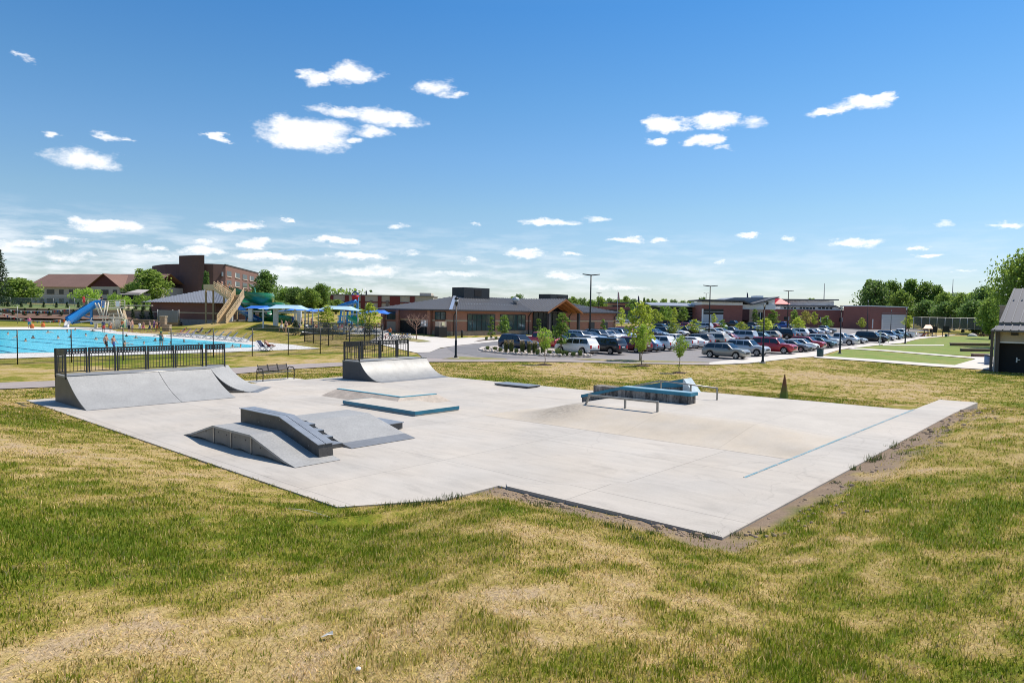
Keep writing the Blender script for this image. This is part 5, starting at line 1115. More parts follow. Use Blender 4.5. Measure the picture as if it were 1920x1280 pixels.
def car_proto(kind):
    L, W, H, zb, zh, wx, rf, rr, tx, zt, wr = CARS[kind]; hw = W/2; t = thing('parked_car', 'x', 'car', (0, 0, 0))
    xa, xr = L/2-.19*L, -L/2+.205*L; AR = wr+.06
    xs = {L/2, L/2-.04, L/2-.14, L/2-.4, -L/2, -L/2+.05, -L/2+.2}
    for f in (wx, (wx+rf)/2, rf, rf+.03, (rf+rr)/2, rr, (rr+tx)/2, tx, .12, .5, min(.97, tx+.05)): xs.add(L/2-f*L)
    for c in (xa, xr):
        for q in (-1, -.92, -.7, -.35, 0, .35, .7, .92, 1): xs.add(c+AR*q)
    xs = sorted(xs, reverse=True); ring = []
    for x in xs:
        f = (L/2-x)/L; e = min(1, (L/2-x)/.45); e2 = min(1, (x+L/2)/.28)
        pl = 1-.16*(1-e)**2-.10*(1-e2)**2; w = hw*pl
        zl = .24+.10*(1-e)+.08*(1-e2)
        for c in (xa, xr):
            if abs(x-c) < AR: zl = max(zl, wr+math.sqrt(AR*AR-(x-c)**2)*.98)
        zbelt = zh-.22*(1-e)**2+(zb-zh)*min(1, max(0, f/wx)) if f < wx else zb+(zt-zb)*max(0, (f-.5)/.5)
        if f > .9: zbelt -= .05*(1-e2)
        if f <= wx: top = zbelt+.03
        elif f < rf: top = zbelt+.03+(H-zbelt-.06)*((f-wx)/(rf-wx))
        elif f <= rr: top = H-.03*(1-4*((f-rf)/(rr-rf)-.5)**2*0)-.02*abs((f-.5*(rf+rr))/(rr-rf))
        elif f < tx: top = zbelt+.02+(H-zbelt-.05)*((tx-f)/(tx-rr))**.9
        else: top = zbelt+.02
        k = max(0, (top-zbelt-.03)/(H-zb)); rw = w*(1-.19*k)
        zm = zl+(zbelt-zl)*.55
        half = [(0, zl), (w*.88, zl), (w*.985, zl+.05), (w, zm), (w*.985, zbelt-.06), (w*.95, zbelt), (rw*.965, top-.05*min(1, k*2+.3)), (rw*.86, top), (0, top+.025)]
        ring.append([(x, y, z) for y, z in half]+[(x, -y, z) for y, z in half[-2:0:-1]])
    n = len(ring[0]); mb = MB(); vs = [p for r_ in ring for p in r_]; fs = []
    for i in range(len(ring)-1):
        for j in range(n): fs.append((i*n+j, i*n+(j+1) % n, (i+1)*n+(j+1) % n, (i+1)*n+j))
    fs += [tuple(range(n))[::-1], tuple((len(ring)-1)*n+j for j in range(n))]
    mb.add(vs, fs, 0, True); body = mb.build('body', PAINT['white'], t)
    def P(i, j): return np.array(ring[i][j])
    def sect(f): return min(range(len(xs)), key=lambda i: abs((L/2-xs[i])/L-f))
    def glass(name, quads, off):
        g = MB()
        for q_ in quads:
            a, b_, c, d = q_; nn = np.cross(b_-a, d-a); nn /= (np.linalg.norm(nn)+1e-9)
            if nn@np.array(off) < 0: nn = -nn
            ctr = (a+b_+c+d)/4; g.add([p+(ctr-p)*.0+nn*.008 for p in (a, b_, c, d)], [(0, 1, 2, 3)])
        return g.build(name, M_CGL, t)
    def lerp(a, b_, s): return a+(b_-a)*s
    i0, i1 = sect(wx), sect(rf)
    for nm, (ia, ib) in (('windscreen', (sect(wx), sect(rf))), ('rear_window', (sect(rr), sect(tx)))):
        a, b_ = P(ia, 7), P(ia, n-7); c, d = P(ib, n-7), P(ib, 7)
        lo = .06 if nm == 'windscreen' else .12; hi = .94 if nm == 'windscreen' else .72
        A_, D_ = lerp(a, d, lo), lerp(a, d, hi); B_, C_ = lerp(b_, c, lo), lerp(b_, c, hi); up = np.array([0, 0, .022]); q1 = (A_+B_)/2+up; q2 = (D_+C_)/2+up
        glass(nm, [(A_, q1, q2, D_), (q1, B_, C_, q2)], (1 if nm == 'windscreen' else -1, 0, .5))
    for s in (1, -1):
        jb, jt = (5, 6) if s == 1 else (n-5, n-6)
        pil = [wx+.055, .5*(wx+rf)+.22*(rr-rf)+.02] if kind != 'pickup' else [wx+.05, .47]
        ends = rr+.55*(tx-rr) if kind in ('suv', 'bigsuv', 'minivan', 'wagon') else rr+.35*(tx-rr)
        cuts = [wx+.055, (wx+rf)/2+(ends-rf)*.34, (wx+rf)/2+(ends-rf)*.68, ends] if kind in ('suv', 'bigsuv', 'minivan', 'wagon') else [wx+.06, (wx+rf)/2+(ends-rf)*.5, ends]
        def at(f, k):
            x = L/2-f*L; i = max(i for i in range(len(xs)) if xs[i] >= x-1e-9); j = min(i+1, len(xs)-1); u = 0 if xs[i] == xs[j] else (xs[i]-x)/(xs[i]-xs[j])
            bo = lerp(P(i, jb), P(j, jb), u); to = lerp(P(i, jt), P(j, jt), u); return lerp(bo, to, k)
        qs = []
        for a, b_ in zip(cuts[:-1], cuts[1:]):
            m = 7; ff = [a+.008+(b_-a-.016)*q/m for q in range(m+1)]
            for u, v in zip(ff[:-1], ff[1:]): qs.append((at(u, .1), at(v, .1), at(v, .9), at(u, .9)))
        glass('side_window', qs, (0, s, .2))
    for c in (xa, xr):
        for s in (1, -1):
            y = s*(hw-.12); w = MB(); w.tube([(c, y-.11, wr), (c, y+.11, wr)], wr, 16); ty = w.build('wheel', M_TYRE, t)
            w = MB(); w.tube([(c, y+s*.1, wr), (c, y+s*.122, wr)], wr*.66, 12, smooth=False)
            w.build('rim', M_RIM, ty)
            w = MB()
            for k in range(5): a = k*1.2566+.3; w.box(c+math.cos(a)*wr*.4-.045, c+math.cos(a)*wr*.4+.045, y+s*.123-.004, y+s*.123+.004, wr+math.sin(a)*wr*.4-.045, wr+math.sin(a)*wr*.4+.045)
            w.build('rim_slot', M_TYRE, ty)
    w = MB(); w.box(-L/2+.5, L/2-.5, -hw+.28, hw-.28, .2, .55); w.build('underbody', M_CTRIM, t)
    for s in (1, -1):
        w = MB(); w.lathe([(.0, -.085), (.13, -.06), (.15, .02), (.06, .085)], (L/2-.17, s*hw*.70, zh-.16), 8); w.build('headlight', M_HEAD, t)
        tall = .34 if kind in ('suv', 'bigsuv', 'minivan', 'pickup', 'wagon') else .2; w = MB(); w.box(-L/2-.012, -L/2+.2, s*hw*.70-.13, s*hw*.70+.13+.02*s, zt-.1-tall, zt-.08); w.build('tail_light', M_TAIL, t)
        w = MB(); xm = L/2-(wx+.075)*L; w.box(xm-.06, xm+.1, s*(hw*.97)-.02, s*(hw*.97+.19)+.02 if s > 0 else s*(hw*.97)+.02, zb-.02, zb+.13) if s > 0 else w.box(xm-.06, xm+.1, -hw*.97-.19, -hw*.97+.02, zb-.02, zb+.13); w.build('mirror', M_CTRIM, t)
    w = MB(); w.box(L/2-.07, L/2+.012, -hw*.48, hw*.48, zh-.42, zh-.2); w.build('grille', M_CTRIM, t)
    w = MB(); w.box(L/2-.1, L/2+.03, -hw*.80, hw*.80, .3, .43); w.build('front_bumper', M_CTRIM if kind in ('suv', 'sedan', 'hatch', 'minivan') else M_CHROME, t)
    w = MB(); w.box(-L/2-.04, -L/2+.1, -hw*.84, hw*.84, .34, .5); w.build('rear_bumper', M_CTRIM, t)
    w = MB(); w.box(-L/2-.02, -L/2-.005, -.26, .26, .72, .84); w.build('number_plate', M_WHITE, t)
    if kind in ('suv', 'bigsuv', 'wagon'):
        for s in (1, -1): w = MB(); w.bar((L/2-(rf+.05)*L, s*hw*.68, H+.04), (L/2-(rr-.04)*L, s*hw*.68, H+.03), .04, .05); w.build('roof_rail', M_CTRIM, t)
    if kind == 'pickup':
        w = MB(); w.box(-L/2+.1, L/2-(tx+.02)*L, -hw+.2, hw-.2, zt-.0, zt+.055); w.build('cargo_bed', M_CTRIM, t)
    return t, body
PROT = {k: car_proto(k) for k in CARS}
USED = {}
HEAD_A = math.atan2(GA[1], GA[0])
def car(px, py, kind, color, head, label, group, dh=0., cat=None, sc=1.):
    root, body = PROT[kind]; p = ground(px, py, .045)
    if kind in USED: r = copy_tree(root)
    else: r = root; USED[kind] = 1
    r.location = Vector(p); r.rotation_euler = (0, 0, HEAD_A+(0 if head > 0 else math.pi)+dh); r.scale = (sc, sc, sc)
    r['label'] = label; r['category'] = cat or {'pickup': 'pickup truck', 'minivan': 'minivan'}.get(kind, 'car'); r['group'] = group
    for ch in r.children:
        if ch.name.startswith('body'):
            ch.material_slots[0].link = 'OBJECT'; ch.material_slots[0].material = PAINT[color]
    return r
G1, G2, G3, G4 = 'cars in the front row along the sidewalk', 'cars in the second row across the aisle', 'cars in the third row nose to nose with the second', 'cars parked in the far lot'
for a in [
 (1361, 671, 'wagon', 'tan', 1, 'tan silver wagon with roof rails, nearest to grass in the front row'),
 (1401, 665.5, 'suv', 'silver', 1, 'silver white crossover beside the tan wagon in the front row'),
 (1450, 661.5, 'bigsuv', 'red', 1, 'red off-roader with big dark wheels behind the nearest sidewalk lamp'),
 (1484, 658.5, 'sedan', 'grey', 1, 'grey sedan just behind the red off-roader'),
 (1502, 656, 'hatch', 'white', 1, 'small white hatchback facing the sidewalk before the red wagon'),
 (1513, 652.5, 'wagon', 'red', 1, 'low red wagon between white hatchback and teal sedan'),
 (1535, 650.5, 'sedan', 'teal', 1, 'dull teal sedan facing the green litter bin'),
 (1545, 648, 'suv', 'white', 1, 'white crossover directly behind the second sidewalk lamp post'),
 (1573, 646, 'pickup', 'silver', 1, 'silver pickup truck nosing to the sidewalk past the second lamp post'),
 (1596, 643.5, 'sedan', 'silver', 1, 'silver sedan with empty space on its far side'),
 (1634, 642, 'bigsuv', 'black', 1, 'large black off-roader near white sign posts'),
 (1655, 638, 'sedan', 'white', 1, 'white sedan half hidden by the large black off-roader'),
 (1668, 636, 'suv', 'skyblue', 1, 'pale blue grey crossover in front of the white pickup'),
 (1682, 633.5, 'hatch', 'green', 1, 'tiny dark green hatchback at the far end of front row'),
 (1690, 632.5, 'pickup', 'white', -1, 'white pickup truck facing left at the far end of front row')]: car(*a, G1)
for a in [
 (1081, 663, 'suv', 'white', -1, 'white off-roader with tail facing right, beside the planting island'),
 (1132, 662, 'minivan', 'black', -1, 'black minivan with its tail to the open aisle'),
 (1180, 659, 'minivan', 'maroon', -1, 'dark maroon minivan with tinted windows left of tall young tree'),
 (1208, 657.5, 'hatch', 'skyblue', -1, 'pale blue hatchback mostly hidden by tall young tree'),
 (1230, 655.5, 'suv', 'white', -1, 'white crossover with red tail lights right of tall young tree'),
 (1265, 653, 'pickup', 'white', -1, 'white pickup truck with its bed behind a small round tree'),
 (1293, 651.5, 'sedan', 'white', -1, 'white sedan peeking out right of small round tree'),
 (1306, 649.5, 'suv', 'taupe', -1, 'taupe grey off-roader with its tail toward the tan wagon'),
 (1333, 646.5, 'minivan', 'beige', -1, 'beige minivan behind the tan wagon'),
 (1346, 644.5, 'sedan', 'white', -1, 'white sedan squeezed right of the beige minivan'),
 (1358, 643, 'hatch', 'maroon', -1, 'dark maroon hatchback left of long silver pickup with cap'),
 (1388, 641, 'bigsuv', 'silver', -1, 'long silver off-roader with large side windows behind front row'),
 (1418, 639, 'hatch', 'teal', -1, 'dull teal hatchback between long silver off-roader and red off-roader'),
 (1438, 637, 'wagon', 'beige', -1, 'cream wagon behind the red off-roader'),
 (1463, 635.5, 'bigsuv', 'black', -1, 'tall black off-roader with red tail lights in second row'),
 (1478, 633.5, 'hatch', 'charcoal', -1, 'charcoal hatchback just right of the tall black off-roader'),
 (1492, 632, 'suv', 'white', -1, 'white off-roader toward the far end of second row'),
 (1512, 630, 'hatch', 'navy', -1, 'navy hatchback toward the far end of second row'),
 (1523, 628.5, 'sedan', 'silver', -1, 'silver sedan toward the far end of second row'),
 (1537, 627, 'sedan', 'white', -1, 'white coupe at the far end of second row')]: car(*a, G2)
for a in [
 (972, 656, 'suv', 'navy', 1, 'dark navy crossover behind the ornamental grasses'),
 (1014, 651, 'pickup', 'red', 1, 'red pickup truck behind thin tree with mulch ring'),
 (1048, 650, 'sedan', 'silver', 1, 'silver sedan nosing toward the white off-roader'),
 (1078, 645, 'hatch', 'green', 1, 'green hatchback behind the white off-roader'),
 (1090, 643, 'suv', 'silver', 1, 'silver crossover seen over the roof of the white off-roader'),
 (1108, 641.5, 'sedan', 'skyblue', 1, 'pale blue sedan near tall double headed light pole'),
 (1122, 640, 'suv', 'grey', 1, 'grey crossover roof seen over the black minivan'),
 (1137, 638.5, 'sedan', 'white', 1, 'white sedan roof seen over the black minivan'),
 (1150, 637, 'hatch', 'silver', 1, 'silver hatchback roof seen left of orange red van'),
 (1164, 636, 'suv', 'skyblue', 1, 'pale blue crossover next to orange red van'),
 (1182, 634.5, 'bigsuv', 'red', 1, 'tall bright red off-roader standing above the maroon minivan'),
 (1214, 633, 'suv', 'navy', 1, 'navy crossover behind the white pickup with hidden bed'),
 (1228, 632, 'sedan', 'skyblue', 1, 'pale blue sedan behind the white pickup with hidden bed'),
 (1246, 631, 'suv', 'charcoal', 1, 'charcoal crossover behind a yellow green tree'),
 (1267, 629.5, 'sedan', 'white', 1, 'white sedan below bushy yellow green tree'),
 (1284, 628, 'suv', 'black', 1, 'black crossover right of bushy yellow green tree'),
 (1300, 626.5, 'hatch', 'silver', 1, 'silver hatchback behind the taupe off-roader'),
 (1338, 630, 'hatch', 'white', 1, 'white hatchback at foot of the middle double headed pole'),
 (1352, 628.5, 'sedan', 'white', 1, 'white sedan just right of the middle double headed pole'),
 (1372, 627, 'wagon', 'grey', 1, 'grey wagon behind the long silver off-roader'),
 (1408, 624.5, 'suv', 'navy', 1, 'navy crossover left of the nearest sidewalk lamp head'),
 (1426, 622.5, 'sedan', 'white', 1, 'white sedan left of bush trees in third row'),
 (1455, 626, 'suv', 'charcoal', 1, 'charcoal off-roader under leafy trees in third row'),
 (1543, 625, 'pickup', 'grey', 1, 'grey pickup truck alone at the open end of third row')]: car(*a, G3)
for a in [
 (1239, 618.5, 'sedan', 'green', 1, 'dark green sedan with arched roof among yellow green trees'),
 (1262, 618, 'hatch', 'charcoal', 1, 'charcoal hatchback behind yellow green trees in far lot'),
 (1289, 617, 'wagon', 'red', 1, 'red wagon showing between two yellow trees in far lot'),
 (1306, 613.5, 'suv', 'skyblue', 1, 'large pale blue crossover in far lot'),
 (1318, 618.5, 'suv', 'silver', -1, 'silver crossover with white roof left of middle light pole'),
 (1336, 617, 'sedan', 'red', -1, 'red tailed sedan right of middle light pole'),
 (1348, 615.5, 'hatch', 'white', 1, 'white hatchback right of middle light pole in far lot'),
 (1374, 612.5, 'pickup', 'navy', 1, 'navy pickup truck with raised windscreen glare before tan wall'),
 (1408, 613, 'sedan', 'charcoal', -1, 'charcoal sedan near the white flagpole'),
 (1470, 615, 'pickup', 'blue', -1, 'bright blue pickup truck by the brick wing of civic building'),
 (1597, 616.5, 'bigsuv', 'navy', 1, 'big navy off-roader alone before the long brick wing'),
 (1154, 605, 'suv', 'white', -1, 'white crossover at right end of brick building, farthest left in far lot'),
 (1181, 605, 'bigsuv', 'white', -1, 'white off-roader in far lot between flagpoles'),
 (1243, 604.5, 'sedan', 'silver', 1, 'silver sedan before the dark link wing'),
 (1272, 604, 'hatch', 'white', -1, 'white hatchback before the dark link wing'),
 (1286, 607.5, 'sedan', 'black', 1, 'black sedan before the dark link wing'),
 (1319, 607, 'suv', 'navy', 1, 'navy crossover before pale ribbed wall of civic building')]: car(*a, G4)
# white box truck behind the navy pickup
p = ground(1362, 609); t = thing('box_truck', 'white box truck standing behind the navy pickup truck', 'truck', p, rz=HEAD_A); mb = MB(); mb.box(-3, 2, -1.1, 1.1, .7, 3.4); mb.build('cargo_box', M_WHITE, t); mb = MB(); mb.ext([(2.05, -1, .5), (3.9, -1, .5), (3.9, -1, 1.4), (3.2, -1, 2.3), (2.05, -1, 2.3)], (0, 2, 0)); mb.build('cab', PAINT['white'], t)
for x in (-2, 3):
    for y in (-1, 1): mb = MB(); mb.tube([(x, y*.75, .45), (x, y*1.05, .45)], .45, 12); mb.build('wheel', M_TYRE, t)

# ------------------------------------------------------------------ light poles, lamps, flagpoles, bins
def hpx(px, yb, yt, P): return (yb-yt)/FPX*float((np.array(P)-EYE)@_F)
def lot_light(px, yb, yt, label, half):
    p = ground(px, yb); h = hpx(px, yb, yt, p); t = thing('light_pole', label, 'light pole', p, rz=rad(5), group='double headed parking lot lights')
    mb = MB(); mb.tube([(0, 0, -.2), (0, 0, h)], [.13*h/9, .085*h/9], 8); mb.build('pole', M_BLK, t)
    mb = MB(); mb.lathe([(.32, -.1), (.32, .55), (.28, .6)], n=10); mb.build('pole_base', mat('base_con', (.4, .38, .35), .9), t)
    for s in (-1, 1):
        mb = MB(); mb.ext([(0, -.12, h-.1), (s*half*.35, -.16, h-.06), (s*half, -.24, h+.05), (s*half, -.24, h+.16), (s*half*.3, -.14, h+.08), (0, -.1, h+.05)], (0, .34, 0)); mb.build('lamp_head', M_BLK, t)
for a in ((1105.5, 640, 516, 'tall double headed light pole in front of the brick building', 1.25), (1329, 632, 536.5, 'double headed light pole in the middle of the parking lot', 1.35), (1476, 619, 545.5, 'double headed light pole near the brick wing of civic building', 1.4),
          (1122, 604, 549, 'slim distant double headed light pole right of the brick building porch', 1.0), (1322.5, 606, 550, 'slim distant double headed light pole left of the middle pole', 1.1)): lot_light(*a)
def lamp(px, yb, yt, label, style=0):
    p = ground(px, yb); h = hpx(px, yb, yt, p); t = thing('street_lamp', label, 'street lamp', p, group='black lamp posts along the walks')
    mb = MB(); mb.lathe([(.32, -.08), (.32, .08), (.30, .1)], n=14); mb.build('footing', mat('base_con', (.4, .38, .35), .9), t)
    mb = MB(); mb.lathe([(.17, .1), (.16, .2), (.11, .3), (.105, h*.3), (.075, h*.31), (.06, h*.88)], n=10); mb.build('pole', M_BLK, t)
    if style == 0:
        mb = MB(); mb.lathe([(.06, h*.88), (.11, h*.9), (.17, h*.985), (.21, h), (.1, h+.12), (.02, h+.17)], n=10); hd = mb.build('lantern', M_BLK, t); mb = MB(); mb.lathe([(.1, h*.915), (.185, h*.98)], n=10); mb.build('lamp_glass', mat('lamp_glass', (.6, .6, .58), .2), hd)
    else:
        mb = MB(); mb.lathe([(.06, h*.88), (.09, h*.9), (.06, h*.92)], n=8)
        for a in range(4): mb.bar((.05*math.cos(a*1.57), .05*math.sin(a*1.57), h*.9), (.17*math.cos(a*1.57), .17*math.sin(a*1.57), h), .025)
        mb.lathe([(.2, h), (.22, h+.04), (.05, h+.08)], n=10); hd = mb.build('lantern', M_BLK, t)
        mb = MB(); mb.lathe([(.045, h*.905), (.15, h*.99)], n=10); mb.build('lamp_glass', mat('lamp_glass', (.6, .6, .58), .2), hd)
lamp(854.5, 672, 560, 'black lamp post on dry grass island by the drive')
lamp(1430, 680.5, 566, 'black lamp post at the grass edge before the red off-roader', 1)
lamp(1574.5, 663.5, 574, 'black lamp post on lawn corner right of the green bin', 1)
lamp(1697, 644.5, 576, 'black lamp post by the white pickup at sidewalk end', 1)
lamp(1625.5, 625, 562, 'slim black lamp post before the left edge of garage', 1)
lamp(1670, 619, 581, 'short dark lamp post in front of the garage door', 1)
lamp(1781, 622, 590, 'dark lamp post beside the playground panels', 1)
def flag(px, yb, yt, label, side=1, m1=None, Y=None):
    p = ground(px, yb) if Y is None else at_y(px, yb, Y); h = hpx(px, yb, yt, p); t = thing('flagpole', label, 'flagpole', p)
    mb = MB(); mb.tube([(0, 0, 0), (0, 0, h)], [.09, .05], 8); mb.build('pole', mat('pole_pale', (.55, .55, .55), .4, .3), t)
    w, z = 1.0, h*.93; mb = MB(); n = 6; L = h*.22
    vs = []
    for i in range(n+1):
        f = i/n
        for j in range(5): g = j/4; vs.append((side*(.05+w*g*(.5+.5*f)*.8), .12*math.sin(3*g+4*f), z-L*f-g*(.5+.7*f)))
    mb.add(vs, [(i*5+j, i*5+j+1, (i+1)*5+j+1, (i+1)*5+j) for i in range(n) for j in range(4)], 0, True); mb.build('flag', m1, t)
M_FL1, nt, b = newmat('striped_flag'); sp = nt.nodes.new('ShaderNodeSeparateXYZ'); nt.links.new(nt.nodes.new('ShaderNodeTexCoord').outputs['Object'], sp.inputs[0])
nt.links.new(mixc(nt, math_n(nt, 'LESS_THAN', math_n(nt, 'FRACT', math_n(nt, 'MULTIPLY', sp.outputs[0], 4.5)), .5), (.45, .04, .05), (.55, .53, .52)), b.inputs['Base Color'])
flag(1157, 604, 542, 'flagpole with red striped flag beyond the brick building', 1, M_FL1); flag(1195, 604, 550, 'flagpole with dark drooping flag left of the link wing', 1, mat('flag_dark', (.03, .035, .07), .8)); flag(1398.5, 608, 543, 'white flagpole with dark flag before civic building', 1, mat('flag_dark', (.03, .035, .07), .8)); flag(685, 600, 539, 'flag on pole rising over the roof of long hall', 1, mat('flag_grey', (.10, .10, .12), .8), Y=230.)
for px, yt, yb, Y, lab in ((1545, 531, 560, 420., 'thin lattice radio mast over the civic building'), (1785.5, 523, 560, 420., 'thin distant radio mast over the right hand trees')):
    p = at_y(px, yb, Y); p0 = (p[0], p[1], 0); h = at_y(px, yt, Y)[2]; t = thing('radio_mast', lab, 'mast', p0); mb = MB(); mb.tube([(0, 0, 0), (0, 0, h)], [.5, .16], 4); mb.build('mast_column', mat('mast', (.18, .18, .19), .5), t)
def bin_(px, yb, yt, w, m, label):
    p = ground(px, yb); h = hpx(px, yb, yt, p); t = thing('litter_bin', label, 'litter bin', p); mb = MB(); mb.lathe([(w*.9, 0), (w, .05), (w, h*.85), (w*.95, h*.86)], n=14); mb.build('bin_body', m, t); mb = MB(); mb.lathe([(w*1.04, h*.87), (w*1.04, h*.93), (w*.5, h)], n=14); mb.build('lid', mat('lid_dark', (.03, .04, .045), .5), t)
bin_(1537.5, 669, 652, .36, mat('bin_green', (.035, .075, .065), .5), 'dark green litter bin at the sidewalk corner'); bin_(1852.5, 684.5, 664.5, .36, mat('bin_blue', (.16, .24, .38), .4), 'blue litter bin at the pavilion corner'); bin_(1774, 631.5, 625.5, .3, mat('bin_green', (.035, .075, .065), .5), 'small dark bin beside the playground')
for px, yb, yt, lab in ((1649.5, 648, 621.5, 'white parking sign post before the large black off-roader'), (1665.5, 643.5, 627, 'thin white sign post right of the large black off-roader')):
    p = ground(px, yb); h = hpx(px, yb, yt, p); t = thing('sign_post', lab, 'sign post', p); mb = MB(); mb.bar((0, 0, 0), (0, 0, h), .09); mb.build('post', M_WHITE, t); mb = MB(); mb.box(-.16, .16, -.06, -.046, h-.5, h); mb.build('sign_plate', mat('plate_grey', (.5, .5, .5), .4), t)
# ------------------------------------------------------------------ trees
L_YEL = leafmat('leaf_yellowgreen', (.26, .35, .035), (.58, .64, .09), None, .5); L_GRN = leafmat('leaf_green', (.10, .20, .028), (.30, .42, .07), None, .45)
L_BRT = leafmat('leaf_bright', (.20, .32, .04), (.45, .60, .09), None, .5); L_ORG = leafmat('leaf_orange', (0.261, 0.290, 0.043), (0.493, 0.435, 0.087), (0.580, 0.232, 0.072), .4)
L_BIG = leafmat('leaf_big', (.09, .18, .034), (.32, .45, .09), None, .58); L_BIG2 = leafmat('leaf_big2', (.11, .19, .035), (.35, .46, .09), None, .58); L_DRK = leafmat('leaf_dark', (.07, .14, .035), (.24, .36, .085), None, .52)
L_CON = leafmat('needle', (.016, .036, .014), (.06, .095, .03), None, .15); L_SPR = leafmat('needle_spruce', (.03, .055, .03), (.10, .13, .065), None, .15); L_ROS = leafmat('leaf_rose', (.16, .10, .05), (.30, .22, .12), None, .3)
M_BARK = mat('bark', (.11, .085, .065), .95, 0, .25, 6); M_BARKP = mat('bark_pale', (.22, .17, .13), .95, 0, .2, 6); M_BARKR = mat('bark_rosy', (.33, .20, .15), .9, 0, .15, 6); M_MULCH = mat('mulch_ring', (.055, .03, .022), .95, 0, .35, 7)
def leaf(mb, c, s, R_, up=.5):
    n = np.array([R_.gauss(0, 1), R_.gauss(0, 1), R_.gauss(0, 1)+up]); n /= np.linalg.norm(n)+1e-9
    a = np.cross(n, [R_.gauss(0, 1), R_.gauss(0, 1), R_.gauss(0, 1)]); a /= np.linalg.norm(a)+1e-9; b_ = np.cross(n, a)
    l = s*R_.uniform(.6, 1.2); w = l*R_.uniform(.45, .75); mb.add([c-a*l*.5, c+b_*w*.5, c+a*l*.5, c-b_*w*.5], [(0, 1, 2, 3)])
def tree_proto(name, H, W, base, nb, nl, ls, lm, seed, bark=M_BARK, shape='round', tr=.03, mulch=0, lean=0.):
    R_ = random.Random(seed); t = thing(name, 'x', 'tree', (0, 0, 0)); mb = MB(); cb = H*base
    k = [(R_.gauss(0, .012)*H, R_.gauss(0, .012)*H, z*H) for z in (.15, .35, .55, .75)]
    mb.tube([(0, 0, -.1)]+[(x, y, z) for x, y, z in k]+[(0, 0, H*.93)], [tr*H*1.25, tr*H, tr*H*.85, tr*H*.6, tr*H*.35, tr*H*.08], 7)
    blobs = []
    for i in range(nb):
        f = (i+.5)/nb; z = cb+(H-cb)*(f*.92+.04)
        if shape == 'round': r = W/2*math.sqrt(max(.05, 1-(2*f-1.05)**2))
        elif shape == 'cone': r = W/2*(1-f)**.8*1.05
        elif shape == 'column': r = W/2*min(1, 4*f+.35)*(1-f**3*.75)
        else: r = W/2*min(1, 3*f+.3)*(1-f**2.2*.7)
        a = i*2.399+R_.uniform(-.5, .5); rr = r*R_.uniform(.25, .72); c = np.array([rr*math.cos(a), rr*math.sin(a), z+R_.gauss(0, .02)*H]); blobs.append((c, max(.14*W, r*R_.uniform(.38, .62))))
        z0 = max(cb*.8, z-rr*.9-.06*H); mb.tube([(0, 0, z0), tuple(c*[.5, .5, 1]+[0, 0, (z0-z)*.35]), tuple(c)], [tr*H*.42*(1-.5*f), tr*H*.25*(1-.5*f), tr*H*.06], 5)
    mb.build('trunk', bark, t)
    if nl:
        mb = MB()
        for i in range(nl):
            c, r = R_.choice(blobs); d = np.array([R_.gauss(0, 1), R_.gauss(0, 1), R_.gauss(0, 1)]); d /= np.linalg.norm(d)+1e-9
            p = c+d*r*(R_.random()**.45)*np.array([1, 1, .85])
            if R_.random() < .05: p = p+d*r*.3
            leaf(mb, p, ls, R_)
        mb.build('crown', lm, t)
    if mulch:
        mb = MB(); n = 22; pr = [(mulch*1.0, -.04), (mulch*.9, .05), (mulch*.5, .12), (mulch*.15, .15)]; mb.lathe([(r*1.0, z) for r, z in pr], n=n)
        for i in range(140): a = R_.random()*6.28; r = mulch*math.sqrt(R_.random())*1.08; leaf(mb, np.array([r*math.cos(a), r*math.sin(a), .14*(1-r/mulch)+.04]), .13, R_, 2)
        mb.build('mulch_ring', M_MULCH, t)
    return t
def bare_proto():
    R_ = random.Random(77); t = thing('bare_tree', 'x', 'tree', (0, 0, 0)); mb = MB(); mb.tube([(0, 0, 0), (0, 0, 1.6), (.05, 0, 2.6)], [.07, .06, .045], 6)
    def br(p, d, l, r, n):
        q = p+d*l; mb.tube([p, p+d*l*.5+[0, 0, .03], q], [r, r*.8, r*.55], 4)
        if n: 
            for _ in range(3): d2 = d+np.array([R_.gauss(0, .42), R_.gauss(0, .42), .18+R_.gauss(0, .2)]); br(q, d2/np.linalg.norm(d2), l*R_.uniform(.55, .8), r*.6, n-1)
    for i in range(11): a = i*2.4; d = np.array([math.cos(a)*.75, math.sin(a)*.75, .65]); br(np.array([0, 0, 1.5+i*.13]), d/np.linalg.norm(d), 1.0, .035, 3)
    mb.build('trunk', M_BARKR, t); return t
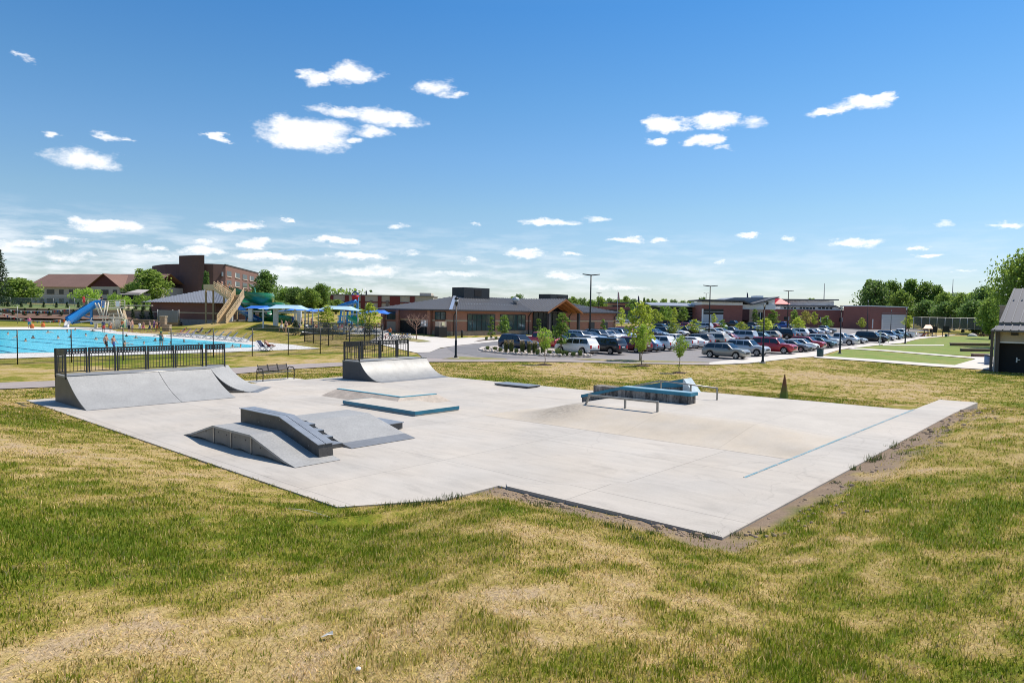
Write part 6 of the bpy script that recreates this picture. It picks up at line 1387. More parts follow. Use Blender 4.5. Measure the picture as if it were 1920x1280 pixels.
PT = dict(
 Y1m=(tree_proto('young_tree', 5, 2.8, .42, 13, 1500, .20, L_BRT, 21, M_BARKP, tr=.010, mulch=1.05), 5, 2.8),
 Y3=(tree_proto('young_tree', 5, 2.6, .22, 15, 1000, .30, L_GRN, 3, M_BARKP, 'oval', .011), 5, 2.6), Y3m=(tree_proto('young_tree', 5, 2.6, .34, 16, 1800, .2, L_BRT, 23, M_BARKP, 'oval', .010, mulch=.95), 5, 2.6),
 Y4=(tree_proto('young_tree', 5, 2.8, .24, 15, 850, .30, L_YEL, 4, M_BARKP, 'oval', .011), 5, 2.8), YO=(tree_proto('young_tree', 5, 2.8, .24, 14, 700, .30, L_ORG, 5, M_BARKP, 'oval', .011), 5, 2.8),
 Y5=(tree_proto('columnar_tree', 5, 1.3, .06, 16, 900, .24, L_GRN, 6, M_BARKP, 'column', .011), 5, 1.3), YR=(tree_proto('young_tree', 5, 2.2, .2, 14, 450, .24, L_ROS, 7, M_BARKR, 'oval', .011), 5, 2.2), YB=(bare_proto(), 5.2, 3.6),
 B1=(tree_proto('deciduous_tree', 14, 11, .18, 34, 5200, .72, L_BIG, 8), 14, 11), B2=(tree_proto('deciduous_tree', 14, 10, .14, 30, 4600, .75, L_BIG2, 9), 14, 10), B3=(tree_proto('deciduous_tree', 14, 9, .25, 30, 3600, .7, L_BIG, 10, shape='oval'), 14, 9), B4=(tree_proto('deciduous_tree', 14, 12, .12, 36, 4600, .8, L_DRK, 12), 14, 12),
 BR=(tree_proto('deciduous_tree', 14, 13, .10, 50, 13500, .58, L_BIG2, 13, tr=.022), 14, 13), SH=(tree_proto('round_shrub', 4, 5, .02, 20, 1500, .36, L_BRT, 14, tr=.012), 4, 5),
 C1=(tree_proto('small_conifer', 2, 1.25, .0, 18, 900, .16, L_CON, 15, shape='cone', tr=.02), 2, 1.25), C2=(tree_proto('pine_tree', 14, 8, .05, 40, 5200, .6, L_DRK, 16, shape='cone', tr=.018), 14, 8), C3=(tree_proto('pine_tree', 14, 9.5, .06, 36, 5200, .66, L_DRK, 17, shape='oval', tr=.018), 14, 9.5), C4=(tree_proto('small_spruce', 3, 2.9, .02, 24, 1500, .2, L_SPR, 18, shape='cone', tr=.016), 3, 2.9))
# a tall spruce whose boughs hang in tiers
def spruce():
    R_ = random.Random(31); t = thing('spruce_tree', 'x', 'tree', (0, 0, 0)); mb = MB(); mb.tube([(0, 0, 0), (0, 0, 9), (0, 0, 18)], [.3, .2, .03], 7); mb.build('trunk', M_BARK, t); mb = MB()
    for i in range(150):
        z = 1.2+16.4*(i/150); r = 3.6*(1-(z/18.3))**.85; a = i*2.399
        for j in range(26): f = R_.random()**.7; p = np.array([math.cos(a)*r*f, math.sin(a)*r*f, z-.55*r*f*f+.15*R_.gauss(0, 1)]); p[:2] += [R_.gauss(0, .2), R_.gauss(0, .2)]; leaf(mb, p, .42, R_)
    mb.build('crown', L_CON, t); return t
PT['SP'] = (spruce(), 18, 7.2)
TUSED = set()
def tree(key, px, yb, yt, w, label, group=None, Y=None, mulch=None, name=None):
    root, H0, W0 = PT[key]
    if Y is None: p = ground(px, yb)
    else:
        p = at_y(px, 600, Y); p[2] = float(terrain(p[0], p[1]))-.1
    dep = float((p-EYE)@_F); w = w*(1.22 if key[0] == 'Y' else 1.12); top = float(at_y(px, yt, p[1])[2]); h = max(.5, top-p[2]); ww = w/FPX*dep
    r = copy_tree(root) if key in TUSED else root; TUSED.add(key)
    r.location = Vector(p); r.rotation_euler = (0, 0, RN.random()*6.28); r.scale = (ww/W0, ww/W0, h/H0)
    if key.endswith('m'): r.scale = (h/H0, h/H0, h/H0)
    r['label'] = label; r['category'] = 'shrub' if key == 'SH' else 'tree'
    if group: r['group'] = group
    elif 'group' in r: del r['group']
    return r
GL = 'young trees on the dry grass strip'
tree('Y1m', 1021, 684, 616, 46, 'young tree with mulch ring, standing left of the others on dry grass', GL)
tree('Y3m', 1204, 686, 608, 44, 'tall young tree with mulch ring in the middle of dry grass', GL)
tree('Y1m', 1273.5, 699, 630, 38, 'small round crowned tree with mulch ring right behind the blue wedge ledge', GL)
tree('Y3', 1052, 664, 589, 42, 'full bright green tree in the planting island before white off-roader')
tree('Y4', 1200, 676.5, 566, 56, 'tallest yellow green young tree, directly behind the middle mulch ring tree')
tree('Y5', 921, 636.5, 591, 13, 'slim columnar tree in front of the left big window of brick building', 'slim trees along the brick building')
tree('Y3', 945, 635, 592, 27, 'bushy green young tree between the two big windows of brick building')
tree('Y5', 1009, 634, 595, 15, 'slim columnar tree left of the timber porch', 'slim trees along the brick building')
tree('Y5', 1130, 628, 597, 12, 'slim columnar tree before right end doors of brick building', 'slim trees along the brick building')
tree('YR', 1152, 628.5, 598, 19, 'sparse rosy brown young tree at right corner of brick building')
tree('YB', 780.5, 638, 580, 38, 'leafless young tree with bare rosy branches by the building entrance')
tree('Y4', 614, 626, 572, 38, 'yellow green tree at left inside the small black fenced enclosure')
tree('Y4', 692, 630, 568, 44, 'yellow green tree at right inside the small black fenced enclosure')
tree('Y3', 668, 612, 573, 26, 'dark leafy tree behind the red bucket play tower')
tree('Y4', 1839, 628, 574, 36, 'bright lime young tree standing by the pavilion roof')
GP = 'young trees scattered in the parking lots'
YT = sorted([(1165,617,577,20,'Y4'),(1184,612,571,17,'Y3'),(1213,610,572,30,'Y4'),(1229,614,580,28,'Y4'),(1242,609,575,26,'Y3'),(1252,609,575,20,'Y3'),(1264,608,577,17,'Y4'),(1280,609,576,28,'Y3'),(1262,633,597,30,'Y4'),(1302,630,599,30,'Y4'),
 (1338,612,588,13,'Y4'),(1353,628,600,20,'Y3'),(1357,608,579,22,'Y3'),(1374,609,576,26,'Y3'),(1389,626,603,28,'Y4'),(1415,612,580,16,'Y3'),(1434,628,597,38,'Y4'),(1449,613,582,24,'Y3'),(1468,609,583,16,'Y4'),(1489,615,582,22,'Y3'),(1496,625,595,27,'Y4'),(1510,616,582,27,'YO'),(1526,615,585,17,'Y4'),(1537,614,583,15,'Y4'),
 (1548,621,593,24,'Y3'),(1573,614,584,18,'YO'),(1602,611,585,20,'Y4'),(1616,619,596,18,'Y4'),(1703,621,592,24,'Y4')])
_w = {'Y4': 'yellow green', 'Y3': 'mid green', 'YO': 'orange tinged'}; _o = ORD+['twenty '+q for q in ('first', 'second', 'third', 'fourth', 'fifth', 'sixth', 'seventh', 'eighth', 'ninth', 'tenth')]
for i, (x, b_, tp, w, k) in enumerate(YT): tree(k, x, b_, tp, w, f'{_w[k]} young tree, {_o[i]} from left among young trees of the parking lots', GP)
# conifers on the terraces behind the pool
bank = MB(); cols = [-118, -100, -90, -80, -70, -60, -52, -44]
rows = [(117.5, 1.44), (119.5, 1.75), (122.6, 2.1), (122.9, 3.0), (126, 3.25), (150, 3.6), (190, 3.75)]
bank.add([(x*Y/118., Y, z*(1 if x < -53 else .55)) for Y, z in rows for x in cols], [(j*8+i, j*8+i+1, (j+1)*8+i+1, (j+1)*8+i) for j in range(6) for i in range(7)])
M_BNK, nt, b = newmat('bank'); sp = nt.nodes.new('ShaderNodeSeparateXYZ'); nt.links.new(gpos(nt), sp.inputs[0])
nt.links.new(mixc(nt, mapr(nt, math_n(nt, 'ADD', sp.outputs[1], math_n(nt, 'MULTIPLY', noise_n(nt, gpos(nt), .8, 4), 4)), 124, 127, 0, 1), (.15, .085, .055), (.12, .16, .035)), b.inputs['Base Color']); b.inputs['Roughness'].default_value = .95
tag(bank.build('terrace_bank', M_BNK), kind='structure')
def wall(label, pxs, Y, y0, y1, n, jitter=0):
    a = at_y(pxs[0], y0, Y); b_ = at_y(pxs[1], y0, Y); h = at_y((pxs[0]+pxs[1])/2, y1, Y)[2]-at_y((pxs[0]+pxs[1])/2, y0, Y)[2]; t = thing('retaining_wall', label, 'wall', a, group='stacked stone retaining walls'); L = float(np.linalg.norm((b_-a)[:2])); t.rotation_euler = (0, 0, math.atan2(b_[1]-a[1], b_[0]-a[0]))
    for k in range(n):
        mb = MB(); o = RN.uniform(-.04, .04); mb.box(0, L, o+.05*k, .7+.05*k, h*k/n+.012-(.3 if k == 0 else 0), h*(k+1)/n-.05); mb.build('stone_course', mat('wall_stone', (.34, .255, .18), .9, 0, .3, 1.2, fine=.2), t)
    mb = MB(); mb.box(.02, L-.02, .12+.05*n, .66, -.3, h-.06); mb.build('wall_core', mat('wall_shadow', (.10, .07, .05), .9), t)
wall('long lower stone retaining wall behind the left end of pool', (-130, 152), 117, 612, 596, 5)
wall('upper stone retaining wall behind the blue slide', (98, 214), 122.3, 597, 578.5, 5)
wall('lower stone retaining wall behind people on the pool deck', (205, 312), 115.5, 612, 597.5, 5); wall('short low stone wall next to the pool house', (314, 334), 113, 611, 598, 5); wall('upper stone retaining wall left of the pool house', (214, 300), 120.5, 597, 583, 4)
GC = 'small dark conifers on the terraces'
for nm, ys, xs_, Y in (('upper left', (584, 565.5), (-8, 15, 40, 58, 82, 106, 126, 147), 126.2), ('lower left', (597.5, 579), (1, 24, 47, 70, 92, 115, 138), 120.4), ('upper right', (585, 567), (226, 241, 255, 270, 284), 124.5), ('lower right', (598.5, 579), (229, 249, 267, 283, 299), 118.3)):
    for i, x in enumerate(xs_):
        p = at_y(x, ys[0], Y); h = (ys[0]-ys[1])/FPX*Y; r = copy_tree(PT['C1'][0]) if 'C1' in TUSED else PT['C1'][0]; TUSED.add('C1')
        s = h/2*RN.uniform(.92, 1.1); r.location = Vector(p); r.rotation_euler = (0, 0, RN.random()*6); r.scale = (s*1.05, s*1.05, s); tag(r, f'small dark conifer, {ORD[i]} from left in the {nm} row of the terraces', 'conifer', GC)
tree('C4', 554, 628.5, 600, 27, 'small dense spruce on grass left of the black enclosure fence'); tree('C4', 611, 626, 604, 24, 'grey green spruce seen through the black enclosure fence, left one'); tree('C4', 690, 629, 605, 26, 'grey green spruce seen through the black enclosure fence, right one')
# big trees beyond
tree('SP', -2, 590, 463, 62, 'tall dark spruce cut by the left edge of view', Y=130)
BG = 'big trees beyond the buildings'
bigs = [('B2', 38, 522, 70, 160, 'light green spreading tree right of the left edge spruce'), ('B1', 5, 535, 60, 175, 'darker round tree behind the left edge spruce'), ('SH', 164, 541, 56, 168, 'round yellow green tree before the grey apartment building'), ('SH', 216, 551, 30, 150, 'bright lime shrub above the diving platform'), ('SH', 268, 553, 34, 146, 'bright lime shrub right of the dark shed'), ('SH', 238, 556, 26, 148, 'small bright shrub left of the dark shed'),
 ('B2', 281, 506, 70, 190, 'large leafy tree against the left wall of apartment block'), ('B1', 252, 530, 46, 200, 'rounded tree behind the dark shed'), ('C2', 387, 507, 26, 140, 'narrow pointed conifer rising above the pool house roof'), ('C3', 499, 508, 62, 190, 'broad dark pine covering the end of apartment block'), ('B1', 535, 540, 34, 185, 'bushy tree right of the broad pine'),
 ('B4', 553, 541, 46, 178, 'dark wide tree behind the light blue shade canopies'), ('B2', 579, 543, 44, 172, 'mid green tree between dark wide tree and the taller round one'), ('B1', 602, 532, 40, 180, 'tall round topped tree at left end of long hall'), ('B2', 630, 562, 30, 168, 'low bright tree in front of long hall left end'), ('C3', 440, 555, 60, 150, 'dark pine mass behind the tan water slide stairs'), ('B4', 520, 565, 60, 150, 'low dark tree behind the green water slide')]
for k, x, yt, w, Y, lab in bigs: tree(k, x, 600, yt, w, lab, BG, Y=Y)
BR_ = [('B4', 1640, 530, 66, 250), ('B3', 1632, 524, 48, 262), ('B1', 1668, 527, 50, 255), ('B3', 1704, 523, 46, 250), ('B2', 1690, 545, 44, 235), ('B1', 1735, 529, 52, 245), ('B3', 1756, 534, 42, 240), ('B2', 1772, 549, 44, 220), ('B4', 1790, 552, 44, 235), ('B2', 1806, 550, 52, 200), ('B1', 1826, 548, 44, 190), ('B4', 1845, 540, 60, 185), ('B4', 1738, 565, 60, 228), ('B4', 1775, 568, 60, 205), ('B4', 1830, 566, 70, 180), ('B2', 1858, 560, 50, 150)]
for i, (k, x, yt, w, Y) in enumerate(sorted(BR_, key=lambda q: q[1])): tree(k, x, 600, yt, w, f'leafy tree, {ORD[i]} from left in the tree line right of the garage', 'tree line right of the garage', Y=Y)
tree('BR', 1916, 600, 480, 100, 'nearest big leafy tree towering behind the pavilion roof', Y=112)
FT = 'distant trees on the skyline'
fts = [(862, 561, 20), (876, 562, 16), (972, 553, 18), (962, 557, 16), (1064, 560, 16), (1075, 557, 20), (1091, 560, 20), (1108, 562, 24), (1126, 557, 20), (1143, 561, 24), (1160, 561, 22), (1172, 556, 18), (1187, 562, 20), (1215, 561, 14), (1226, 563, 16), (1244, 561, 16), (1262, 563, 18), (1279, 564, 20), (1296, 564, 20), (1313, 560, 14), (1319, 556, 12), (1498, 566, 16), (1508, 563, 16), (1519, 560, 18), (1207, 557, 9), (1222, 559, 9), (1484, 566, 14)]
_ft = sorted(fts)
for i, (x, yt, w) in enumerate(_ft):
    n = i//9; side = ['behind the brick building and flagpoles', 'above the link wing of civic building', 'at right end of the distant skyline'][n]
    tree('C2' if w < 13 else ('B4', 'B1', 'B2')[i % 3], x, 600, yt, w*1.3, f'{"pointed" if w < 13 else "rounded"} distant tree, {ORD[i % 9]} from left of those {side}', FT, Y=300+20*(i % 4))
# far wood along the horizon
R_ = random.Random(3); mb = MB()
for i in range(15000):
    x = R_.uniform(-900, 1000); y = 520+R_.uniform(0, 60)+40*math.sin(x*.01); h = 3.0+5.5*R_.random()+2.5*math.sin(x*.045)+1.5*math.sin(x*.13); leaf(mb, np.array([x, y, float(terrain(x, y))+R_.random()*h]), 4.2, R_)
o = mb.build('far_wood', L_DRK); tag(o, 'dark far woodland along the whole horizon', 'woodland', kind='stuff')
mb = MB()
for i in range(4200):
    x = R_.uniform(-260, -60); y = 255+R_.uniform(0, 40); leaf(mb, np.array([x, y, float(terrain(x, y))+R_.random()*8.5]), 2.0, R_)
o = mb.build('left_wood', L_BIG); tag(o, 'green wooded background left of the grey apartment building', 'woodland', kind='stuff')
# planting island grasses
def clump(name, label, px, yb, yt, w, m, m2=None, group=None, cat='plant'):
    p = ground(px, yb, .16); h = hpx(px, yb, yt, p); ww = w/FPX*p[1]; t = thing(name, label, cat, p, group=group); mb = MB(); R_ = random.Random(int(px*7))
    for i in range(150):
        a = R_.random()*6.28; r0 = ww*.28*math.sqrt(R_.random()); lean_ = ww*.30*R_.random(); q = np.array([r0*math.cos(a), r0*math.sin(a), 0]); tp = q+np.array([lean_*math.cos(a), lean_*math.sin(a), h*R_.uniform(.6, 1)]); s_ = np.array([-math.sin(a), math.cos(a), 0])*.03
        mb.add([q-s_, q+s_, (q+tp)/2+s_+[0, 0, .05], (q+tp)/2-s_+[0, 0, .05], tp], [(0, 1, 2, 3), (3, 2, 4)])
    mb.build('blades', m, t)
    if m2:
        mb = MB()
        for i in range(90): a = R_.random()*6.28; r = ww*.42*math.sqrt(R_.random()); leaf(mb, np.array([r*math.cos(a), r*math.sin(a), h*R_.uniform(.72, 1.08)]), .16, R_, 0)
        mb.build('plumes', m2, t)
L_GRS = leafmat('grass_blade', (.05, .08, .02), (.14, .16, .05)); L_PLM = leafmat('plume', (.30, .23, .11), (.42, .33, .18)); L_LOW = leafmat('low_green', (.09, .14, .04), (.22, .27, .09))
for i, (x, b_, tp, w) in enumerate(((948.5, 660, 639, 10), (958.5, 661, 638.5, 12), (979, 662.5, 639.5, 11), (992, 662.5, 641, 11), (1002, 662, 640, 13))): clump('feather_grass', f'tall plumed ornamental grass clump, {ORD[i]} from left on the kerb island', x, b_, tp, w, L_GRS, L_PLM, 'ornamental grass clumps on the island')
for i, (x, b_, tp, w) in enumerate(((914, 655, 648, 10), (928, 656.5, 649, 11), (938, 659, 651, 9), (968, 662, 652, 9), (1008, 664, 652, 11), (1030, 664.5, 655, 12), (1046, 665.5, 650, 15), (1055, 665.8, 655, 12), (1062, 666, 656, 12), (1075, 667, 658, 12), (1088, 667, 655, 11), (1018, 663, 640, 14))): clump('low_plant', f'low green plant, {ORD[i]} from left on the kerb island', x, b_, tp, w, L_LOW, None, 'low plants on the island')
for i, (x, b_, tp, w) in enumerate(((912, 637, 630, 7), (930, 636, 630, 8), (955, 634, 627, 12), (968, 633, 627, 10))): clump('low_plant', f'low green plant, {ORD[i]} from left in the bed along brick building', x, b_, tp, w, L_LOW, None, 'low plants along the brick building')
M_ROCK = mat('rock', (.52, .46, .40), .9, 0, .25, 5); R_ = random.Random(8); mb = MB()
for i in range(260):
    x = R_.uniform(905, 1108); y0 = np.interp(x, [905, 930, 1000, 1080, 1110], [654, 652, 655, 662, 667]); y1 = np.interp(x, [905, 945, 1010, 1110], [658, 662.5, 666.5, 667.3]); p = ground(x, R_.uniform(y0, y1), .15); s_ = R_.uniform(.08, .22)
    mb.lathe([(s_*.6, 0), (s_, s_*.35), (s_*.7, s_*.8), (s_*.1, s_)], p, 5, smooth=False)
tag(mb.build('rock_cover', M_ROCK), 'pale rocks spread over the kerb planting island', 'rocks', kind='stuff')
# ------------------------------------------------------------------ fences
def fence(label, pts, h, post_m, wire_m, pr=.04, rails=(1, 0), name='chain_link_fence', lines=None, rail_m=None, cat='fence', extra=()):
    pts = [np.array(p, float) for p in pts]; o0 = pts[0]; t = thing(name, label, cat, o0)
    d = (pts[-1]-pts[0])[:2]; ang = math.atan2(d[1], d[0]); t.rotation_euler = (0, 0, ang); ca, sa = math.cos(-ang), math.sin(-ang)
    loc_ = [np.array([(p-o0)[0]*ca-(p-o0)[1]*sa, (p-o0)[0]*sa+(p-o0)[1]*ca, (p-o0)[2]]) for p in pts]
    for p in loc_: mb = MB(); mb.tube([p-[0, 0, .1], p+[0, 0, h]], pr, 6); mb.build('post', post_m, t)
    mb = MB(); mb.tube([p+[0, 0, h-.03] for p in loc_], pr*.7, 5); mb.build('top_rail', rail_m or post_m, t)
    mb = MB(); mb.tube([p+[0, 0, .08] for p in loc_], pr*.5, 5); mb.build('bottom_rail', post_m, t)
    for e in extra: mb = MB(); mb.tube([p+[0, 0, h*e] for p in loc_], pr*.55, 5); mb.build('middle_rail', post_m, t)
    mb = MB(); n = len(loc_); mb.add([p+[0, .0, .06] for p in loc_]+[p+[0, 0, h-.05] for p in loc_], [(i, i+1, n+i+1, n+i) for i in range(n-1)]); mb.build('wire_mesh', wire_m, t); return t
W_BLK = meshwire('wire_black', (.015, .015, .015), .055, .10); W_GRY = meshwire('wire_grey', (.25, .26, .27), .06, .2); W_PRV = meshwire('privacy_mesh', (.05, .06, .06), .06, .5); W_DRK = meshwire('wire_dark', (.02, .02, .02), .05, .16)
def gp(x, y): return ground(x, y)
fence('tall black chain link fence between the skate park path and pool', [gp(-75, 689), gp(33, 683.3), gp(134, 679.2), gp(231, 675.5), gp(321, 672.5), gp(400, 670.5), gp(473, 668), gp(540.5, 665.7), gp(600.5, 663.4), gp(655, 661.4), gp(703, 659.7)], 2.5, M_BLK, W_BLK, extra=())
fence('black chain link enclosure fence, its near side beside brick building', [gp(571, 641), gp(588, 643.5), gp(616, 648.5), gp(655.5, 652), gp(683, 655.5), gp(717, 659.3)], 2.55, M_BLK, W_DRK, .06)
fence('black chain link enclosure fence, its far side behind the yellow trees', [gp(571.5, 640.6), gp(624, 637.5), gp(650, 637), gp(693.5, 639), gp(706, 639.5), gp(717.5, 640)], 2.2, M_BLK, W_DRK, .05)
fence('grey chain link fence along the top of the left hill', [at_y(x, 580, 139)*[1, 1, 0]+[0, 0, 3.2] for x in (-60, -20, 20, 60, 100, 140, 180)], 1.9, mat('post_grey', (.32, .32, .31), .5, .4), W_GRY, .04)
YF = 175; fence('long grey fence with dark privacy mesh before the right hand trees', [at_y(x, 600, YF)*[1, 1, 0]+[0, 0, at_y(1780, 617, YF)[2]] for x in (1713, 1728, 1743, 1757, 1772, 1786, 1800, 1814, 1828, 1842, 1856, 1870)], 21.5/FPX*YF, mat('post_grey', (.32, .32, .31), .5, .4), W_PRV, .09)
q = at_y(295, 600, 112); t = thing('screen_fence', 'grey mesh screen gate beside the pool house wall', 'gate', (*at_y(296, 600, 111)[:2], at_y(296, 604, 111)[2])); h = 32/FPX*111
for k, (x0, x1, y) in enumerate(((0, 2.4, 0), (2.5, 3.4, -.3))): mb = MB(); mb.box(x0, x1, y, y+.06, 0, h*(.98 if k else 1)*.72); mb.build('panel', mat('screen_grey', (.22, .22, .225) if k == 0 else (.3, .3, .31), .6), t)
for x in (0, 2.45, 3.45): mb = MB(); mb.tube([(x, -.05, 0), (x, -.05, h*.75)], .06, 6); mb.build('post', mat('post_grey', (.32, .32, .31), .5, .4), t)
# ------------------------------------------------------------------ people
SKINS = [mat('skin_light', (.52, .30, .21), .55, 0, 0), mat('skin_tan', (.42, .22, .14), .55, 0, 0), mat('skin_brown', (.17, .085, .05), .55, 0, 0)]
CLO = {k: mat('cloth_'+k, c, .85, 0, .06, 8) for k, c in dict(black=(.015, .015, .018), blue=(.03, .09, .28), green=(.01, .12, .07), teal=(.02, .25, .28), red=(.45, .03, .03), orange=(.55, .14, .03), white=(.7, .7, .68), pink=(.6, .12, .22), navy=(.02, .03, .08), purple=(.15, .06, .22), yellow=(.6, .4, .05), grey=(.2, .2, .21)).items()}
HAIRS = dict(dark=mat('hair_dark', (.02, .014, .01), .7, 0, 0), brown=mat('hair_brown', (.09, .045, .022), .7, 0, 0), blond=mat('hair_blond', (.35, .22, .09), .7, 0, 0), red=mat('hair_red', (.25, .07, .02), .7, 0, 0))
def person_meshes(pose):
    J = dict(pel=(0, 0, .93), spi=(0, .01, 1.13), che=(0, .015, 1.33), nec=(0, .01, 1.475), hea=(0, -.015, 1.575), top=(0, -.005, 1.67), nos=(0, -.115, 1.585))
    for s, n in ((-1, 'L'), (1, 'R')):
        J.update({'hip'+n: (s*.095, 0, .88), 'kne'+n: (s*.105, -.02, .49), 'ank'+n: (s*.11, .02, .085), 'toe'+n: (s*.12, -.15, .035), 'sho'+n: (s*.175, .015, 1.395), 'elb'+n: (s*.235, .03, 1.13), 'wri'+n: (s*.245, -.05, .89)})
    if pose == 'walk':
        J.update(kneL=(-.1, -.20, .53), ankL=(-.1, -.26, .10), toeL=(-.11, -.42, .06), kneR=(.1, .04, .49), ankR=(.1, .24, .13), toeR=(.11, .12, .03), elbL=(-.23, .12, 1.14), wriL=(-.22, .05, .92), elbR=(.23, -.06, 1.14), wriR=(.2, -.22, .98), hea=(0, -.05, 1.56), top=(0, -.06, 1.655), nos=(0, -.15, 1.545))
    if pose == 'arm': J.update(elbR=(.44, -.04, 1.33), wriR=(.68, -.10, 1.27), kneL=(-.13, -.02, .49), ankL=(-.16, .02, .085), toeL=(-.2, -.14, .035))
    if pose == 'swim': J.update(elbR=(.42, -.14, 1.40), wriR=(.62, -.34, 1.30), elbL=(-.36, -.2, 1.28), wriL=(-.3, -.42, 1.25))
    if pose in ('sit', 'lounge'):
        b = .22 if pose == 'sit' else .75; dz = -.80 if pose == 'sit' else -.55
        def up(x, y, l): return (x, y+b*l*.9, .13+l*math.sqrt(max(.2, 1-b*b*.7)))
        base = 0
        for k in ('pel', 'spi', 'che', 'nec', 'hea', 'top', 'nos', 'shoL', 'shoR'): x, y, z = J[k]; J[k] = up(x, y, z-.93)
        for s, n in ((-1, 'L'), (1, 'R')):
            J['hip'+n] = (s*.095, -.04, .13); J['kne'+n] = (s*.12, -.42, .36 if pose == 'sit' else .26); J['ank'+n] = (s*.11, -.78, .09); J['toe'+n] = (s*.13, -.86, .22)
            sx_, sy_, sz_ = J['sho'+n]; J['elb'+n] = (s*.27, sy_-.1, sz_-.24); J['wri'+n] = (s*.17, sy_-.32, sz_-.26)
    V = list(J.values()); N = list(J.keys()); ix = {n: i for i, n in enumerate(N)}
    E = [('pel', 'spi'), ('spi', 'che'), ('che', 'nec'), ('nec', 'hea'), ('hea', 'top'), ('hea', 'nos')]
    for n in 'LR': E += [('pel', 'hip'+n), ('hip'+n, 'kne'+n), ('kne'+n, 'ank'+n), ('ank'+n, 'toe'+n), ('che', 'sho'+n), ('sho'+n, 'elb'+n), ('elb'+n, 'wri'+n)]
    Rr = dict(pel=.125, spi=.112, che=.13, nec=.055, hea=.095, top=.075, nos=.018)
    for n in 'LR': Rr.update({'hip'+n: .095, 'kne'+n: .06, 'ank'+n: .04, 'toe'+n: .035, 'sho'+n: .06, 'elb'+n: .042, 'wri'+n: .03})
    Ei = [(ix[a], ix[b_]) for a, b_ in E]; rr = [Rr[n] for n in N]
    for n in 'LR':                                     # palm, four fingers and a thumb
        w = np.array(J['wri'+n]); d = w-np.array(J['elb'+n]); d /= np.linalg.norm(d); s = np.cross(d, [0, 1, 0.2]); s /= np.linalg.norm(s); k0 = ix['wri'+n]
        V.append(tuple(w+d*.07)); pi = len(V)-1; Ei.append((k0, pi)); rr.append(.034)
        for q, (o, l) in enumerate(((-.033, .075), (-.011, .09), (.011, .085), (.033, .065))):
            V.append(tuple(w+d*.115+s*o)); Ei.append((pi, len(V)-1)); rr.append(.011); V.append(tuple(w+d*(.115+l*.5)+s*o*1.15+np.array([0, -.012, 0]))); Ei.append((len(V)-2, len(V)-1)); rr.append(.009)
            V.append(tuple(w+d*(.115+l)+s*o*1.15+np.array([0, -.032, 0]))); Ei.append((len(V)-2, len(V)-1)); rr.append(.008)
        V.append(tuple(w+d*.05-s*.05+np.array([0, -.02, 0]))); Ei.append((pi, len(V)-1)); rr.append(.012); V.append(tuple(w+d*.085-s*.065+np.array([0, -.03, 0]))); Ei.append((len(V)-2, len(V)-1)); rr.append(.009)
    me = bpy.data.meshes.new('skin_src'); me.from_pydata(V, Ei, []); o = bpy.data.objects.new('skin_src', me); COL.objects.link(o)
    o.modifiers.new('s', 'SKIN'); o.modifiers.new('u', 'SUBSURF').levels = 1
    for i, r in enumerate(rr): me.skin_vertices[0].data[i].radius = (r, r); me.skin_vertices[0].data[i].use_root = (i == 0)
    bpy.context.view_layer.update(); dg = bpy.context.evaluated_depsgraph_get(); bm_e = bpy.data.meshes.new_from_object(o.evaluated_get(dg)); bm_e.name = 'person_body'
    bpy.data.objects.remove(o); bm_e.polygons.foreach_set('use_smooth', np.ones(len(bm_e.polygons), bool)); bm_e.materials.clear(); bm_e.materials.append(SKINS[0])
    vc = np.empty(len(bm_e.vertices)*3, np.float32); bm_e.vertices.foreach_get('co', vc); vc = vc.reshape(-1, 3); vn = np.array([v.normal[:] for v in bm_e.vertices])
    segs = [(a, b_, np.array(J[a]), np.array(J[b_])) for a, b_ in E]
    own = []
    for p in bm_e.polygons:
        c = np.mean([vc[i] for i in p.vertices], 0); best = None
        for a, b_, pa, pb in segs:
            ab = pb-pa; t_ = max(0, min(1, (c-pa)@ab/(ab@ab))); dd = np.linalg.norm(c-pa-ab*t_)
            if best is None or dd < best[0]: best = (dd, a, b_, t_, c)
        own.append(best)
    ax = np.array(J['top'])-np.array(J['hea']); ax /= np.linalg.norm(ax); fw = np.array(J['nos'])-np.array(J['hea']); fw /= np.linalg.norm(fw)
    def sel(kind):
        out = []
        for i, (dd, a, b_, t_, c) in enumerate(own):
            s_ = a+b_; ok = False
            if kind == 'shorts': ok = a == 'pel' and (b_.startswith('hip') or (b_ == 'spi' and t_ < .35)) or (a.startswith('hip') and t_ < .8)
            if kind == 'brief': ok = a == 'pel' and (b_.startswith('hip') or (b_ == 'spi' and t_ < .3)) or (a.startswith('hip') and t_ < .18)
            if kind == 'suit': ok = a in ('pel', 'spi') or (a.startswith('hip') and t_ < .15) or (a == 'che' and b_ == 'nec' and t_ < .35)
            if kind == 'shirt': ok = a in ('spi', 'che') and b_ != 'hea' and not (b_ == 'nec' and t_ > .8) or (a == 'pel' and b_ == 'spi') or (a.startswith('sho') and t_ < .55)
            if kind == 'hair': ok = a in ('hea', 'nec') and not s_ == 'heanos' and ((c-np.array(J['hea']))@ax > .035-.09*max(0, -((c-np.array(J['hea']))@fw)/.09)) and ((c-np.array(J['hea']))@fw < .075)
            if ok: out.append(i)
        return out
    def cloth(kind, off):
        fs = [tuple(bm_e.polygons[i].vertices) for i in sel(kind)]; used = sorted({v for f in fs for v in f}); mp_ = {v: k for k, v in enumerate(used)}
        m = bpy.data.meshes.new(kind); m.from_pydata([tuple(vc[v]+vn[v]*off) for v in used], [], [tuple(mp_[v] for v in f) for f in fs]); m.materials.append(CLO['black']); m.polygons.foreach_set('use_smooth', np.ones(len(fs), bool)); return m
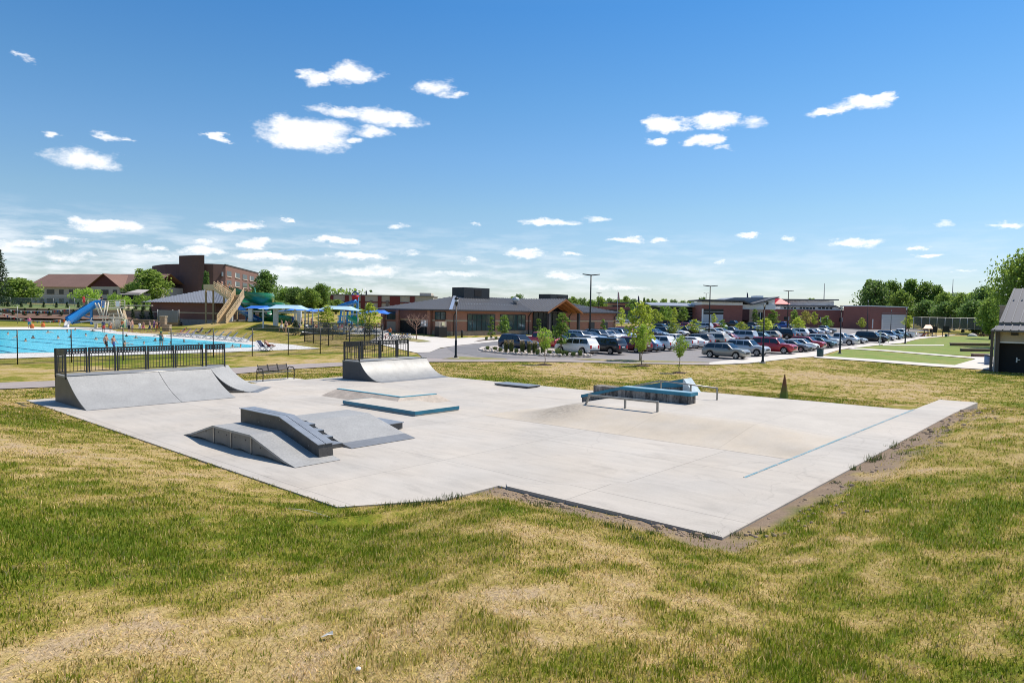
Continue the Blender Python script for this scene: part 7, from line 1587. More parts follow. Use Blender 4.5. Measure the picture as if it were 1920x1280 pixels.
    return dict(body=bm_e, shorts=cloth('shorts', .018), brief=cloth('brief', .010), suit=cloth('suit', .010), shirt=cloth('shirt', .014), hair=cloth('hair', .016), head=np.array(J['hea']))
PM = {}
def person(P, h, pose, rz, label, skin=0, hair='brown', wear=(), group=None, hat=None):
    if pose not in PM: PM[pose] = person_meshes(pose)
    m = PM[pose]; t = thing('person', label, 'person', P, rz, group); s = h/1.72; t.scale = (s, s, s)
    def sub(nm, me, mt):
        o = bpy.data.objects.new(nm, me); COL.objects.link(o); o.parent = t; o.material_slots[0].link = 'OBJECT'; o.material_slots[0].material = mt; return o
    sub('body', m['body'], SKINS[skin]); sub('hair', m['hair'], HAIRS[hair])
    for k, c in wear: sub({'suit': 'swimsuit', 'brief': 'swim_brief'}.get(k, k), m[k], CLO[c])
    if hat:
        hd = m['head']; mb = MB(); mb.lathe([(.19, .055), (.185, .065), (.115, .07), (.11, .13), (.06, .155)], hd, 14); mb.build('hat', CLO[hat], t)
    return t
def pg(px, py, dz=0.): p = ground(px, py, .07); p[2] += dz; return p
FACE_L, FACE_R, AWAY, TOW = rad(-90), rad(90), rad(180), 0.
person(pg(199, 659.5), 1.62, 'walk', FACE_R, 'shirtless boy in black shorts walking on the near pool deck', 0, 'brown', [('shorts', 'black')])
person(pg(213, 659.5), 1.52, 'walk', FACE_R, 'shirtless boy in blue shorts following on the near pool deck', 0, 'red', [('shorts', 'blue')])
person(pg(302, 653.8), 1.66, 'arm', AWAY, 'woman in green swimsuit and dark hat with one arm out, at pool edge', 0, 'dark', [('suit', 'teal'), ('brief', 'green')], hat='green')
person(pg(234, 650, -.95), 1.6, 'swim', FACE_R, 'swimmer reaching a dark arm over water beside a fence post', 1, 'dark', [('shorts', 'navy')])
SW = [(32, 633, 0, 'brown'), (62, 634, 2, 'dark'), (109, 634.5, 0, 'dark'), (132, 633, 1, 'dark'), (126, 622.5, 1, 'dark'), (161, 629.5, 0, 'dark'), (141, 619, 0, 'brown'), (174, 621.5, 1, 'dark'), (237, 631, 2, 'dark'), (291, 639.5, 2, 'dark'), (373, 648.5, 1, 'red'), (436, 651, 0, 'brown'), (451, 651, 1, 'dark'), (15, 627, 0, 'dark'), (48, 640, 1, 'brown'), (90, 624, 0, 'brown'), (180, 637, 0, 'dark'), (255, 634, 1, 'brown'), (270, 645, 0, 'dark'), (320, 645, 0, 'brown'), (345, 641, 1, 'dark')]
_o3 = ORD+['twenty first', 'twenty second']
for i, (x, y, sk_, hr) in enumerate(sorted(SW)): person(pg(x, y, -1.18), 1.55, 'swim' if i % 3 == 1 else 'stand', RN.uniform(-2, 2), f'swimmer with head above the pool water, {_o3[i]} from left', sk_, hr, [('shorts', 'navy')], 'swimmers in the pool')
far = [(194, 623, 1.6, 'red', 'navy', 'shirt', 'child in dark blue shirt and red shorts below the diving board'), (207, 622, 1.4, 'orange', None, None, 'child in orange shorts beside the white stair tower base'), (229, 621, 1.6, 'green', 'orange', 'shirt', 'person in orange top and green shorts at the white stair tower'), (242, 623.5, 1.7, 'black', None, None, 'shirtless man in black shorts, left of the pool deck pair'), (248, 622.5, 1.75, 'grey', None, None, 'shirtless man in grey shorts, right of the pool deck pair'), (262, 622, 1.3, 'white', 'white', 'shirt', 'small child in white shirt on far pool deck'), (269, 622, 1.4, 'pink', None, None, 'child in pink shorts on far pool deck'),
       (281, 624, 1.65, 'navy', None, None, 'shirtless boy in navy shorts on far pool deck'), (289, 621.5, 1.65, 'purple', 'purple', 'shirt', 'woman in purple top by the stone pillar'), (294, 621.5, 1.5, 'orange', None, None, 'child in orange shorts by the stone pillar'), (298.5, 621.5, 1.45, 'black', 'black', 'shirt', 'person in black swimwear leaning by the stone pillar')]
for x, y, h, bt, tp, k, lab in far: person(pg(x, y), h, 'walk' if int(x) % 2 else 'stand', RN.uniform(-1.6, 1.6), lab, RN.choice([0, 0, 1]), RN.choice(['brown', 'dark', 'blond']), [('shorts', bt)]+([(k, tp)] if tp else []), 'people on the far pool deck')
person(pg(55, 615), 1.55, 'stand', .6, 'person in pink shirt and pale blue shorts at far left pool edge', 0, 'blond', [('shorts', 'teal'), ('shirt', 'pink')])
person(pg(339.5, 610.5), 1.5, 'sit', 1.0, 'person with orange red hair sitting alone on the dry slope', 0, 'red', [('shirt', 'black'), ('shorts', 'black')])
person(pg(528, 622), 1.62, 'walk', -.8, 'left of two bare backed people walking past the small spruce', 1, 'dark', [('shorts', 'white')]); person(pg(536, 622.5), 1.58, 'stand', -.5, 'right of two bare backed people walking past the small spruce', 0, 'brown', [('brief', 'black')])
p = ground(731, 637.5); person(p, 1.72, 'arm', AWAY, 'person in orange top and teal shorts standing at the bicycle rack', 1, 'red', [('shirt', 'orange'), ('shorts', 'teal')])
ump = [(486, 606, 'white'), (503, 604, 'navy'), (510, 607, 'purple'), (516, 609, 'navy'), (523, 607, 'orange'), (531, 608.5, 'black'), (542, 606, 'red'), (549, 607, 'blue'), (566, 610, 'green'), (572, 612, 'teal'), (585, 607, 'pink'), (597, 608, 'pink'), (601, 613, 'white'), (628, 612, 'white'), (634, 613, 'red'), (648, 612, 'blue'), (661, 612, 'teal'), (672, 613, 'grey'), (494, 608, 'teal'), (536, 611, 'white'), (556, 609, 'yellow'), (560, 613, 'navy'), (578, 609, 'purple'), (592, 611, 'red'), (607, 609, 'black'), (618, 613, 'yellow'), (641, 611, 'pink'), (655, 614, 'white'), (680, 612, 'orange'), (702, 612, 'red'), (710, 614, 'white')]
_o2 = ORD+['twenty '+q for q in ORD[:9]]+['thirtieth', 'thirty first', 'thirty second']
for i, (x, y, c) in enumerate(sorted(ump)): person(pg(x, y+4), 1.6, 'sit' if i % 3 else 'stand', RN.uniform(-2, 2), f'pool guest in {c} clothing under shade canopies, {_o2[i]} from left', RN.choice([0, 1, 0]), RN.choice(['brown', 'dark', 'blond', 'red']), [('shorts', c)]+([('shirt', c)] if i % 2 else []), 'pool guests under the shade canopies')
# ------------------------------------------------------------------ loungers
M_LF = mat('lounger_white', (.70, .70, .69), .4, 0, 0)
def lounger(p, rz, label, c, group='loungers on the pool deck', up=.75):
    t = thing('sun_lounger', label, 'sun lounger', p, rz, group); mb = MB()
    for s in (-.3, .3):
        mb.bar((s, -.95, .33), (s, .35, .33), .045); mb.bar((s, .35, .33), (s, .95, .33+up*.8), .045); mb.bar((s, -.75, 0), (s, -.25, .33), .04); mb.bar((s, -.25, 0), (s, -.75, .33), .04); mb.bar((s, .15, 0), (s, .7, .5), .04); mb.bar((s, .65, 0), (s, .2, .33), .04)
    mb.build('frame', M_LF, t); mb = MB(); mb.add([(-.28, -.93, .35), (.28, -.93, .35), (.28, .35, .35), (-.28, .35, .35), (.28, .93, .35+up*.78), (-.28, .93, .35+up*.78)], [(0, 1, 2, 3), (3, 2, 4, 5)]); mb.build('sling', CLO[c], t); return t
lg = [(331, 628, 'navy'), (343, 628.5, 'pink'), (354, 629.5, 'purple'), (366, 630.5, 'blue'), (378, 631.5, 'blue'), (392, 633, 'navy'), (405, 634, 'teal'), (418, 635, 'blue'), (430, 636, 'grey'), (447, 638, 'blue'), (459, 639, 'blue')]
for i, (x, y, c) in enumerate(lg): lounger(pg(x, y+1.2), rad(-62+RN.uniform(-8, 8)), f'white framed lounger with {c} sling, {ORD[i]} from left beyond the pool', c)
for i, (x, y, c, lab) in enumerate(((343, 627, 'orange', 'bather with orange red towel on the lounger row'), (373, 629, 'navy', 'bather in navy shirt and cap sitting among the lounger row'), (390, 631, 'black', 'bather in black reclining on the lounger row'))): person(pg(x, y, .3), 1.6, 'lounge', rad(-62), lab, 1, 'brown', [('shirt', c), ('shorts', c)], 'bathers on the lounger row', hat='navy' if i == 1 else None)
lounger(pg(497, 656.5), rad(62), 'white framed lounger with navy sling alone on the deck point', 'navy'); person(pg(503, 656.2, .3), 1.72, 'lounge', rad(62), 'bather in red shorts reclining on the lone lounger of the deck point', 1, 'brown', [('shorts', 'red')])
R_ = random.Random(4)
lu = [(x, 613.5+1.5*(k % 2)+max(0, (x-560))*.02, R_.choice(['white', 'white', 'blue', 'teal', 'navy'])) for k, x in enumerate((558, 576, 583, 590, 600, 609, 620, 631, 640, 652, 664, 676, 705, 713))]
for i, (x, y, c) in enumerate(lu): lounger(pg(x, y+6), R_.uniform(-2, 2), f'white framed lounger with {c} sling, {ORD[i]} from left near the shade canopies', c, 'loungers near the shade canopies')
# bicycles in a rack
def bike_proto():
    t = thing('bicycle', 'x', 'bicycle', (0, 0, 0), 0, 'bicycles in the rack'); R1 = .34
    for x in (-.52, .52):
        mb = MB(); mb.tube([(x+R1*math.cos(a), 0, R1+R1*math.sin(a)) for a in np.linspace(0, 6.283, 17)], .025, 5, cap=False); w = mb.build('wheel', M_TYRE, t); mb = MB()
        for a in np.linspace(0, 3.14, 6): mb.bar((x-R1*math.cos(a), 0, R1-R1*math.sin(a)), (x+R1*math.cos(a), 0, R1+R1*math.sin(a)), .008)
        mb.build('spokes', M_RIM, w)
    mb = MB(); S_, B_, Hd = (-.18, 0, .82), (-.05, 0, .3), (.36, 0, .86)
    for a, b_ in ((S_, B_), (B_, Hd), (S_, Hd), (S_, (-.52, 0, R1)), (B_, (-.52, 0, R1)), (Hd, (.52, 0, R1))): mb.tube([a, b_], .02, 5)
    mb.build('frame', M_CTRIM, t); mb = MB(); mb.tube([(.36, 0, .86), (.33, 0, 1.0)], .016, 5); mb.tube([(.30, -.28, 1.02), (.34, 0, 1.0), (.30, .28, 1.02)], .016, 5); mb.build('handlebar', M_CTRIM, t)
    mb = MB(); mb.ext([(-.34, -.08, .9), (-.02, -.03, .9), (-.02, .03, .9), (-.34, .08, .9)], (0, 0, .05)); mb.build('saddle', M_CTRIM, t); return t
bk = None
FC = [('red', PAINT['red']), ('white', PAINT['white']), ('black', M_CTRIM), ('blue', PAINT['blue']), ('silver', PAINT['silver'])]
for i, x in enumerate((708, 714, 720, 725, 736, 741, 746, 751, 756, 761, 766)):
    p = ground(x, 637.5-.0*i+(i % 2)*.8); r = bike_proto() if bk is None else copy_tree(bk); bk = bk or r; nm_, pm_ = FC[(i*3+1) % 5]
    r.location = Vector(p); r.rotation_euler = (rad(R_.uniform(-6, 6)), 0, rad(60+R_.uniform(-18, 18))); r['label'] = f'{nm_} framed bicycle, {ORD[i]} from left in the row at bicycle rack'
    for c in r.children:
        if c.name.startswith('frame'): c.material_slots[0].link = 'OBJECT'; c.material_slots[0].material = pm_
# ------------------------------------------------------------------ diving tower, slides
M_CREAM = mat('cream_paint', (.62, .55, .42), .6, 0, .08, 2); M_PED = mat('pedestal', (.42, .33, .22), .85, 0, .12, 1)
YD = 103.
def pd(px, py, Y=YD): return at_y(px, py, Y)
def seg(mb, pts, r, Y=YD, n=6): mb.tube([pd(x, y, Y) for x, y in pts], r, n)
def wthing(name, label, cat, o, group=None):              # thing whose parts are written in world coordinates
    t = thing(name, label, cat, o, group=group); return t
def wbuild(mb, name, m, t):
    l = np.array(t.location); mb.v = [tuple(np.array(p)-l) for p in mb.v]; return mb.build(name, m, t)
g0_ = ground(215, 621); t = wthing('diving_tower', 'cream diving tower with tan concrete pedestal and railed platform', 'diving tower', g0_)
def slab3(mb, loop, dy, Y=YD): mb.ext([pd(x, y, Y) for x, y in loop], (0, dy, 0))
mb = MB(); slab3(mb, [(203, 619), (232, 619), (222, 581), (203, 581)], 1.8, 104.5); wbuild(mb, 'pedestal', M_PED, t)
mb = MB(); slab3(mb, [(142, 578.3), (234.5, 578.3), (234.5, 575.2), (142, 577.2)], 2.2, 103.6); wbuild(mb, 'platform', M_CREAM, t)
mb = MB()
for Yr in (103.6, 105.8):
    for y in (563.5, 568, 572): seg(mb, [(163, y+1), (234, y-.5)], .05, Yr)
    for x in (165, 178, 190, 203, 216, 225, 234): seg(mb, [(x, 563.5), (x, 578)], .05, Yr)
wbuild(mb, 'guard_railing', M_CREAM, t)
mb = MB()
for a, b_ in (((178, 568), (190, 597)), ((184, 568), (196, 597)), ((198, 566), (190, 620)), ((203, 566), (195, 620)), ((220, 579), (228, 620)), ((225, 579), (233, 605))): seg(mb, [a, b_], .09)
for k in range(9): seg(mb, [(179+k*1.3, 570+k*3), (185+k*1.3, 570+k*3)], .04)
wbuild(mb, 'ladder', M_CREAM, t)
mb = MB(); slab3(mb, [(217.5, 564.5), (223.5, 564.5), (223.5, 575), (217.5, 575)], .1, 103.4); wbuild(mb, 'white_panel', M_WHITE, t)
mb = MB(); slab3(mb, [(232, 571.5), (284, 572), (284, 573.3), (232, 573.3)], .5, 104.4); wbuild(mb, 'diving_board', M_CREAM, t)
for (x0, x1, y, yb, lab) in ((183, 233, 593.8, 620, 'upper springboard with cream hand rails before the diving tower'), (150, 232, 601.5, 622, 'lower springboard with cream hand rails before the diving tower')):
    t = wthing('springboard', lab, 'diving board', ground((x0+x1)/2, yb), 'springboards'); Yb = 101.5 if y < 600 else 100.2
    mb = MB(); slab3(mb, [(x0, y), (x1, y), (x1, y+1.6), (x0, y+1.6)], .5, Yb); wbuild(mb, 'board', M_CREAM, t)
    mb = MB(); slab3(mb, [(x0+22, y+2), (x1, y+2), (x1-4, y+4.5), (x0+26, y+4.5)], .5, Yb)
    for x in (x0+28, x0+42): slab3(mb, [(x-1, y+4.5), (x+1, y+4.5), (x+1.5, yb), (x-1.5, yb)], .5, Yb)
    wbuild(mb, 'stand', M_CREAM, t); mb = MB()
    for Y2 in (Yb-.1, Yb+.6): seg(mb, [(x0+22, y-6), (x1-4, y-6), (x1+1, y-2), (x1+2, yb)], .05, Y2); seg(mb, [(x0+22, y-6), (x0+20, y)], .05, Y2); seg(mb, [(x1-20, y-6), (x1-18, yb)], .05, Y2)
    wbuild(mb, 'hand_rail', M_CREAM, t)
t = wthing('climbing_block', 'white spotted climbing block beside the diving tower', 'play block', ground(222, 622)); mb = MB(); slab3(mb, [(211, 622), (231, 622), (229, 599), (214, 599)], 1.4, 102.6); wbuild(mb, 'block', M_WHITE, t); mb = MB()
for x, y in ((214, 605), (219, 602), (224, 608), (216, 612), (222, 615), (227, 603), (226, 618)): slab3(mb, [(x-.7, y-.6), (x+.7, y-.6), (x+.7, y+.6), (x-.7, y+.6)], -.04, 102.58)
wbuild(mb, 'holds', mat('hold_dark', (.06, .07, .09), .6), t); mb = MB(); slab3(mb, [(228, 598), (232, 598), (233, 621), (229, 621)], .5, 102.2); wbuild(mb, 'green_edge', mat('edge_green', (.12, .42, .22), .5), t)
def flume(mb, pts, rads, open_=0.0, n=14, th=.06, a0=-.1):
    # trough: swept arc, open at the top when open_ > 0
    P = [np.array(p, float) for p in pts]; A0 = math.pi/2+open_/2; A1 = math.pi/2+2*math.pi-open_/2
    for rr_, flip in ((0, False), (th, True)):
        vs = []
        for i, p in enumerate(P):
            d = P[min(i+1, len(P)-1)]-P[max(0, i-1)]; d /= np.linalg.norm(d); sd = np.cross(d, [0, 0, 1.]); sd /= np.linalg.norm(sd); up = np.cross(sd, d)
            for k in range(n+1): a = A0+(A1-A0)*k/n; vs.append(p+(rads[i]+rr_)*(sd*math.cos(a)+up*math.sin(a)))
        fs = [(i*(n+1)+k, i*(n+1)+k+1, (i+1)*(n+1)+k+1, (i+1)*(n+1)+k) for i in range(len(P)-1) for k in range(n)]
        mb.add(vs, [f if flip else f[::-1] for f in fs], 0, True)
    # rim
M_SLB = mat('slide_blue', (.025, .22, .55), .25, 0, .08, 1, coat=.4); M_SLG = mat('slide_green', (.015, .20, .075), .25, 0, .1, .8, coat=.4); M_BLF = mat('frame_blue', (.05, .24, .50), .4, 0, 0)
def spl(pts, n):
    out = []
    for i in range(len(pts)-1):
        p0, p1, p2, p3 = [np.array(pts[max(0, min(len(pts)-1, j))], float) for j in (i-1, i, i+1, i+2)]
        for k in range(n): u = k/n; out.append(.5*((2*p1)+(-p0+p2)*u+(2*p0-5*p1+4*p2-p3)*u*u+(-p0+3*p1-3*p2+p3)*u**3))
    return out+[np.array(pts[-1], float)]
t = wthing('blue_slide', 'bright blue drop slide with round trough at the pool edge', 'water slide', ground(160, 618)); pts = [pd(193, 568.5, 104), pd(181, 569, 104), pd(171, 573, 103.6), pd(160, 580, 103), pd(144, 590, 102.2), pd(128, 600, 101.3)]
mb = MB(); flume(mb, spl(pts, 5), [.62]*26, 1.5); wbuild(mb, 'trough', M_SLB, t)
for (x0, y0, x1, y1) in ((171, 575, 172, 608), (150, 590, 173, 596), (138, 606, 172, 600), (135, 607, 152, 596)): mb = MB(); mb.bar(pd(x0, y0, 103.3), pd(x1, y1, 103.3), .28 if x0 == 171 else .2); wbuild(mb, 'support', M_BLF, t)
mb = MB(); flume(mb, spl([pd(128, 602, 101.2), pd(125.5, 607, 101), pd(124, 613, 100.8)], 4), [.3]*9, 1.8); wbuild(mb, 'water_jet', M_WHITE, t)
person(pd(157, 574, 103.6), 1.65, 'stand', 1.2, 'person in red swimwear standing at top of the blue slide', 1, 'red', [('shirt', 'red'), ('shorts', 'red')]); person(pd(190, 563.5, 105), 1.5, 'sit', 0, 'person in dark clothing and pale cap seated on the diving platform', 0, 'blond', [('shirt', 'black'), ('shorts', 'black')])
# flag bunting over the pool
for k, (xa, ya, xb, yb, sg) in enumerate(((-20, 575, 130, 579, 6), (-20, 577, 128, 596, 14))):
    a, b_ = pd(xa, ya, 109+k), pd(xb, yb, 109+k); t = wthing('bunting', ('upper' if k == 0 else 'lower')+' string of white red and blue pennants across the pool', 'bunting', a, 'pennant strings'); P = [a+(b_-a)*f-np.array([0, 0, sg/12*4*f*(1-f)]) for f in np.linspace(0, 1, 25)]
    mb = MB(); mb.tube(P, .02, 4); wbuild(mb, 'line', M_WHITE, t)
    for c in ('white', 'red', 'blue'):
        for i in range(24):
            if i % 3 == ('white', 'red', 'blue').index(c): mb = MB(); p = (P[i]+P[i+1])/2; mb.ext([p+[-.16, 0, 0], p+[.16, 0, 0], p+[0, 0, -.42]], (0, .015, 0)); wbuild(mb, 'pennant', CLO[c], t)
for x, yb, yt in ((33, 612, 574), (131, 612, 574)): p = pd(x, yb, 109); t = thing('bunting_pole', ('left' if x < 100 else 'right')+' thin pole holding the pennant strings', 'pole', p); mb = MB(); mb.tube([(0, 0, 0), (0, 0, (yb-yt)/FPX*109)], .04, 6); mb.build('pole', mat('post_grey', (.32, .32, .31), .5, .4), t)
for x, y, c, lab in ((60.5, 615, 'orange', 'left orange rescue board leaning at the pool edge'), (81, 613, 'orange', 'orange cone shaped float on the far pool edge')): p = pg(x, y); t = thing('pool_float', lab, 'float', p); mb = MB(); mb.lathe([(.22, 0), (.26, .3), (.18, .55), (.05, .6)], n=8); mb.build('float_body', CLO[c], t)
for i, x in enumerate((112, 122)): p = pg(x, 611.5); t = thing('rescue_board', ('left' if i == 0 else 'right')+' white and orange rescue tube stand before the stone wall', 'rescue tube', p); mb = MB(); mb.bar((-.1, 0, .1), (.15, 0, .75), .16, .1); mb.build('tube_body', M_WHITE, t); mb = MB(); mb.bar((-.18, 0, .62), (-.1, 0, .95), .18, .12); mb.build('tube_end', CLO['orange'], t)
p = pg(306.5, 612); t = thing('stone_pillar', 'square stone pillar at the end of lower retaining wall', 'pillar', p); mb = MB(); mb.box(-.4, .4, -.4, .4, -.3, 1.5); mb.build('pillar_body', M_STONE, t); mb = MB(); mb.box(-.48, .48, -.48, .48, 1.505, 1.65); mb.build('cap_stone', M_PW, t)
p = pg(313, 620); t = thing('deck_box', 'square tan storage box on the pool deck', 'box', p); mb = MB(); mb.box(-.5, .5, -.3, .3, 0, .75); mb.build('box_body', M_PED, t); mb = MB(); mb.box(-.54, .54, -.34, .34, .755, .85); mb.build('lid', M_STONE, t)
# tan water slide stairs
M_TSL = mat('stair_tan', (.60, .43, .24), .7, 0, .08, 1); M_TSD = mat('stair_tan_dark', (.36, .26, .14), .8, 0, .1, 1)
YS = 107.
t = wthing('slide_stairs', 'tan timber stair tower with two long flights up to the green slide', 'stair tower', ground(425, 606))
def flight(x0, y0, x1, y1, wpx, Ya, Yb, name='stair_flight'):
    mb = MB()
    for k in range(14): f0, f1 = k/14, (k+1)/14; a = pd(x0+(x1-x0)*f0, y0+(y1-y0)*f0, Ya+(Yb-Ya)*f0); mb.box(a[0], a[0]+wpx/FPX*Ya, a[1], a[1]+.5, a[2]-.25, a[2]+.04)
    fl_ = wbuild(mb, name, M_TSD, t)
    for o in (0, wpx):
        mb = MB(); a, b_ = pd(x0+o, y0, Ya), pd(x1+o, y1, Yb); mb.bar(a-[0, 0, .05], b_-[0, 0, .05], .12, .45); wbuild(mb, 'stringer', M_TSL, fl_); fl_.children[-1].location = (0, 0, 0) if False else fl_.children[-1].location
    return fl_
def wchild(mb, name, m, par, root):
    l = np.array(root.location); mb.v = [tuple(np.array(p)-l) for p in mb.v]; return mb.build(name, m, par)
def flight(x0, y0, x1, y1, wpx, Ya, Yb, rail=10):
    mb = MB(); n = 16
    for k in range(n): f0 = (k+.5)/n; a = pd(x0+(x1-x0)*f0, y0+(y1-y0)*f0, Ya+(Yb-Ya)*f0); mb.box(a[0], a[0]+wpx/FPX*Ya, a[1], a[1]+.42, a[2]-.22, a[2]+.03)
    fl_ = wchild(mb, 'stair_flight', M_TSD, t, t)
    for o in (0, wpx):
        mb = MB(); a, b_ = pd(x0+o, y0, Ya), pd(x1+o, y1, Yb); mb.bar(a, b_, .1, .4)
        for q in (.4, .75, 1.05): mb.bar(a+[0, 0, q], b_+[0, 0, q], .07, .11)
        for f in np.linspace(0, 1, 7): p = a+(b_-a)*f; mb.bar(p, p+[0, 0, 1.08], .09)
        wchild(mb, 'stair_railing', M_TSL, fl_, t)
flight(407, 605, 433, 568, 17, 100.5, 103.5); flight(433, 567, 441, 554, 16, 103.5, 105)
mb = MB(); slab3(mb, [(384, 544.5), (404, 544.5), (404, 543), (384, 543)], 2, 105); fl_ = wchild(mb, 'landing', M_TSL, t, t); mb = MB()
for dy in (0, 2): slab3(mb, [(381.5, 533), (400, 533), (400, 543), (381.5, 542)], .12, 104.9+dy)
wchild(mb, 'landing_panel', M_TSL, fl_, t)
# the second flight runs back up to the left
mb = MB(); a, b_ = pd(433, 563, 103.5), pd(401, 541, 105); n = 14
for k in range(n): p = a+(b_-a)*(k+.5)/n; mb.box(p[0]-.14, p[0]+.14, p[1], p[1]+1.3, p[2]-.16, p[2]+.03)
fl_ = wchild(mb, 'stair_flight', M_TSD, t, t)
for dy in (-.05, 1.35):
    mb = MB(); A_, B_ = a+[0, dy, 0], b_+[0, dy, 0]; mb.bar(A_, B_, .1, .45)
    for q in (.45, .75, 1.05): mb.bar(A_+[0, 0, q], B_+[0, 0, q], .07, .11)
    for f in np.linspace(0, 1, 8): p = A_+(B_-A_)*f; mb.bar(p, p+[0, 0, 1.08], .09)
    wchild(mb, 'stair_railing', M_TSL, fl_, t)
mb = MB(); slab3(mb, [(404, 545), (439, 545), (439, 543.5), (404, 543.5)], 2.4, 107); fl_ = wchild(mb, 'top_platform', M_TSL, t, t); mb = MB()
for x in np.linspace(405, 438, 12): seg(mb, [(x, 534.5), (x, 544)], .035, 107)
for y in (534.5, 539): seg(mb, [(404, y), (438, y)], .04, 107)
wchild(mb, 'platform_railing', M_TSD, fl_, t)
for x, Y in ((386, 106), (400, 106.5), (420, 107.5), (437, 108), (444, 105.5), (430, 105.4)): mb = MB(); q = pd(x, 545 if x < 430 else 560, Y); q0_ = np.array([q[0], q[1], float(terrain(q[0], q[1]))-.2]); mb.bar(q0_, q, .22); wchild(mb, 'tower_post', M_TSD, t, t)
mb = MB(); slab3(mb, [(440, 553), (449, 552), (449, 566), (440, 580)], .12, 104.6); wchild(mb, 'side_panel', M_TSL, t, t)
for i, (x, y, c, k) in enumerate(((408, 541, 'white', 'stand'), (416, 541, 'white', 'stand'), (423, 542, 'orange', 'stand'), (430, 545, 'blue', 'walk'), (434, 552, 'navy', 'stand'))): person(pd(x, y+2.5, 108), 1.55, k, RN.uniform(-2, 2), f'child in {c} swimwear waiting on top of water slide stairs, {ORD[i]} from left', RN.choice([0, 1]), 'brown', [('shorts', c)], 'children on the slide tower')
# green flume
t = wthing('green_slide', 'large green curving water slide with open bowl behind the canopies', 'water slide', ground(490, 606))
P = [pd(433, 541.5, 108), pd(447, 545, 108), pd(462, 550, 108.5), pd(480, 553, 108.5), pd(493, 555, 110), pd(496, 559, 113), pd(484, 562, 115), pd(468, 563, 115), pd(458, 566, 113)]
mb = MB(); s_ = spl(P, 5); flume(mb, s_, list(np.interp(np.linspace(0, 1, len(s_)), [0, .25, .45, .6, 1], [.75, 1.0, 1.5, 1.5, 1.0])), 2.6); wbuild(mb, 'upper_trough', M_SLG, t)
P = [pd(458, 566, 113), pd(470, 570, 110.5), pd(490, 571, 110), pd(510, 570, 110), pd(522, 572, 112), pd(520, 578, 114), pd(508, 584, 113)]
mb = MB(); s_ = spl(P, 5); flume(mb, s_, [1.0]*len(s_), 2.6); wbuild(mb, 'middle_trough', M_SLG, t)
P = [pd(508, 584, 113), pd(500, 590, 111), pd(512, 594, 109.5), pd(530, 596, 109.5), pd(540, 598, 110.5)]
mb = MB(); s_ = spl(P, 5); flume(mb, s_, [1.15]*len(s_), 2.4); wbuild(mb, 'lower_trough', M_SLG, t)
mb = MB(); slab3(mb, [(474, 551), (477, 538.5), (479, 551)], .3, 109.5); wbuild(mb, 'green_fin', M_SLG, t)
for x, y, Y in ((476, 560, 110.5), (492, 563, 112), (512, 577, 111.5), (470, 570, 112)): mb = MB(); q = pd(x, y, Y); mb.tube([(q[0], q[1], float(terrain(q[0], q[1]))-.2), q], .2, 8); wbuild(mb, 'support', M_SLG, t)
t = wthing('blue_chute', 'long pale blue chute running down below the canopies', 'water slide', ground(470, 604)); mb = MB(); s_ = spl([pd(442, 572, 110), pd(455, 582, 108), pd(472, 592, 106.5), pd(487, 599, 105.5)], 5); flume(mb, s_, [.5]*len(s_), 2.6); wbuild(mb, 'trough', M_SLB, t)
for f in (2, 7, 12): mb = MB(); q = s_[f]; mb.tube([(q[0], q[1], float(terrain(q[0], q[1]))-.2), q-[0, 0, .5]], .1, 6); wbuild(mb, 'support', M_BLF, t)
# shade canopies
M_CN1 = mat('canopy_pale', (.36, .52, .62), .7, 0, .06, 1); M_CN2 = mat('canopy_blue', (.012, .13, .52), .7, 0, .06, 1); M_CPOST = mat('canopy_post', (.58, .60, .62), .4, .2, 0)
def canopy(x0, x1, yt, ye, Y, dep, m, label, posts, yb, beam=None):
    a, b_ = pd(x0, ye, Y), pd(x1, ye, Y); zt = pd((x0+x1)/2, yt, Y)[2]; o = np.array([(a[0]+b_[0])/2, Y, float(terrain((a[0]+b_[0])/2, Y))]); t = wthing('shade_canopy', label, 'shade canopy', o, 'fabric shade canopies'); ze = (a[2]+b_[2])/2; W = b_[0]-a[0]; i = min(W*.28, 2.4)
    E_ = [(a[0], Y, ze), (b_[0], Y, ze), (b_[0], Y+dep, ze), (a[0], Y+dep, ze)]; T_ = [(a[0]+i, Y+dep*.35, zt), (b_[0]-i, Y+dep*.35, zt), (b_[0]-i, Y+dep*.65, zt), (a[0]+i, Y+dep*.65, zt)]
    mb = MB()
    for k in range(4):
        k2 = (k+1) % 4; n = 6                       # fabric sags a little between the corners
        g = []
        for r_ in range(4):
            f = r_/3
            for q in range(n+1): s = q/n; e = np.array(E_[k])*(1-s)+np.array(E_[k2])*s; tt = np.array(T_[k])*(1-s)+np.array(T_[k2])*s; p = e*(1-f)+tt*f; p[2] -= .25*math.sin(math.pi*f)*.6-(.18*math.sin(math.pi*s))*(1-f); g.append(p)
        mb.add(g, [(r_*(n+1)+q, r_*(n+1)+q+1, (r_+1)*(n+1)+q+1, (r_+1)*(n+1)+q) for r_ in range(3) for q in range(n)], 0, True)
    mb.add(T_, [(0, 1, 2, 3)]); wbuild(mb, 'fabric', m, t)
    for px, w, yy, YY in posts:
        p0 = pd(px, yy, YY); zb_ = float(terrain(p0[0], p0[1]))-.1; mb = MB(); mb.bar((p0[0], p0[1], zb_), (p0[0], p0[1], ze+.1), w); wbuild(mb, 'post', M_CPOST, t)
    if beam:
        xa, xb, y0, y1 = beam; mb = MB(); q = pd(xa, y0, Y+.6); q2 = pd(xb, y1, Y+.6); mb.box(q[0], q2[0], Y+.6, Y+.9, q2[2], q[2]); wbuild(mb, 'cross_beam', M_CPOST, t)
    return t
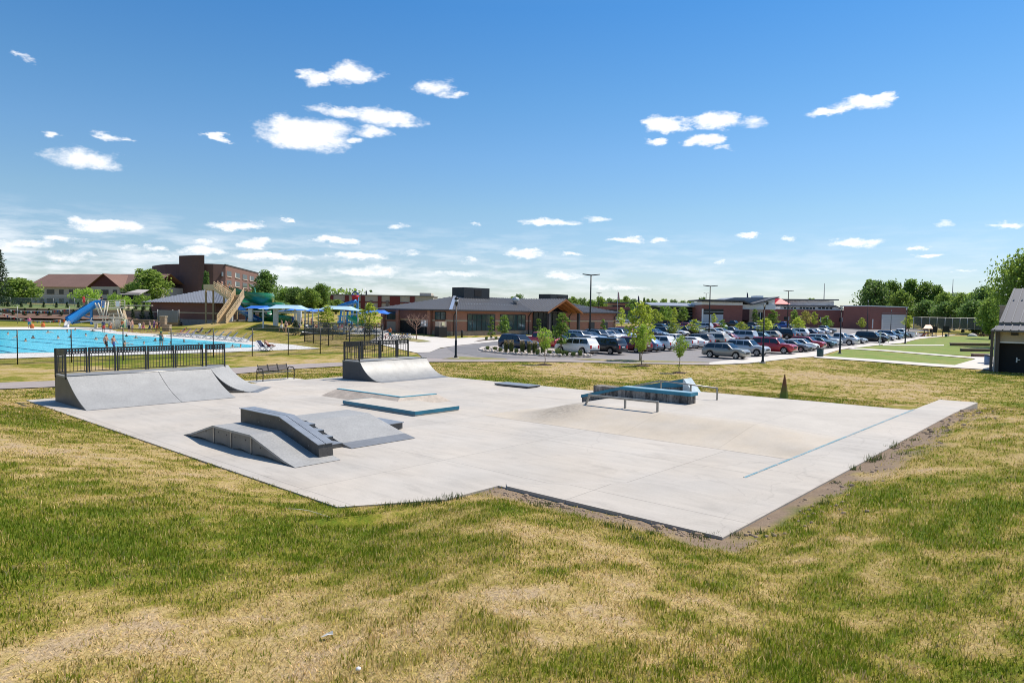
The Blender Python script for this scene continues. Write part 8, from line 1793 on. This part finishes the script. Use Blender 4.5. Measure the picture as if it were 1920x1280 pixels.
canopy(445, 500, 573, 580, 103, 6, M_CN2, 'dark blue canopy leftmost beside the stairs', [(433, .5, 600, 104), (470, .55, 610, 103.5)], 610, (431, 506, 581.5, 585))
canopy(483, 577, 571.5, 580.5, 97, 5, M_CN1, 'pale blue canopy, large one above the dry mound', [(493.5, .16, 620, 98), (517, .6, 606, 101), (553, .18, 600, 101)], 610)
canopy(520, 592, 577.5, 584, 108, 6, M_CN2, 'dark blue canopy behind the large pale canopy', [(561, .65, 605, 106.5), (586, .16, 605, 107)], 606, (516, 556, 584, 587.5))
canopy(581, 672, 573.5, 582, 99, 6, M_CN1, 'pale blue canopy, large one before the long hall', [(572, .16, 604, 100), (597, .15, 605, 101), (645, .18, 615, 100), (671, .16, 615, 102)], 608)
canopy(570, 602, 579, 584.5, 112, 5, M_CN2, 'small mid blue canopy between two pale canopies', [(578, .16, 604, 113)], 604, (563, 600, 585, 588))
canopy(669, 727, 581, 588.5, 107, 7, M_CN2, 'bright blue canopy rightmost behind the brick building corner', [(684, .3, 618, 108), (671, .16, 616, 108)], 615, (658, 686, 588, 590.5))
# play structure with red tipping bucket
t = wthing('splash_tower', 'blue splash play tower with red tipping bucket on top', 'play tower', ground(655, 614)); YB = 121.
for a, b_, w in (((659, 612), (662, 551), .35), ((669, 612), (671, 550), .35), ((636, 612), (640, 582), .3), ((650, 612), (652, 584), .3)): mb = MB(); mb.bar(pd(*a, YB), pd(*b_, YB), w); wbuild(mb, 'blue_post', M_BLF, t)
mb = MB(); seg(mb, [(661, 552), (662, 548.5), (666, 547.5), (670, 548.5), (671.5, 552)], .12, YB); wbuild(mb, 'bucket_yoke', mat('yoke_navy', (.02, .06, .2), .4), t)
mb = MB(); q = pd(666, 563.5, YB); mb.lathe([(.5, 0), (.62, .5), (.72, .95), (.66, .95), (.2, .5)], q, 12); wbuild(mb, 'tipping_bucket', mat('bucket_red', (.55, .012, .015), .35), t)
mb = MB(); seg(mb, [(633, 576), (650, 570), (669, 564.5)], .38, YB-.5); wbuild(mb, 'blue_flume', M_SLB, t)
mb = MB(); 
for k in range(9): x = 634+k*2.6; mb.bar(pd(x, 592, YB-1), pd(x, 606, YB-1), .12)
mb.bar(pd(633, 592, YB-1), pd(657, 592, YB-1), .15); mb.bar(pd(633, 604, YB-1), pd(657, 604, YB-1), .4); wbuild(mb, 'blue_panel', mat('panel_blue', (.04, .30, .55), .4), t)
mb = MB(); s_ = spl([pd(657, 592, YB-1.5), pd(663, 597, YB-2), pd(671, 602, YB-3), pd(682, 605, YB-3.5)], 4); flume(mb, s_, [.6]*len(s_), 2.4); wbuild(mb, 'green_trough', mat('slide_green2', (.03, .27, .13), .35), t)
# playground set at the far right
t = wthing('playground_set', 'small playground tower with orange roof and red slide', 'playground', ground(1741, 631)); YG = float(t.location[1])
gq = lambda x, y, dy=0: pd(x, y, YG+dy)
mb = MB(); mb.add([gq(1731, 616), gq(1749.5, 616), gq(1749.5, 616, 2), gq(1731, 616, 2), gq(1735.5, 609, 1), gq(1745.5, 609, 1)], [(0, 1, 5, 4), (1, 2, 5), (2, 3, 4, 5), (3, 0, 4)]); wbuild(mb, 'orange_roof', mat('orange_plastic', (.62, .19, .03), .45), t)
for x in (1733, 1740, 1748): mb = MB(); mb.bar(gq(x, 631), gq(x, 616), .16); wbuild(mb, 'post', mat('post_brown', (.085, .07, .06), .6), t)
mb = MB(); mb.ext([gq(1731, 624), gq(1748, 624), gq(1748, 626), gq(1731, 626)], (0, 1.8, 0)); wbuild(mb, 'deck', mat('deck_brown', (.15, .08, .05), .7), t)
mb = MB(); mb.ext([gq(1737, 624, -.1), gq(1740, 624, -.1), gq(1728, 632, -.1), gq(1723, 632, -.1)], (0, .5, 0)); wbuild(mb, 'slide', mat('slide_orange', (.55, .13, .04), .4), t)
for a, b_ in ((1741, 1757), (1765.5, 1780)): mb = MB(); y0, y1 = (612, 623.5) if a < 1750 else (611, 622); mb.ext([gq(a+3, y1, 3), gq(b_, y1, 3), gq(b_, y0, 3), gq(a+3, y0, 3)], (0, .15, 0)); wbuild(mb, 'dark_panel', M_DARK, t)
for x in (1755, 1767, 1779): mb = MB(); mb.bar(gq(x, 631, 3), gq(x, 620, 3), .12); wbuild(mb, 'panel_post', M_BLK, t)
mb = MB(); 
for k in range(4): seg(mb, [(1743+k*3, 631), (1745+k*3, 627), (1748+k*3, 631)], .05, YG-.3)
wbuild(mb, 'climbing_arch', mat('post_grey', (.32, .32, .31), .5, .4), t)
p = ground(1823, 631); t = thing('soil_heap', 'small mound of pale gravel on the lawn before the pavilion', 'mound', p); mb = MB(); mb.lathe([(1.2, -.1), (.9, .45), (.45, .75), (.05, .85)], n=11); mb.build('heap_body', mat('heap', (.52, .48, .43), .95, 0, .15, 2), t)
p = ground(1846, 631); t = thing('timber_pile', 'jumbled pile of brown timber beside the pavilion', 'pile', p); mb = MB(); R_ = random.Random(2)
for i in range(14): a = R_.uniform(-.5, .5); c = np.array([R_.uniform(-1.2, 1.2), R_.uniform(-.5, .5), .15+.09*(i % 7)]); d = np.array([math.cos(a), math.sin(a), R_.uniform(-.15, .15)])*1.3; mb.bar(c-d, c+d, .14)
mb.build('beams', mat('timber', (.20, .11, .065), .85, 0, .25, 3), t)
